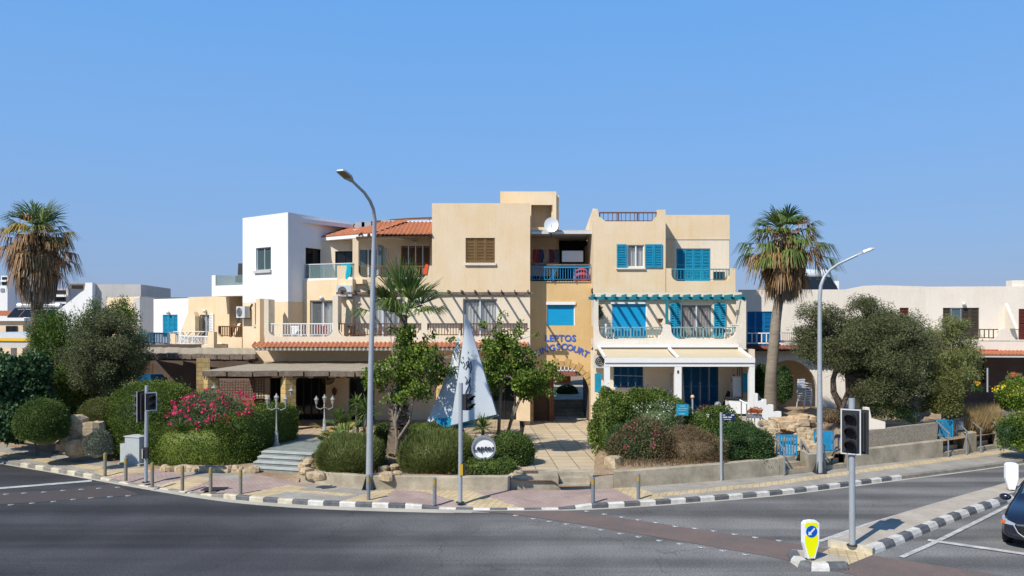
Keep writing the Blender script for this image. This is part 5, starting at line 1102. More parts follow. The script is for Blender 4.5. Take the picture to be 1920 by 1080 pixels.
# hillside with stepped terraces and houses
hp = [(-300, 585), (-100, 560), (0, 556), (60, 560), (110, 548), (150, 556), (200, 575), (300, 600), (500, 602)]
V, F = [], []; hx = np.arange(-300, 520, 12.0); rh = random.Random(3)
for px in hx:
    zt = Z(interp(px, hp), 220)
    for r in range(9): t = r / 8; d_ = lerp(110, 220, t); V.append((X(px, d_) , d_, lerp(-.1, zt, t ** 1.1) + rh.uniform(-.25, .25) * (0 < r)))
    V.append((X(px, 300), 300, 0))
for i in range(len(hx) - 1):
    for r in range(9): a = i * 10 + r; F.append((a, a + 10, a + 11, a + 1))
struct(np_mesh('hillside', V, F, [mat('dry_hillside', (.33, .25, .17), .95, 0, .25, (.17, .15, .10), fine=.3, bscale=2.)]))
def villa(label, px0, px1, py0, py1, d, wm, floors=2, gl=True):
    t = thing('villa', label, 'villa', (X((px0 + px1) / 2, d), d, Z(py1, d)), 'houses on the far hillside'); f = Fac(px0, d, px1, d); z0, z1 = Z(py1 + 10, d), Z(py0, d); mb = MB(); f.box(mb, 0, f.L, -6, 0, z0, z1); mb.build('wall', wm, t)
    hh = (z1 - Z(py1, d)) / floors
    for k in range(floors):
        mb = MB(); b = Z(py1, d) + k * hh; f.box(mb, f.L * .15, f.L * .85, .0, .08, b + hh * .2, b + hh * .75); mb.build('window', M['pane'] if gl else M['dark'], t)
        mb = MB(); f.box(mb, -.3, f.L + .3, .001, 1.2, b - .25, b); mb.build('balcony', M['white'], t)
    return t
villa('pale glassy villa on the skyline at the far left edge', 2, 15, 517, 536, 180, M['white']); villa('small bluish glass villa next to the skyline villa on the far hill', 16, 25, 522, 532, 182, M['paneg'])
villa('cream villa with a white corner on the hillside left of the left palm skirt', 34, 56, 548, 568, 150, M['white']); villa('brown unfinished villa on the hillside right of the left palm skirt', 98, 128, 541, 580, 140, M['greyr'], 3, False)
villa('brown villa with flat slabs just left of the white stair wall', 130, 160, 532, 556, 150, M['oldwood'], 2, False)
villa('low white house peeping between the far trees and the right palm', 1425, 1438, 562, 568, 200, M['white'], 1)
# ---- yard ground and the court behind the gateway
mb = MB(); mb.add([(-130, 44, .09), (130, 44, .09), (130, 112, .09), (-130, 112, .09)], [(0, 1, 2, 3)]); struct(mb.build('yard', M['soil']))
mb = MB()
for i in range(5): mb.box(1.9, 4.2, 44.3 + i * .34, 47.0, .2, .31 + .15 * (i + 1))
mb.box(-1, 8, 46.0, 56, .2, 1.05); struct(mb.build('courtyard_steps', M['conc']))
CT = thing('courtyard_house', 'small red roofed house with a white rail seen through the arched gateway', 'house', (X(1060, 60), 60, 1)); fc = Fac(1046, 58, 1070, 58)
mb = MB(); fc.box(mb, 0, fc.L, -4, 0, 1, Z(702, 58)); mb.build('wall', M['rubble'], CT); tiles(fc, CT, -.5, fc.L + .4, -1.5, Z(695, 60), .5, Z(704, 58), M['tilem']); fd = Fac(1030, 66, 1100, 66); mb = MB(); fd.box(mb, 0, fd.L, -4, 0, 1, 8); mb.build('back_wall', M['darkwall'], CT); railing(fd, CT, 0, fd.L * .8, Z(698, 65), Z(684, 65), .4, M['wpaint'], .3, .08, .1, 0)  # dark back wall and maroon tiles paint the court dimmer, as in shade

# ---- right hand garden edge: walls, steps, gates, hand rails
wall_line('retaining_wall', [1462, 1472.5], .1, .76, .9, M['conc'], 'narrow concrete cheek wall left of the nearest blue picket gate steps')
wall_line('retaining_wall', [1516, 1548], .1, .78, .9, M['conc'], 'concrete block wall between the two blue gates beside the right street lamp')
wall_line('retaining_wall', [1587, 1768], .1, lambda p: interp(p, [(1587, .66), (1620, .74), (1768, .80)]), .3, M['conc'], 'long stained concrete wall below the pebble dash wall on the right')
wall_line('retaining_wall', [1811, 1831], .1, .95, .9, M['conc'], 'concrete cheek wall between the two flights of steps at the far right')
wall_line('retaining_wall', [1868, 2200], .1, .85, .3, M['conc'], 'concrete wall beyond the last steps at the far right edge')
def flight(px0, px1, n=3, rise=.165, run=.32, dep=3.2, label=None):
    mb = MB(); a, b = Wl(px0), Wl(px1); u = (b - a).normalized(); nrm = Vector((-u.y, u.x, 0))
    for i in range(n):
        p0, p1 = a + nrm * (i * run + .02), b + nrm * (i * run + .02); e = nrm * (dep if i == n - 1 else run)
        vs = [p0, p1, p1 + e, p0 + e]; mb.add([(v.x, v.y, .1) for v in vs] + [(v.x, v.y, .13 + rise * (i + 1)) for v in vs], [(0, 3, 2, 1), (4, 5, 6, 7), (0, 1, 5, 4), (1, 2, 6, 5), (2, 3, 7, 6), (3, 0, 4, 7)])
    struct(mb.build('steps', M['conc']))
for a, b in ((1473, 1516), (1548.5, 1586.5), (1768.5, 1810.5), (1831.5, 1867.5)): flight(a, b)
def wall_pts(name, pts, th, m, label, cat='wall'):
    """pts: (px, depth, z bottom, z top)"""
    mb = MB(); vs = []
    for px, d_, a, b in pts: x = X(px, d_); vs += [(x, d_, a), (x, d_, b), (x + .0, d_ + th, b), (x, d_ + th, a)]
    n = len(pts); mb.add(vs, [(4 * i + k, 4 * i + 4 + k, 4 * i + 4 + (k + 1) % 4, 4 * i + (k + 1) % 4) for i in range(n - 1) for k in range(4)] + [(0, 1, 2, 3), (4 * n - 1, 4 * n - 2, 4 * n - 3, 4 * n - 4)]); return tag(mb.build(name, m), label, cat)
def dW(px, k): return Wl(px).y + k
wall_pts('garden_wall', [(1622, dW(1622, .45), .3, 1.36), (1690, dW(1690, .45), .3, 1.42), (1757, dW(1757, .45), .3, 1.46)], .2, M['stuccorough'], 'grey pebble dash garden wall standing on the long concrete wall, left of the far blue gate')
wall_pts('garden_wall', [(1788, dW(1788, .9), .3, 1.5), (1826, dW(1826, .9), .3, 1.52)], .2, M['stuccorough'], 'short rough wall with a white meter box behind the far right hand rails')
wall_pts('garden_wall', [(1842, dW(1842, 1.0), .3, 1.58), (1905, dW(1905, 1.0), .3, 1.6)], .2, M['stuccorough'], 'rough garden wall under the dry grass beside the last hand rail')
mb = MB(); c = P(1800, 798, dW(1800, .85)); mb.cbox(c, (.22, .12, .34)); tag(mb.build('meter_box', M['alu']), 'small white meter box on the rough wall by the far right hand rails', 'meter box')
mb = MB(); pl = [(1622, 764), (1630, 764), (1634, 784), (1660, 791), (1660, 808), (1622, 806)]; d0 = 31.0
vs = [P(x, y, d0 + (x - 1622) * .0) for x, y in pl]; vs2 = [v + Vector((0, .22, 0)) for v in vs]; n = len(pl); mb.add(vs + vs2, [tuple(range(n)), tuple(range(2 * n - 1, n - 1, -1))] + [(k, (k + 1) % n, n + (k + 1) % n, n + k) for k in range(n)]); tag(mb.build('garden_wall', M['offwhite']), 'pale stepped garden wall end just right of the near traffic light head', 'wall')
def gate(px0, px1, py0, py1, d_, m_, label, closed=False, frame2=None):
    t = thing('garden_gate', label, 'gate', tuple(P((px0 + px1) / 2, py1, d_)), 'blue garden gates'); a, b = P(px0, py1, d_), P(px1, py0, d_); mb = MB(); w_ = .06
    mb.box(a.x, b.x, d_ - .02, d_ + .02, b.z - w_, b.z); mb.box(a.x, b.x, d_ - .02, d_ + .02, a.z, a.z + w_); mb.box(a.x, a.x + w_, d_ - .018, d_ + .018, a.z, b.z); mb.box(b.x - w_, b.x, d_ - .018, d_ + .018, a.z, b.z); mb.build('frame', m_, t)
    mb = MB(); n = 6 if not closed else 5
    for i in range(n): c = lerp(a.x + .1, b.x - .1, (i + .5) / n); hw = (b.x - a.x - .15) / n * (.30 if not closed else .47); mb.box(c - hw, c + hw, d_ - .035, d_ - .021, a.z + .03, b.z - .03)
    mb.build('slats', m_, t); return t
M['gblue'] = mat('gate_blue', (.02, .27, .50), .6, .25, 6)
gate(1455, 1495, 815, 856, Wl(1475).y + 1.05, M['gblue'], 'nearest blue picket gate, by the rock wall left of the right street lamp')
gate(1526, 1564, 808, 846, Wl(1545).y + 1.25, M['gblue'], 'solid boarded blue gate partly behind the right street lamp', True)
gate(1755, 1787, 787, 823, Wl(1770).y + .9, M['gblue'], 'small blue picket gate at the right end of the pebble dash wall')
def handrail(pts, label):
    """pts: upper (px, ytop, ybase, d) and lower (px, ytop, ybase, d)"""
    (px0, t0, b0, d0), (px1, t1, b1, d1) = pts; t = thing('hand_rail', label, 'hand rail', tuple(P(px1, b1, d1)), 'galvanised hand rails on the garden steps')
    for (px, a, b, d_) in pts: mb = MB(); mb.tube([P(px, b, d_) - Vector((0, 0, .05)), P(px, a, d_)], .028, 8); mb.build('post', M['galv'], t)
    mb = MB(); u, l = P(px0, t0, d0), P(px1, t1, d1); v = (l - u).normalized() * .12; mb.tube([u - v * .5, l + v], .03, 8); mb.build('rail', M['galv'], t)
def hr(pxu, tu, bu, pxl, tl, bl, label): 
    dl = (CH - .13) * FP / (bl - HY); handrail([(pxu, tu, bu, dl + .85), (pxl, tl, bl, dl)], label)
hr(1456, 824, 858, 1470, 843, 892, 'hand rail left of the nearest blue picket gate'); hr(1502, 825, 853, 1513.5, 841, 882, 'hand rail on the right side of the nearest blue gate steps')
hr(1535, 826, 852, 1546, 836, 884, 'hand rail directly right of the right street lamp pole'); hr(1572, 822, 850, 1589, 848, 881, 'hand rail hidden behind the near traffic light')
hr(1757, 791, 823, 1778, 811, 857, 'hand rail in front of the small far blue gate'); hr(1794, 789, 822, 1812, 808, 853, 'hand rail just right of the small far blue gate by the meter box')
hr(1819, 788, 820, 1839, 804, 849, 'hand rail left of the last flight of steps'); hr(1853, 785, 817, 1873, 800, 844, 'last hand rail at the far right below the dry grass')
# rocks
def rocks_each(name, items, label, m_, cat, seed):
    for i, q in enumerate(items): rocks(name, [q], label, m_, cat, seed * 50 + i)['group'] = label
def rocks(name, items, label, m_, cat='rocks', seed=1, parent=None):
    rg = np.random.default_rng(seed); Vs, Fs, k = [], [], 0; mb = MB(); mb.sphere((0, 0, 0), 1.0, 9, 6); sv = np.array(mb.v); sf = mb.f
    mo = MB()
    for (c, r) in items:
        s_ = np.array(r) * rg.uniform(.85, 1.15, 3); d = rg.normal(0, 1, (4, 3)); ph = rg.uniform(0, 6, 4); k_ = 1 + .17 * np.sin(sv @ d.T * 1.6 + ph).sum(1)
        v = sv * k_[:, None]; v = np.clip(v, -.82, .82) * s_; a = rg.uniform(0, 6.28); ca_, sa_ = math.cos(a), math.sin(a); v = np.c_[v[:, 0] * ca_ - v[:, 1] * sa_, v[:, 0] * sa_ + v[:, 1] * ca_, v[:, 2]] + np.array(c)
        mo.add([tuple(q) for q in v], sf)
    return tag(mo.build(name, m_), label, cat)
rr = random.Random(11); it = []
for i in range(110):
    px = rr.uniform(1428, 1455) if i % 2 else rr.uniform(1496, 1532); py = rr.uniform(792, 868) if px < 1455 else rr.uniform(806, 850); d_ = 29.4 + (868 - py) * .03 + rr.uniform(-.1, .1)
    it.append((P(px, py, d_), (.2, .2, .15)))
rocks('rock_wall', it, 'dry wall of rounded honey coloured rocks round the nearest blue picket gate', M['rock'], 'wall', 4)
it = [(P(rr.uniform(1455, 1520), rr.uniform(783, 812), 32 + rr.uniform(0, 1.5)), (.34, .34, .2)) for i in range(34)]
rocks('rock_bank', it, 'bank of orange and cream boulders above the nearest blue picket gate', M['rocko'], 'rocks', 5)
rocks('boulder', [(G(1147, 876, .62) + Vector((.1, .2, 0)), (.48, .35, .42))], 'big pale boulder at the corner of the entrance path', M['rock'], 'boulder', 8)
rocks('path_edge_stones', [(G(lerp(1146, 1118, t), lerp(866, 815, t), .5) + Vector((.35, 0, .05)), (.28, .25, .25)) for t in np.linspace(0, 1, 9)], 'row of pale stones edging the right side of the entrance path', M['rock'], 'edging', 9)
rocks('hedge_edge_stones', [(G(px, 884 + (px - 300) * .014, .14) + Vector((0, .15, .04)), (.24, .2, .20)) for px in range(305, 478, 12)], 'row of rough limestone blocks along the foot of the long hedge', M['rock'], 'edging', 10)
rocks('rock_outcrop', [(P(p, q, 30.9), (.6, .4, .45)) for p, q in ((140, 795), (155, 812), (170, 828), (150, 838), (178, 800), (128, 830))], 'sunlit ochre rock slope between the two round shrubs on the left', M['rock'], 'rocks', 12)
rocks_each('garden_rock', [(G(p, q, .55), (.28, .2, .16)) for p, q in ((730, 866), (738, 878), (722, 880), (745, 890), (575, 884), (570, 874), (578, 865), (727, 893), (600, 893), (586, 892))], 'pale rocks between the two feathery rounded shrubs behind the low wall', M['rock'], 'rock', 13)
rocks_each('garden_rock', [(P(p, q, 36), (.5, .4, .35)) for p, q in ((1705, 765), (1720, 757), (1735, 768), (1712, 778), (1695, 772))], 'white rocks in the gap under the light green tree', M['alu'], 'rock', 14)
rocks_each('garden_rock', [(G(p, q, .5), (.2, .2, .14)) for p, q in ((972, 888), (966, 880), (975, 872), (963, 893))], 'small stones under the flowering round shrub left of the entrance path', M['rock'], 'rock', 15)
# white stepped parapet beside the terrace stairs
mb = MB(); d_ = 35.0
for (a, b, t) in ((1415, 1421, 738), (1421, 1431, 752), (1431, 1437, 749), (1437, 1450, 759), (1450, 1465, 772)): mb.box(X(a, d_), X(b, d_), d_, d_ + .25, .7, Z(t, d_))
tag(mb.build('stepped_parapet', M['white']), 'white stepped garden parapet right of the cream awning', 'wall')
# terrace steps going down to the gate, with steel rails
mb = MB()
for i in range(6): mb.box(X(1372, 34.5), X(1425, 34.5), 36.8 - (i + 1) * .5, 36.8 - i * .5, .5, 1.06 - i * .06)
struct(mb.build('steps', M['concl']))
for k, (a, b, lab) in enumerate([((1390, 752, 788), (1400, 757, 787), 'left steel hand rail beside the terrace steps'), ((1409, 766, 800), (1425, 780, 806), 'steel hand rail sloping down towards the nearest blue gate')]):
    t = thing('hand_rail', lab, 'hand rail', tuple(P(a[0], a[2], 34))); 
    for (px, y0, y1) in (a, b): mb = MB(); mb.tube([P(px, y1, 34), P(px, y0, 34)], .025, 6); mb.build('post', M['galv'], t)
    mb = MB(); mb.tube([P(a[0] - 3, a[1] - 2, 34.2), P(b[0], b[1], 34)] + ([P(1462, 815, 31)] if k else []), .03, 6); mb.build('rail', M['galv'], t)
# terrace furniture
def plastic_chair(loc, m_, label, rz=0., group=None, seat=.43):
    t = thing('plastic_chair', label, 'chair', loc, group, rot=rz); bl = []
    def part(nm, f): mb = MB(); f(mb); o = mb.build(nm, m_, t); return o
    part('seat', lambda b: b.box(-.25, .25, -.24, .24, seat - .03, seat))
    part('backrest', lambda b: [b.box(-.24 + k * .1, -.17 + k * .1, .22, .26, seat + .02, seat + .36) for k in range(5)] + [b.box(-.26, .26, .21, .27, seat + .361, seat + .43)])
    for sx in (-1, 1):
        for sy in (-1, 1): part('leg', lambda b: b.bar((sx * .25, sy * .25, 0), (sx * .22, sy * .22, seat - .031), .045))
        part('armrest', lambda b: b.bar((sx * .27, -.22, seat + .2), (sx * .27, .21, seat + .22), .05, .025))
    return t
plastic_chair(P(1242, 770, 39.4) - Vector((0, 0, .1)), M['teal'], 'teal garden chair on the shaded terrace behind the hedge', .4)
for i in range(6):
    plastic_chair(P(1507, 763, 42.6) + Vector((.02 * i, .02 * i, .13 * i - .05)), M['wpaint'], ['bottom', 'second from the bottom', 'third from the bottom', 'fourth from the bottom', 'fifth from the bottom', 'topmost'][i] + ' white plastic chair in the stack under the right arch', .5, 'stacked white plastic chairs')
plastic_chair(C.pt(C.S(566), .55, 4.45), M['wpaint'], 'white chair behind the white balcony rail, left of the sliding door', 2.6)
plastic_chair(C.pt(C.S(607), .5, 4.45), mat('red_plastic', (.35, .05, .03), .5), 'red chair behind the white balcony rail, in front of the sliding door', 3.4)
plastic_chair(C.pt(C.S(664), .5, 4.45), M['dkgrey'], 'dark chair behind the brown rail next to the tall left street lamp', 2.9)
plastic_chair(Q.pt(Q.S(1135), .6, 4.55), M['wpaint'], 'white chair behind the pale rail, left of the blue roller door', 2.2)
plastic_chair(Q.pt(Q.S(1366), .6, 4.55), M['wpaint'], 'white chair behind the pale rail, right of the grey curtained door', 3.6)
LD = thing('step_ladder', 'grey step ladder leaning behind the middle awning post on the terrace', 'ladder', tuple(P(1270, 765, 39.9))); c = Vector(LD.location)
mb = MB(); [mb.bar(c + Vector((s_ * .35, 0, 0)), c + Vector((s_ * .28, .1, 1.75)), .05) for s_ in (-1, 1)]; mb.build('frame', M['galv'], LD); mb = MB(); [mb.bar(c + Vector((-.32, .02 * k, .28 * k)), c + Vector((.32, .02 * k, .28 * k)), .07, .03) for k in range(1, 7)]; mb.build('rungs', M['galv'], LD)
WM = thing('cabinet', 'white cupboard standing at the right end of the shaded terrace', 'cabinet', tuple(P(1380, 757, 39))); c = Vector(WM.location); mb = MB(); mb.cbox(c + Vector((0, 0, .85)), (.42, .4, 1.0)); mb.build('body', M['alu'], WM); mb = MB(); mb.cbox(c + Vector((0, -.21, .85)), (.36, .015, .9)); mb.build('door', M['wpaint'], WM)
mb = MB(); mb.lathe(P(1376, 718, 39), [(.1, 0), (.12, .02), (.12, .25), (.05, .32), (.03, .42)], 10); tag(mb.build('lantern', M['dkgrey']), 'dark metal lantern on top of the white cupboard', 'lantern')
BX = thing('storage_box', 'white storage box at the front right corner of the terrace, covered with a dark mat', 'box', tuple(P(1387, 772, 37.8))); c = Vector(BX.location); mb = MB(); mb.cbox(c + Vector((0, 0, .25)), (1.2, .6, .62)); mb.build('body', M['wpaint'], BX); mb = MB(); mb.cbox(c + Vector((0, 0, .60)), (1.35, .7, .05), 0, Matrix.Rotation(.08, 3, 'Y')); mb.build('lid', M['dkgrey'], BX)
mb = MB(); vs = [P(1354, 768, 38.5), P(1370, 768, 38.5), P(1369, 735, 38.8), P(1367, 733, 38.8)]; mb.add(vs + [v + Vector((0, .3, 0)) for v in vs], [(0, 1, 2, 3), (7, 6, 5, 4), (0, 4, 5, 1), (1, 5, 6, 2), (2, 6, 7, 3), (3, 7, 4, 0)]); tag(mb.build('folded_parasol', M['black']), 'dark folded parasol leaning beside the white cupboard', 'parasol')
def globe_lamp(px, py0, py1, d_, r, m_, label):
    t = thing('globe_lamp', label, 'garden lamp', tuple(P(px, py1, d_))); c = P(px, py0, d_); mb = MB(); mb.tube([P(px, py1, d_) - Vector((0, 0, .3)), c - Vector((0, 0, r))], .035, 8); mb.build('post', M['galvl'], t); mb = MB(); mb.sphere(c, r, 16, 10); mb.build('globe', m_, t, True)
globe_lamp(1298.5, 744, 776, 34.5, .085, mat('cream_globe', (.62, .45, .22), .4), 'cream globe garden lamp on a steel post in front of the blue shutter door'); globe_lamp(1346, 759, 772, 34, .14, glass('smoky_globe', (.5, .5, .5), .45, .1), 'large smoky glass globe lamp low behind the garden shrubs')
mb = MB(); mb.sphere(P(1431, 803, 31.3), (.14, .14, .13), 14, 9); tag(mb.build('glass_ball', mat('cobalt_glaze', (.01, .03, .18), .15, spec=.6), None, True), 'dark blue glazed ball in front of the terrace steps', 'ball')
# blue notice on a stake
SB = thing('notice_sign', 'turquoise square notice with faint white lettering on a dark stake in the hedge', 'sign', tuple(P(1275, 850, 29.3))); y_ = 29.2; mb = MB(); mb.cbox(P(1279.5, 768.5, y_), (.44, .025, .41), 0, Matrix.Rotation(.03, 3, 'Y')); mb.build('board', mat('notice_turquoise', (.01, .28, .42), .5, .15, 9), SB)
mb = MB(); mb.bar(P(1276, 779, y_ + .05), P(1276, 855, y_ + .05), .06); mb.build('stake', M['dkgrey'], SB)
mb = MB(); rq = random.Random(4)
for (y0, xs, w_) in ((761.5, (1275, 1283), 1.3), (766, (1272, 1288), 1.0), (769.5, (1271, 1287), .8), (776, (1274, 1284), 1.6)):
    x_ = xs[0]
    while x_ < xs[1]: ww = rq.uniform(.6, 1.6); mb.cbox(P(x_, y0, y_ - .016), (.02 * ww, .004, .02 * w_)); x_ += ww + .5
mb.build('lettering', mat('faded_white', (.35, .55, .62), .6), SB)
# street name pole
SN = thing('street_name_sign', 'dark blue street name plate on a thin grey pole in front of the dry shrub', 'street sign', tuple(G(1352.5, 901, .13))); c = Vector(SN.location); mb = MB(); mb.tube([c, P(1352, 773.5, c.y)], .045, 10); mb.build('pole', M['galvl'], SN); mb = MB(); mb.cbox(P(1366, 782, c.y) , (.42, .03, .23)); mb.build('plate', mat('plate_navy', (.012, .025, .07), .5), SN)
mb = MB(); x_ = 1356.5
for (y0, x0, x1, hh) in ((778.3, 1355.5, 1360, .03), (778.2, 1371, 1376, .035), (782.3, 1356, 1363, .04), (782.3, 1365.5, 1371.5, .04), (786.2, 1357, 1370, .018)):
    x_ = x0
    while x_ < x1: mb.cbox(P(x_ + .4, y0, c.y - .018), (.014, .004, hh)); x_ += 1.15
mb.build('lettering', M['wpaint'], SN)

# ---------------------------------------------------------------- street furniture
def bollard(loc, label, m_, first=None):
    if first: return dup(first, loc, label)
    t = thing('bollard', label, 'bollard', loc, 'short steel bollards along the kerb'); c = Vector(loc)
    mb = MB(); mb.lathe(c, [(.055, -.03), (.055, .735), (.05, .76), (.03, .775)], 14); mb.build('post', m_, t, True); mb = MB(); mb.lathe(c, [(.058, .56), (.058, .70)], 14); mb.build('reflective_band', mat('band_ochre', (.36, .24, .05), .6), t); return t
bl = [(197, 890, 'leftmost bollard, at the start of the pink paving'), (236, 900, 'bollard directly in front of the grey street cabinet'), (285.5, 911, 'bollard just right of the left traffic light pole'), (342, 918, 'bollard on the yellow paving in front of the pink oleander'),
      (395, 922, 'bollard beside the dark manhole cover'), (451, 926, 'bollard right of the manhole, in front of the grey stone steps')]
b0_ = None
for px, py, lb in bl:
    b_ = bollard(tuple(G(px, py, .13)), lb, mat('bollard_khaki', (.27, .245, .19), .6, .2, 10, metal=.2) if b0_ is None else None, b0_); b0_ = b0_ or b_
b0_ = None
for px, py, lb in [(691, 937.5, 'bollard at the foot of the tall left street lamp'), (815, 944, 'bollard left of the middle traffic light pole'), (1112, 943, 'bollard in front of the two small steps'), (1197, 936, 'rightmost bollard, below the concrete wall')]:
    b_ = bollard(tuple(G(px, py, .13)), lb, mat('bollard_grey', (.22, .25, .28), .5, .15, 10, metal=.3) if b0_ is None else None, b0_); b0_ = b0_ or b_

def street_lamp(base, pts, rad, head_dir, label, hl=.75):
    t = thing('street_lamp', label, 'street lamp', tuple(base)); mb = MB(); mb.tube(pts, rad, 12); mb.build('pole', M['galvl'], t, True)
    mb = MB(); c = Vector(base); mb.box(c.x - .2, c.x + .2, c.y - .2, c.y + .2, c.z - .01, c.z + .025)
    for a in range(4): d_ = Vector((math.cos(a * PI / 2 + PI / 4), math.sin(a * PI / 2 + PI / 4), 0)); mb.add([c + d_ * .1 + Vector((0, 0, .025)), c + d_ * .26 + Vector((0, 0, .026)), c + d_ * .1 + Vector((0, 0, .45)), c + d_ * .1 + Vector((d_.y * .02, -d_.x * .02, .025)), c + d_ * .26 + Vector((d_.y * .02, -d_.x * .02, .026)), c + d_ * .1 + Vector((d_.y * .02, -d_.x * .02, .45))], [(0, 1, 2), (5, 4, 3), (0, 3, 4, 1), (1, 4, 5, 2), (2, 5, 3, 0)])
    mb.build('base_plate', M['dkgrey'], t)
    e = Vector(pts[-1]); d_ = Vector(head_dir).normalized(); s_ = d_.cross(Vector((0, 0, 1))).normalized(); u = s_.cross(d_).normalized()
    prof = [(0, .06, .05), (.12, .10, .06), (.22, .16, .07), (hl * .85, .17, .05), (hl, .13, .02)]; vs = []
    for (k, w_, h_) in prof: vs += [e + d_ * k - s_ * w_ - u * .03, e + d_ * k + s_ * w_ - u * .03, e + d_ * k + s_ * w_ * .7 + u * h_, e + d_ * k - s_ * w_ * .7 + u * h_]
    n = len(prof); mb = MB(); mb.add(vs, [(4 * i + k, 4 * i + 4 + k, 4 * i + 4 + (k + 1) % 4, 4 * i + (k + 1) % 4) for i in range(n - 1) for k in range(4)] + [(0, 1, 2, 3), (4 * n - 1, 4 * n - 2, 4 * n - 3, 4 * n - 4)]); h = mb.build('lamp_head', M['galvl'], t)
    mb = MB(); k0, k1 = hl * .38, hl * .9; mb.add([e + d_ * k0 - s_ * .12 - u * .036, e + d_ * k0 + s_ * .12 - u * .036, e + d_ * k1 + s_ * .11 - u * .036, e + d_ * k1 - s_ * .11 - u * .036], [(0, 1, 2, 3)]); mb.build('lens', mat('led_lens', (.20, .15, .09), .3), h); return t
b = G(692, 917, .13); d_ = b.y; off = [0, 0, 0, .0, -.15, -.4, -.75, -1.1]
pts = [b, P(695, 700, d_), P(700.5, 480, d_), P(702.5, 412, d_), P(700, 392, d_ - .15), P(694, 377, d_ - .35), P(683, 361, d_ - .7), P(661, 340, d_ - 1.1)]
street_lamp(b, pts, [.115, .088, .075, .066, .056, .052, .048, .045], P(637, 318, d_ - 1.75) - P(661, 340, d_ - 1.1), 'tall grey street lamp arching left, between the two feathery shrubs', .72)
b = G(1537, 887, .13); d_ = b.y
pts = [b, P(1537, 700, d_), P(1537, 560, d_), P(1539, 536, d_), P(1545, 520, d_), P(1556, 506, d_), P(1572, 495, d_ - .2), P(1608, 478, d_ - .4)]
street_lamp(b, pts, [.115, .085, .07, .064, .058, .052, .046, .042], P(1635, 467, d_ - .6) - P(1608, 478, d_ - .4), 'tall grey street lamp arching right, beside the solid blue gate', .58)

def tl_head(root, c, yaw, n, backboard=None, s=.30, name='signal_head', kind='front'):
    """signal head at c (centre), facing yaw (0 = towards -Y, positive turns to +X)"""
    T = Matrix.Translation(Vector(c)) @ Matrix.Rotation(yaw, 4, 'Z'); H_ = s * n
    mb = MB(T); mb.box(-s * .5, s * .5, 0, .16, -H_ / 2, H_ / 2); h = mb.build(name, M['dkgrey'], root)
    if backboard:
        mb = MB(T); w_, hh, b_ = s * .5 + .07, H_ / 2 + .07, .03; mb.box(-w_, w_, .05, .07, -hh, hh); mb.build('backing_board', M['dkgrey'], h)
        mb = MB(T); mb.box(-w_, w_, .035, .049, hh - b_, hh); mb.box(-w_, w_, .035, .049, -hh, -hh + b_); mb.box(-w_, -w_ + b_, .036, .049, -hh + b_, hh - b_); mb.box(w_ - b_, w_, .036, .049, -hh + b_, hh - b_); mb.build('white_border', M['alu'], h)
    for i in range(n):
        z = H_ / 2 - s * (i + .5); mb = MB(T); r = s * .40; k = 14; vs = []
        for (yy, cut) in ((0, 0), (-.27, .0)):
            for j in range(k + 1): a = -.25 * PI + 1.5 * PI * j / k; yv = yy if yy == 0 else -.10 - .17 * max(0, math.sin(a)); vs.append((r * math.cos(a), yv, z + r * math.sin(a)))
        vs2 = [(x * .93, y, z + (zz - z) * .93) for x, y, zz in vs]; m_ = k + 1
        fs = [(j, j + 1, m_ + j + 1, m_ + j) for j in range(k)]; mb.add(vs, fs); mb.add(vs2, [f[::-1] for f in fs]); mb.add(vs[m_:] + vs2[m_:], [(j, j + 1, m_ + j + 1, m_ + j) for j in range(k)]); mb.build('visor', M['black'], h)
        mb = MB(T); mb.add([(r * .9 * math.cos(2 * PI * j / 16), -.006, z + r * .9 * math.sin(2 * PI * j / 16)) for j in range(16)], [tuple(range(16))]); mb.build('lens', M['lens'], h)
    return h
def tl(base, top_px, top_py, label, r=.06):
    t = thing('traffic_light', label, 'traffic light', tuple(base)); b = Vector(base); mb = MB(); mb.lathe(b, [(.13, -.01), (.13, .012), (.07, .02)], 14); mb.build('base_plate', M['dkgrey'], t); mb = MB(); mb.tube([b + Vector((0, 0, .02)), P(top_px, top_py, b.y)], r, 14); mb.build('pole', M['galvl'], t, True); return t
# left
b = G(273.5, 904, .13); t = tl(b, 275, 723, 'left traffic light with two heads seen from the side, by the grey cabinet')
tl_head(t, P(281, 752.5, b.y) + Vector((.1, -.12, 0)), R(38), 2, True, .24); h = tl_head(t, P(262, 762, b.y) + Vector((-.02, .05, 0)), R(-100), 3, True, .30)
mb = MB(); mb.cbox(P(276, 848, b.y) + Vector((0, -.1, 0)), (.17, .14, .36)); pb_ = mb.build('push_button_box', M['dkgrey'], t); mb = MB(); mb.cbox(P(272, 849, b.y) + Vector((0, -.12, 0)), (.03, .19, .32)); mb.build('yellow_edge', M['ky'], pb_)
# middle
b = G(863, 942, .13); t = tl(b, 864, 718, 'middle traffic light with a small two light head in front of the white sails', .065)
tl_head(t, P(876, 754, b.y) + Vector((.05, -.02, 0)), R(48), 2, None, .24); mb = MB(); mb.cbox(P(868.5, 880, b.y), (.13, .16, .36)); pb_ = mb.build('push_button_box', M['dkgrey'], t); mb = MB(); mb.cbox(P(866, 880, b.y) + Vector((-.01, -.085, 0)), (.09, .02, .33)); mb.build('yellow_face', mat('button_yellow', (.55, .34, .03), .5), pb_)
# right, on the island
ISZ = .15
b = G(1598, 1022, ISZ); t = tl(b, 1597, 747, 'near right traffic light on the island with a white bordered three light head', .075)
tl_head(t, P(1590, 808.5, b.y) + Vector((-.0, -.14, 0)), R(-32), 3, True, .318); tl_head(t, P(1612, 809, b.y) + Vector((.02, .05, 0)), R(140), 3, True, .31)

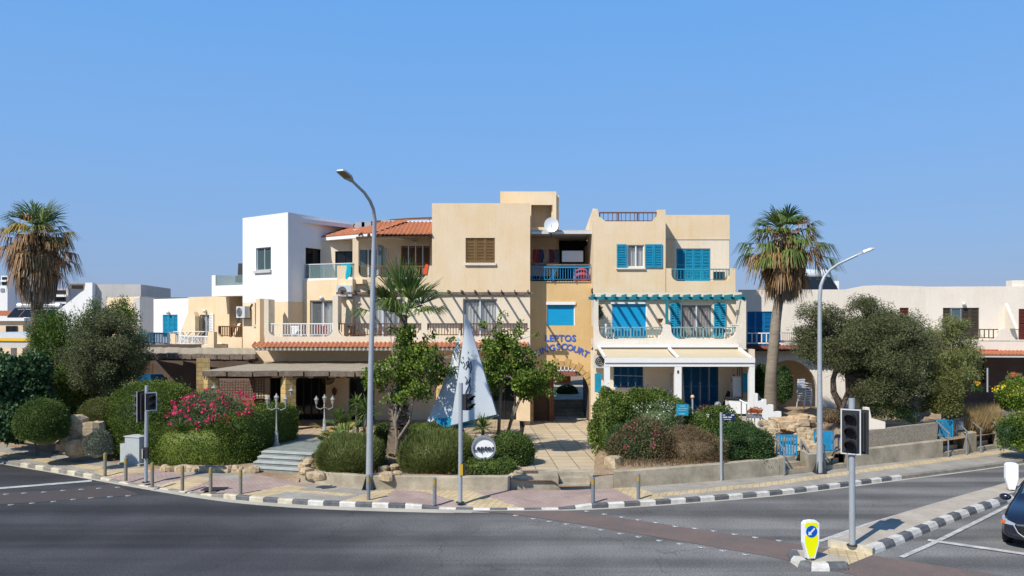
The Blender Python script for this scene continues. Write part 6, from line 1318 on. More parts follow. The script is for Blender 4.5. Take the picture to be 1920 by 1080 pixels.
# grey cabinet
GC = thing('street_cabinet', 'pale grey stepped metal street cabinet beside the left traffic light', 'cabinet', tuple(G(248, 872, .13))); c = Vector(GC.location); rot = Matrix.Rotation(R(-22), 3, 'Z')
mb = MB(); mb.cbox(c + Vector((.05, .3, .53)), (.72, .5, 1.02), 0, rot); mb.build('body', M['m_cab'] if 'm_cab' in M else mat('cabinet_grey', (.42, .46, .47), .5, .1, 6), GC); mb = MB(); mb.cbox(c + Vector((.05, .3, 1.055)), (.78, .56, .03), 0, rot); mb.build('lid', M['alu'], GC)
mb = MB(); mb.cbox(c + Vector((.05, .3, .53)) + rot @ Vector((-.49, 0, -.14)), (.25, .48, .74), 0, rot); mb.build('side_box', bpy.data.materials['cabinet_grey'], GC); mb = MB(); mb.cbox(c + Vector((.0, .3, .02)), (1.1, .7, .1), 0, rot); mb.build('plinth', M['concl'], GC)
# three-lantern posts
def lantern_post(px, py_base, py_top, d_, label):
    t = thing('lantern_post', label, 'lamp post', tuple(P(px, py_base, d_))); c = Vector(t.location); top = Z(py_top, d_) - c.z; za = top - .62
    mb = MB(); mb.lathe(c, [(.13, -.1), (.13, .08), (.08, .14), (.07, .55), (.04, .62), (.03, 1.0), (.026, za), (.05, za + .03), (.02, za + .2)], 12); mb.build('post', M['lantern'], t, True)
    for a in (PI * 1.02, PI * 1.75, PI * .15) if False else (PI, -PI / 2.4, 0):
        dr = Vector((math.cos(a), math.sin(a), 0)); rr_ = .36 if abs(math.cos(a)) > .5 else .12
        mb = MB(); mb.tube([c + Vector((0, 0, za)), c + dr * rr_ * .5 + Vector((0, 0, za - .1)), c + dr * rr_ + Vector((0, 0, za - .02)), c + dr * rr_ + Vector((0, 0, za + .12))], .02, 6); ar = mb.build('arm', M['lantern'], t)
        lc = c + dr * rr_ + Vector((0, 0, za + .12 + (0 if rr_ > .2 else .08))); mb = MB(); mb.lathe(lc, [(.04, 0), (.085, .2), (.11, .22), (.05, .30), (.012, .38)], 6); mb.build('lantern', M['lantern'], ar)
lantern_post(518.5, 836, 735, 31.8, 'white ornate lamp post with three lanterns standing beside the long hedge'); lantern_post(608.5, 810, 737, 35.5, 'white ornate lamp post with three lanterns, in front of the glass restaurant doors')

# round company sign
RS = thing('round_sign', 'round white sign with a steel rim and dark lettering among the shrubs', 'sign', tuple(P(907, 862, 27.6))); d_ = 26.7; c = P(907, 839.5, d_); rr_ = 23 / FP * d_
A_ = Matrix.Translation(c) @ Matrix.Rotation(PI / 2, 4, 'X')
mb = MB(A_); mb.lathe((0, 0, 0), [(rr_ * .86, -.06), (rr_ * .86, .03)], 40); mb.build('face', M['wpaint'], RS)
mb = MB(A_); n = 40; prof = [(rr_ * .84, .031), (rr_ * .84, .09), (rr_, .09), (rr_ * 1.01, .04), (rr_, -.08)]
vs = [Vector((r * math.cos(2 * PI * k / n), r * math.sin(2 * PI * k / n), z)) for r, z in prof for k in range(n)]; mb.add(vs, [(i * n + k, i * n + (k + 1) % n, (i + 1) * n + (k + 1) % n, (i + 1) * n + k) for i in range(len(prof) - 1) for k in range(n)]); mb.build('rim', M['galv'], RS, True)
mb = MB(); put_text(mb, 'Leptos', .27, Matrix.Translation(c + Vector((0, -.06, -.01))), extr=.02, bold=.004); mb.build('lettering', mat('sign_slate', (.035, .045, .07), .4), RS)
mb = MB(); mb.tube([c + Vector((0, .1, -rr_ * .5)), c + Vector((0, .1, -1.1))], .04, 8); mb.build('support', M['galv'], RS)

# sail sculpture
SS = thing('sail_sculpture', 'two tall white metal sails on a boat shaped frame in front of the restaurant', 'sculpture', tuple(P(868, 800, 30))); dS = 29.3; msail = mat('sail_white', (.66, .70, .72), .45, .06, 3)
def sheet(pts, m_, name, root, bulge=.07, n=14):
    """curved metal sheet: left edge and right edge polylines from top to bottom"""
    mb = MB(); L_, R_ = pts; vs = []; m = 8
    for i in range(n + 1):
        t = i / n; a = poly_at(L_, t); b = poly_at(R_, t)
        for j in range(m + 1): s_ = j / m; p = a.lerp(b, s_); vs.append(p + Vector((0, -bulge * math.sin(PI * s_) * math.sin(PI * min(1, t * .9 + .1)), 0)))
    f = [(i * (m + 1) + j, i * (m + 1) + j + 1, (i + 1) * (m + 1) + j + 1, (i + 1) * (m + 1) + j) for i in range(n) for j in range(m)]; k = len(vs)
    mb.add(vs, f); mb.add([v + Vector((0, .03, 0)) for v in vs], [q[::-1] for q in f]); 
    return mb.build(name, m_, root, True)
def poly_at(pl, t):
    k = t * (len(pl) - 1); i = min(int(k), len(pl) - 2); return pl[i].lerp(pl[i + 1], k - i)
Ls = [P(x, y, dS) for x, y in ((874.5, 593), (870, 625), (866, 655), (861, 690), (856, 725), (850, 762), (845, 797))]; Rs = [P(x, y, dS + .2) for x, y in ((875.5, 593), (885, 623), (894, 653), (904, 686), (913, 718), (923, 750), (931, 777))]
sheet([Ls, Rs], msail, 'sail', SS)
Ls2 = [P(x, y, dS + .9) for x, y in ((862, 619), (857, 640), (849, 662), (842, 690), (829, 724), (815, 757), (800, 791))]; Rs2 = [P(x, y, dS + .7) for x, y in ((863.5, 619), (863, 645), (861, 670), (859, 698), (856, 725), (853, 755), (850, 784))]
sheet([Ls2, Rs2], msail, 'sail', SS, .05)
mb = MB(); mb.tube([P(868, 800, dS + .45), P(867, 700, dS + .45), P(873, 590, dS + .45)], .045, 8); mb.tube([P(845, 797, dS + .3), P(935, 779, dS + .3)], .035, 6); mb.tube([P(800, 792, dS + .9), P(850, 786, dS + .8)], .03, 6); mb.tube([P(876, 594, dS + .3), P(933, 779, dS + .3)], .02, 6); mb.build('mast', M['galv'], SS, True)
mb = MB(); hull = [(812, 784), (880, 784), (898, 776), (893, 800), (828, 800)]; v1 = [P(x, y, dS + .35) for x, y in hull]; v2 = [P(x, y, dS + 1.2) for x, y in hull]; n = 5; mb.add(v1 + v2, [tuple(range(n)), tuple(range(2 * n - 1, n - 1, -1))] + [(k, (k + 1) % n, n + (k + 1) % n, n + k) for k in range(n)]); mb.build('hull', M['blue'], SS)
mb = MB(); cur = [(868, 678), (872, 684), (869, 690), (873, 693), (876, 687), (874, 680), (878, 676), (877, 686), (881, 693), (879, 684), (883, 678), (884, 690), (882, 700)]
mb.tube([P(x, y, dS - .0) for x, y in cur], .018, 5); mb.tube([P(x, y, dS - .0) for x, y in ((872, 706), (876, 712), (873, 720), (879, 716), (882, 708), (880, 722), (874, 734), (871, 744), (878, 742), (883, 730), (881, 722))], .018, 5); mb.build('script_lettering', mat('script_dark', (.05, .05, .07), .5), SS)
mb = MB(); rq = random.Random(6)
for i in range(30): y_ = 658 + i * 2.5; x_ = 887 + math.sin(i * .2) * 1.0 + i * .06; mb.cbox(P(x_ + rq.uniform(-.5, .5), y_, dS + .02), (.06 * rq.uniform(.5, 1.2), .01, .016)); 
mb.build('small_lettering', mat('script_grey', (.18, .17, .18), .6), SS)

# ---------------------------------------------------------------- traffic island, road markings
near = [(1640, 1038), (1685, 1022), (1720, 1006), (1790, 977), (1850, 955), (1905, 938), (1990, 912), (2100, 880)]; far = [(1552, 1022), (1605, 1001), (1700, 968), (1800, 938), (1890, 912), (1960, 892), (2080, 862)]
pn = resample(np.array([G(*p)[:2] for p in near]), .5); pf = np.array([G(*p)[:2] for p in far])
tn_ = np.gradient(pn, axis=0); tn_ /= np.hypot(*tn_.T)[:, None]; pi_ = pn + np.c_[-tn_[:, 1], tn_[:, 0]] * .12
mb = MB(); ring = [tuple(p) for p in pf] + [tuple(p) for p in pi_[::-1]]
mb.add([(x, y, ISZ - .004) for x, y in ring] + [(x, y, 0) for x, y in ring], [tuple(range(len(ring)))] + [(k, (k + 1) % len(ring), len(ring) + (k + 1) % len(ring), len(ring) + k) for k in range(len(ring))], 0); struct(mb.build('traffic_island', mat('island_concrete', (.46, .40, .33), .9, 0, 1.5, (.34, .29, .23), .2, 30, fine=.1)))
def kerb_run(pl, h, w_, flip=1, first=0, step_end=None, m0=0, taper=.06):
    mb = MB(); t_ = np.gradient(pl, axis=0); t_ /= np.hypot(*t_.T)[:, None]; nn = np.c_[-t_[:, 1], t_[:, 0]] * flip
    for i in range(len(pl) - 1):
        a, b = pl[i], pl[i + 1]; a2, b2 = a + (b - a) * .01, b - (b - a) * .01
        def r_(q, n_): return [(*(q - n_ * .02), -.02), (*(q + n_ * .0), h * .45), (*(q + n_ * taper), h), (*(q + n_ * w_), h), (*(q + n_ * w_), -.02)]
        mb.add(r_(a2, nn[i]) + r_(b2, nn[i + 1]), [(k, (k + 1) % 5, 5 + (k + 1) % 5, 5 + k) for k in range(5)] + [(4, 3, 2, 1, 0), (5, 6, 7, 8, 9)], (i + first) % 2)
    return mb
struct(kerb_run(pn, ISZ + .012, .22, 1, 0).build('kerb', [M['kw'], M['kb']]))
mb = MB(); e0, e1 = G(1555, 1024), G(1638, 1040); mb.bar(e0 + Vector((0, 0, .08)), e1 + Vector((0, 0, .08)), .16, .165); struct(mb.build('kerb', M['ky']))
# small island nose with the yellow arrow bollard
nose = np.array([G(*p)[:2] for p in [(1476, 1042), (1483, 1054), (1497, 1064), (1521, 1071), (1556, 1071), (1591, 1070)]])
struct(kerb_run(nose, .15, .22, 1, 1).build('kerb', [M['kw'], M['kb']]))
mb = MB(); q = [G(*p) for p in [(1485, 1041), (1492, 1050), (1504, 1059), (1525, 1065), (1588, 1064), (1586, 1058), (1540, 1047), (1510, 1043)]]; n = len(q); mb.add([(v.x, v.y, .14) for v in q] + [(v.x, v.y, 0) for v in q], [tuple(range(n))] + [(k, (k + 1) % n, n + (k + 1) % n, n + k) for k in range(n)]); struct(mb.build('traffic_island', bpy.data.materials['island_concrete']))
def sheetpoly(name, pxs_, z, m_):
    mb = MB(); q = [G(*p) for p in pxs_]; mb.add([(v.x, v.y, z) for v in q], [tuple(range(len(q)))]); return struct(mb.build(name, m_))
sheetpoly('road_surfacing', [(880, 958.5), (1056, 957.5), (1130, 967), (1250, 984), (1340, 998), (1440, 1012), (1555, 1030), (1700, 1052), (1960, 1092), (1960, 1160), (1700, 1105), (1590, 1076), (1440, 1043), (1350, 1028), (1200, 1002), (1060, 979), (960, 964)], .008, M['redasph'])
sheetpoly('road_surfacing', [(-60, 925), (88, 921), (210, 908), (262, 928), (130, 938), (-60, 950)], .008, mat('faded_red_surfacing', (.085, .066, .06), .9, 0, 1.2, (.062, .060, .062), .3, 50, fine=.2))
sheetpoly('tactile_paving', [(1530, 1044), (1560, 1026), (1640, 1040), (1590, 1060)], .013, M['yel'])
mb = MB()
LZ = [.012]
def line(a, b, w_=.12):
    a, b = G(*a), G(*b); u = (b - a).normalized(); n_ = Vector((-u.y, u.x, 0)) * w_ / 2; q = [a - n_, b - n_, b + n_, a + n_]; LZ[0] += .0012; mb.add([(v.x, v.y, LZ[0]) for v in q], [(0, 1, 2, 3)])
line((-60, 921), (172, 902), .32)
for a, b in (((1536, 1016), (1620, 986)), ((1620, 986), (1720, 956)), ((1720, 956), (1810, 930)), ((1810, 930), (1890, 908)), ((1690, 1046), (1745, 1022)), ((1745, 1022), (1820, 985)), ((1820, 985), (1900, 945)), ((1900, 945), (2000, 905)), ((1740, 1014), (1920, 1040)), ((1920, 1040), (2100, 1068))): line(a, b, .13 if a[0] != 1740 and a[0] != 1920 else .22)
up_ = [(1100, 959), (1133, 964.5), (1166, 970), (1197, 975), (1230, 980), (1266, 987), (1303, 991), (1338, 996), (1377, 1002), (1416, 1008), (1461, 1014)]; lo_ = [(967, 967), (1000, 973), (1030, 978), (1062, 983), (1095, 989), (1127, 994), (1163, 1001), (1197, 1007), (1236, 1014), (1275, 1020), (1315, 1026.5), (1355, 1033), (1398, 1040)]
lf_ = [(11, 927), (45, 925), (82, 923), (118, 920), (152, 918), (185, 916), (220, 914), (20, 947), (60, 944), (100, 941), (137, 937), (170, 934), (206, 932), (240, 930)]
for px, py in up_ + lo_ + lf_:
    c = G(px, py); n = 8; mb.add([(c.x + .085 * math.cos(2 * PI * k / n), c.y + .085 * math.sin(2 * PI * k / n), .0105) for k in range(n)], [tuple(range(n))])
struct(mb.build('road_markings', M['line']))
mb = MB()
for px, py in up_ + lo_ + lf_: c = G(px, py); mb.lathe((c.x, c.y, .0108), [(.06, 0), (.055, .012), (.02, .018)], 8)
struct(mb.build('road_studs', M['galv']))
# arrow bollards
def keep_left(base, h, face, label, back=False):
    t = thing('island_bollard', label, 'traffic bollard', tuple(base), rot=face); w_, th = .19, .12
    out = [(-.085, 0), (.085, 0), (w_, .42 * h), (w_, .92 * h), (w_ - .06, .985 * h), (0, h), (-w_ + .06, .985 * h), (-w_, .92 * h), (-w_, .42 * h)]
    def pr(mb, pts, y0, y1):
        n = len(pts); mb.add([(x, y0, z) for x, z in pts] + [(x, y1, z) for x, z in pts], [tuple(range(n)), tuple(range(2 * n - 1, n - 1, -1))] + [(k, (k + 1) % n, n + (k + 1) % n, n + k) for k in range(n)])
    mb = MB(); pr(mb, out, -th / 2, th / 2); mb.build('body', mat('bollard_white', (.82, .83, .85), .4) if 'bollard_white' not in bpy.data.materials else bpy.data.materials['bollard_white'], t)
    yl = bpy.data.materials.get('safety_yellow') or mat('safety_yellow', (.86, .86, .0), .4)
    inn = [(-.06, .05 * h), (.06, .05 * h), (w_ - .03, .43 * h), (w_ - .03, .62 * h), (-w_ + .03, .62 * h), (-w_ + .03, .43 * h)]; inn2 = [(-w_ + .03, .82 * h), (w_ - .03, .82 * h), (w_ - .03, .91 * h), (w_ - .08, .95 * h), (-w_ + .08, .95 * h), (-w_ + .03, .91 * h)]
    mb = MB(); pr(mb, inn, -th / 2 - .004, -th / 2); pr(mb, inn2, -th / 2 - .004, -th / 2); sx_ = -1 if back else 1; mb.box(min(sx_ * w_, sx_ * (w_ + .004)), max(sx_ * w_, sx_ * (w_ + .004)), -th / 2 + .02, th / 2 - .02, .5 * h, .83 * h); mb.build('yellow_panel', yl, t)
    n = 24; ci = [(.135 * math.cos(2 * PI * k / n), .715 * h + .135 * math.sin(2 * PI * k / n)) for k in range(n)]; mb = MB(); pr(mb, ci, -th / 2 - .010, -th / 2 - .002); bd = mb.build('blue_disc', mat('sign_blue', (.0, .10, .50), .4) if 'sign_blue' not in bpy.data.materials else bpy.data.materials['sign_blue'], t)
    ar = [(-.08, -.08), (.01, -.075), (-.02, -.045), (.085, .06), (.06, .085), (-.045, -.02), (-.075, .01)]; mb = MB(); pr(mb, [(x, z + .715 * h) for x, z in ar], -th / 2 - .014, -th / 2 - .0105); mb.build('arrow', M['wpaint'], t)
    mb = MB(); mb.lathe((0, 0, -.02), [(.11, 0), (.09, .03)], 10); mb.build('foot', M['dkgrey'], t); return t
b = G(1519, 1048, .15); keep_left(b + Vector((0, 0, .02)), (1046 - 973) / FP * b.y * .98, R(8), 'yellow island bollard with a blue disc and white down left arrow'); b = G(1896, 919, .15); keep_left(b + Vector((0, 0, .02)), 51 / FP * b.y, R(172), 'white back of the second island bollard, near the right edge beside the car', True)
sheetpoly('island_marking', [(1560, 1019), (1600, 1006), (1604, 1008), (1566, 1020)], ISZ + .002, M['line'])

# ---------------------------------------------------------------- car at the right edge (front corner in view)
CAR = thing('parked_car', 'dark blue hatchback waiting at the right edge, only its front corner in view', 'car', (0, 0, 0), rot=0)
mcar = mat('car_paint', (.008, .011, .022), .18, spec=.7); mcar.node_tree.nodes['Principled BSDF'].inputs['Coat Weight'].default_value = .6
# stations along the car: y (0 = nose, 4.0 = tail), half width, belt height, sill, roof half width and height
prof = [(0.00, .60, .58, .28, .50, .62), (0.10, .76, .66, .22, .60, .72), (.35, .83, .76, .20, .66, .84), (.8, .85, .84, .20, .68, .93), (1.25, .86, .89, .20, .66, 1.00), (1.5, .86, .91, .2, .62, 1.12), (1.95, .86, .93, .2, .58, 1.40), (2.6, .86, .94, .2, .57, 1.48), (3.2, .85, .95, .2, .56, 1.45), (3.7, .83, .96, .22, .55, 1.25), (4.0, .76, .85, .26, .52, .9)]
vs = []; mb = MB()
for (y, hw, bz, sz_, rw2, rz) in prof:
    half = [(hw * .9, sz_), (hw, sz_ + .14), (hw, (sz_ + bz) / 2 + .05), (hw * .97, bz - .04), (hw * .93, bz), (lerp(hw * .93, rw2, .6), lerp(bz, rz, .75)), (rw2, rz - .03), (rw2 * .5, rz)]
    vs += [(x, y, z) for x, z in half] + [(-x, y, z) for x, z in half[::-1]]
m_ = 16; mb.add(vs, [(i * m_ + k, i * m_ + (k + 1) % m_, (i + 1) * m_ + (k + 1) % m_, (i + 1) * m_ + k) for i in range(len(prof) - 1) for k in range(m_)] + [tuple(range(m_)), tuple(range(len(prof) * m_ - 1, (len(prof) - 1) * m_ - 1, -1))])
body = mb.build('body', mcar, CAR, True); sub = body.modifiers.new('s', 'SUBSURF'); sub.levels = 1; sub.render_levels = 2
mb = MB(); mb.add([(-.60, 1.44, 1.05), (.60, 1.44, 1.05), (.53, 1.93, 1.41), (-.53, 1.93, 1.41)], [(0, 1, 2, 3)]); mb.build('windscreen', M['paneg'], CAR)
for s_ in (-1, 1):
    mb = MB(); mb.add([(s_ * .83, 1.5, .97), (s_ * .83, 3.4, .99), (s_ * .645, 3.1, 1.34), (s_ * .655, 2.05, 1.33)], [(0, 1, 2, 3)]); mb.build('side_window', M['pane'], CAR)
    mb = MB(); mb.add([(s_ * .50, -.005, .60), (s_ * .72, .06, .60), (s_ * .83, .35, .70), (s_ * .80, .42, .76), (s_ * .66, .10, .69), (s_ * .48, .0, .645)], [(0, 1, 2, 3, 4, 5)]); hl = mb.build('headlight', mat('headlamp', (.45, .48, .5), .1, metal=.4), CAR)
    mb = MB(); mb.cbox((s_ * .76, .1, .64), (.09, .05, .06)); mb.build('indicator', mat('indicator_orange', (.6, .12, .02), .3), hl)
    mb = MB(); mb.sphere((s_ * .95, 1.55, .98), (.14, .09, .09), 12, 8); mb.bar((s_ * .85, 1.6, .96), (s_ * .95, 1.57, .98), .05); mb.build('wing_mirror', mcar, CAR, True)
    for y in (.78, 3.2):
        A_ = Matrix.Translation((s_ * .76, y, .30)) @ Matrix.Rotation(PI / 2, 4, 'Y'); mb = MB(A_); mb.lathe((0, 0, 0), [(.24, -.1), (.30, -.09), (.31, 0), (.30, .09), (.24, .1)], 24); wh = mb.build('wheel', M['black'], CAR, True); mb = MB(A_); mb.lathe((0, 0, 0), [(.2, -.105), (.2, .105)], 20); mb.build('rim', M['galv'], wh)
mb = MB(); mb.add([(-.44, -.02, .60), (.44, -.02, .60), (.30, -.035, .34), (-.30, -.035, .34)], [(0, 1, 2, 3)]); gr = mb.build('grille', M['black'], CAR); mb = MB(); mb.tube([(-.52, -.01, .61), (-.42, -.04, .44), (-.28, -.05, .35), (0, -.055, .335), (.28, -.05, .35), (.42, -.04, .44), (.52, -.01, .61)], .014, 6); mb.build('chrome_trim', M['galvl'], gr)
mb = MB(); mb.box(-.26, .26, -.075, -.05, .42, .53); pl_ = mb.build('number_plate', M['wpaint'], CAR); mb = MB(); mb.box(-.262, -.21, -.079, -.076, .42, .53); mb.build('blue_strip', bpy.data.materials['sign_blue'], pl_)
yaw = R(-41); CAR.rotation_euler = (0, 0, yaw); fc_ = G(1912, 1008, .0); CAR.location = (fc_.x - .46, fc_.y - 1.45, 0)
# ---------------------------------------------------------------- vegetation
RG = np.random.default_rng(21)
def unit(a): return a / np.maximum(1e-9, np.linalg.norm(a, axis=1))[:, None]
def leaf_arrays(Pn, D, L, W, rg, fold=.0):
    n = len(Pn); s_ = unit(np.cross(D, rg.normal(0, 1, (n, 3)))); L = (L * rg.uniform(.7, 1.25, n))[:, None]; W = (W * rg.uniform(.7, 1.25, n))[:, None]
    V = np.stack([Pn, Pn + D * L * .45 + s_ * W / 2, Pn + D * L, Pn + D * L * .45 - s_ * W / 2], 1).reshape(-1, 3); F = np.arange(4 * n).reshape(n, 4); return V, F
def lump(dirs, seed, amp, freq=2.2):
    g = np.random.default_rng(seed); k = g.normal(0, freq, (6, 3)); ph = g.uniform(0, 6.28, 6); return 1 + amp * np.sin(dirs @ k.T + ph).sum(1) / 2.4
def sup(dirs, p): return 1 / (np.abs(dirs) ** p).sum(1) ** (1 / p)
def rotz(v, a): c, s_ = math.cos(a), math.sin(a); return np.c_[v[:, 0] * c - v[:, 1] * s_, v[:, 0] * s_ + v[:, 1] * c, v[:, 2]]
def clipped(name, blobs, m_, label, cat='shrub', dens=900, leaf=(.06, .035), shell=.16, amp=.05, seed=1, up=0., core=True, group=None, zmin=None, corem=None, rand=.8, freq=2.2):
    """shrub made of leafy ellipsoid shells; blobs = (centre, radii, power, rotation)"""
    rg = np.random.default_rng(seed); Vs, Fs, o = [], [], 0; mb = MB()
    for bi, bb in enumerate(blobs):
        c, r = np.array(bb[0], float), np.array(bb[1], float); p = bb[2] if len(bb) > 2 else 2; a = bb[3] if len(bb) > 3 else 0
        area = 4 * PI * ((r[0] * r[1]) ** 1.6 + (r[0] * r[2]) ** 1.6 + (r[1] * r[2]) ** 1.6) ** .625 / 3 ** .625; n = int(area * dens)
        d = unit(rg.normal(0, 1, (n, 3)) * np.array([1, 1, 1]) * (1 / (r / r.mean()) ** 0)); d = unit(d * r ** .5); d = d[d[:, 2] > -.55]; n = len(d)
        k = sup(d, p) * lump(d, seed + bi * 7, amp, freq) * (1 - shell * rg.random(n) ** 1.6) * (1 + .16 * (rg.random(n) < .05) * rg.random(n)); pos = rotz(d * r * k[:, None], a) + c; out = rotz(unit(d / r), a)
        keep = np.ones(n, bool)
        for bj, b2 in enumerate(blobs):
            if bj == bi: continue
            c2, r2 = np.array(b2[0], float), np.array(b2[1], float); p2 = b2[2] if len(b2) > 2 else 2; q = rotz(pos - c2, -(b2[3] if len(b2) > 3 else 0)) / r2; keep &= (np.abs(q) ** p2).sum(1) > .80 ** p2
        if zmin is not None: keep &= pos[:, 2] > zmin
        pos, out = pos[keep], out[keep]; D = unit(out + rg.normal(0, rand, pos.shape) + np.array([0, 0, up])); V, F = leaf_arrays(pos, D, leaf[0], leaf[1], rg); Vs.append(V); Fs.append(F + o); o += len(V)
    if core:
        for bi, bb in enumerate(blobs):
            c, r = np.array(bb[0], float), np.array(bb[1], float); p = bb[2] if len(bb) > 2 else 2; a = bb[3] if len(bb) > 3 else 0
            mb = MB(); mb.sphere((0, 0, 0), 1, 20, 12); d = np.array(mb.v); k = sup(d, p) * lump(d, seed + bi * 7, amp, freq) * (1 - shell * 1.05); V = rotz(d * r * k[:, None], a) + c
            if zmin is not None: V[:, 2] = np.maximum(V[:, 2], zmin - .1)
            F = np.array([f if len(f) == 4 else (f[0], f[1], f[2], f[2]) for f in mb.f]); tri = [f for f in mb.f if len(f) == 3]; qd = np.array([f for f in mb.f if len(f) == 4]); Vs.append(V); Fs.append(qd + o); o += len(V)
            Vt = V[np.array(tri).ravel()].reshape(-1, 3, 3); Vt4 = np.concatenate([Vt, (Vt[:, 2:3] + Vt[:, 0:1]) / 2], 1).reshape(-1, 3); Vs.append(Vt4); Fs.append(np.arange(len(Vt4)).reshape(-1, 4) + o); o += len(Vt4)
    ob = np_mesh(name, np.concatenate(Vs), np.concatenate(Fs), m_); return tag(ob, label, cat, group)
def ell(px0, px1, py0, py1, d_, ry=None, p=2, a=0.):
    cx_, cy_ = (px0 + px1) / 2, (py0 + py1) / 2; rx = (px1 - px0) / 2 / FP * d_; rz = (py1 - py0) / 2 / FP * d_; c = P(cx_, cy_, d_); return ((c.x, c.y, c.z), (rx, ry or rx, rz), p, a)
def flowers(parent, blob, n, m_, size=.07, seed=3, name='flowers', top=-.3, cl=5, spread=.07, frontonly=True):
    rg = np.random.default_rng(seed); c, r = np.array(blob[0]), np.array(blob[1]); d = unit(rg.normal(0, 1, (n * 3, 3))); d = d[(d[:, 2] > top)]; d = d[:n]; pos = c + d * r * rg.uniform(.93, 1.06, (len(d), 1))
    pos = np.repeat(pos, cl, 0) + rg.normal(0, spread, (len(d) * cl, 3)); D = unit(rg.normal(0, 1, pos.shape) + np.array([0, -.6, .3])); V, F = leaf_arrays(pos, D, size, size * .9, rg); o_ = np_mesh(name, V, F, m_, parent); o_['kind'] = 'stuff'; return o_
def tree(name, label, trunk, clumps, leafm, barkm, cat='tree', leaf=(.09, .05), nleaf=600, seed=1, trunk_r=.14, droop=0., group=None, flat=.75, limbs=True, scatter=.0):
    """trunk: list of polylines of points; clumps: (centre, radius)"""
    rg = np.random.default_rng(seed); root = thing(name, label, cat, tuple(trunk[0][0]), group); mb = MB()
    for k, pl in enumerate(trunk):
        n = len(pl); r0 = trunk_r * (1 if k == 0 else .7); mb.tube(pl, [lerp(r0, r0 * .45, i / (n - 1)) for i in range(n)], 9)
    ends = [Vector(p) for pl in trunk for p in pl[max(1, len(pl) // 2):]]
    Vs, Fs, o = [], [], 0
    for ci, (c, r) in enumerate(clumps):
        c = np.array(c, float); r3 = np.array(r if hasattr(r, '__len__') else (r, r, r * flat)); 
        if limbs:
            e = min(ends, key=lambda q: (q - Vector(c)).length); m_ = e.lerp(Vector(c), .5) + Vector(rg.normal(0, .08, 3)) + Vector((0, 0, .08)); mb.tube([e, m_, Vector(c)], [trunk_r * .28, trunk_r * .18, trunk_r * .07], 5)
            for _ in range(3): t_ = Vector(c) + Vector(rg.normal(0, .55, 3) * r3); mb.tube([Vector(c), t_], [trunk_r * .08, trunk_r * .03], 4, 0, False)
        n = int(nleaf * (r3.prod() ** (1 / 3) / .5) ** 2); d = unit(rg.normal(0, 1, (n, 3))); k = rg.random(n) ** .45; k *= lump(d, seed * 31 + ci, .28, 2.5); pos = c + d * r3 * k[:, None]
        D = unit(d * .7 + rg.normal(0, .8, (n, 3)) + np.array([0, 0, -droop])); V, F = leaf_arrays(pos, D, leaf[0], leaf[1], rg); Vs.append(V); Fs.append(F + o); o += len(V)
    mb.build('trunk', barkm, root, True); np_mesh('crown', np.concatenate(Vs), np.concatenate(Fs), leafm, root); return root
def crown_clumps(px0, px1, py0, py1, d_, n, rr, seed, ry=None, hollow=.35, cut=None, taper=0.):
    rg = random.Random(seed); out = []; b = ell(px0, px1, py0, py1, d_, ry); c, r = b[0], b[1]
    while len(out) < n:
        v = Vector((rg.uniform(-1, 1), rg.uniform(-1, 1), rg.uniform(-1, 1)))
        if not hollow < v.length < 1: continue
        w_ = 1 - taper * (v.z + 1) / 2
        q = (c[0] + v.x * (r[0] - rr * .6) * w_, c[1] + v.y * (r[1] - rr * .6) * w_, c[2] + v.z * (r[2] - rr * .5)); x, y = sproj(q)
        if cut and cut(x, y): continue
        out.append((q, rr * rg.uniform(.65, 1.2)))
    return out
G_ = lambda *c: [tuple(c[i:i + 3]) for i in range(0, len(c), 3)]
M['l_dark'] = leafmat('dark_fig_leaf', G_(0.017, 0.043, 0.017, 0.058, 0.123, 0.043, 0.145, 0.217, 0.102)); M['l_thuja'] = leafmat('conifer_green', G_(0.041, 0.074, 0.016, 0.095, 0.162, 0.027, 0.176, 0.257, 0.041))
M['l_olive'] = leafmat('olive_leaf', G_(.05, .06, .024, .115, .13, .052, .235, .25, .12)); M['l_topi'] = leafmat('clipped_green', G_(0.038, 0.072, 0.015, 0.090, 0.143, 0.030, 0.173, 0.225, 0.053))
M['l_topi2'] = leafmat('clipped_olive_green', G_(0.072, 0.080, 0.023, 0.145, 0.160, 0.043, 0.217, 0.217, 0.072)); M['l_mound'] = leafmat('hedge_green', G_(0.038, 0.068, 0.015, 0.098, 0.150, 0.027, 0.225, 0.285, 0.045)); M['l_greyg'] = leafmat('grey_green_leaf', G_(0.081, 0.095, 0.068, 0.149, 0.169, 0.121, 0.257, 0.284, 0.216))
M['l_olean'] = leafmat('oleander_leaf', G_(.05, .08, .025, .12, .17, .065, .26, .32, .18)); M['l_rose'] = leafmat('feathery_shrub', G_(.065, .08, .022, .14, .17, .045, .25, .28, .09)); M['l_bright'] = leafmat('bright_leaf', G_(.05, .085, .012, .13, .205, .025, .27, .36, .06), .35)
M['l_brown'] = leafmat('dry_brown_leaf', G_(0.072, 0.042, 0.024, 0.168, 0.114, 0.060, 0.300, 0.240, 0.132)); M['l_lightt'] = leafmat('light_green_leaf', G_(0.084, 0.105, 0.028, 0.168, 0.196, 0.056, 0.336, 0.336, 0.126)); M['l_dgreen'] = leafmat('deep_green_leaf', G_(0.018, 0.045, 0.015, 0.053, 0.105, 0.030, 0.120, 0.195, 0.060))
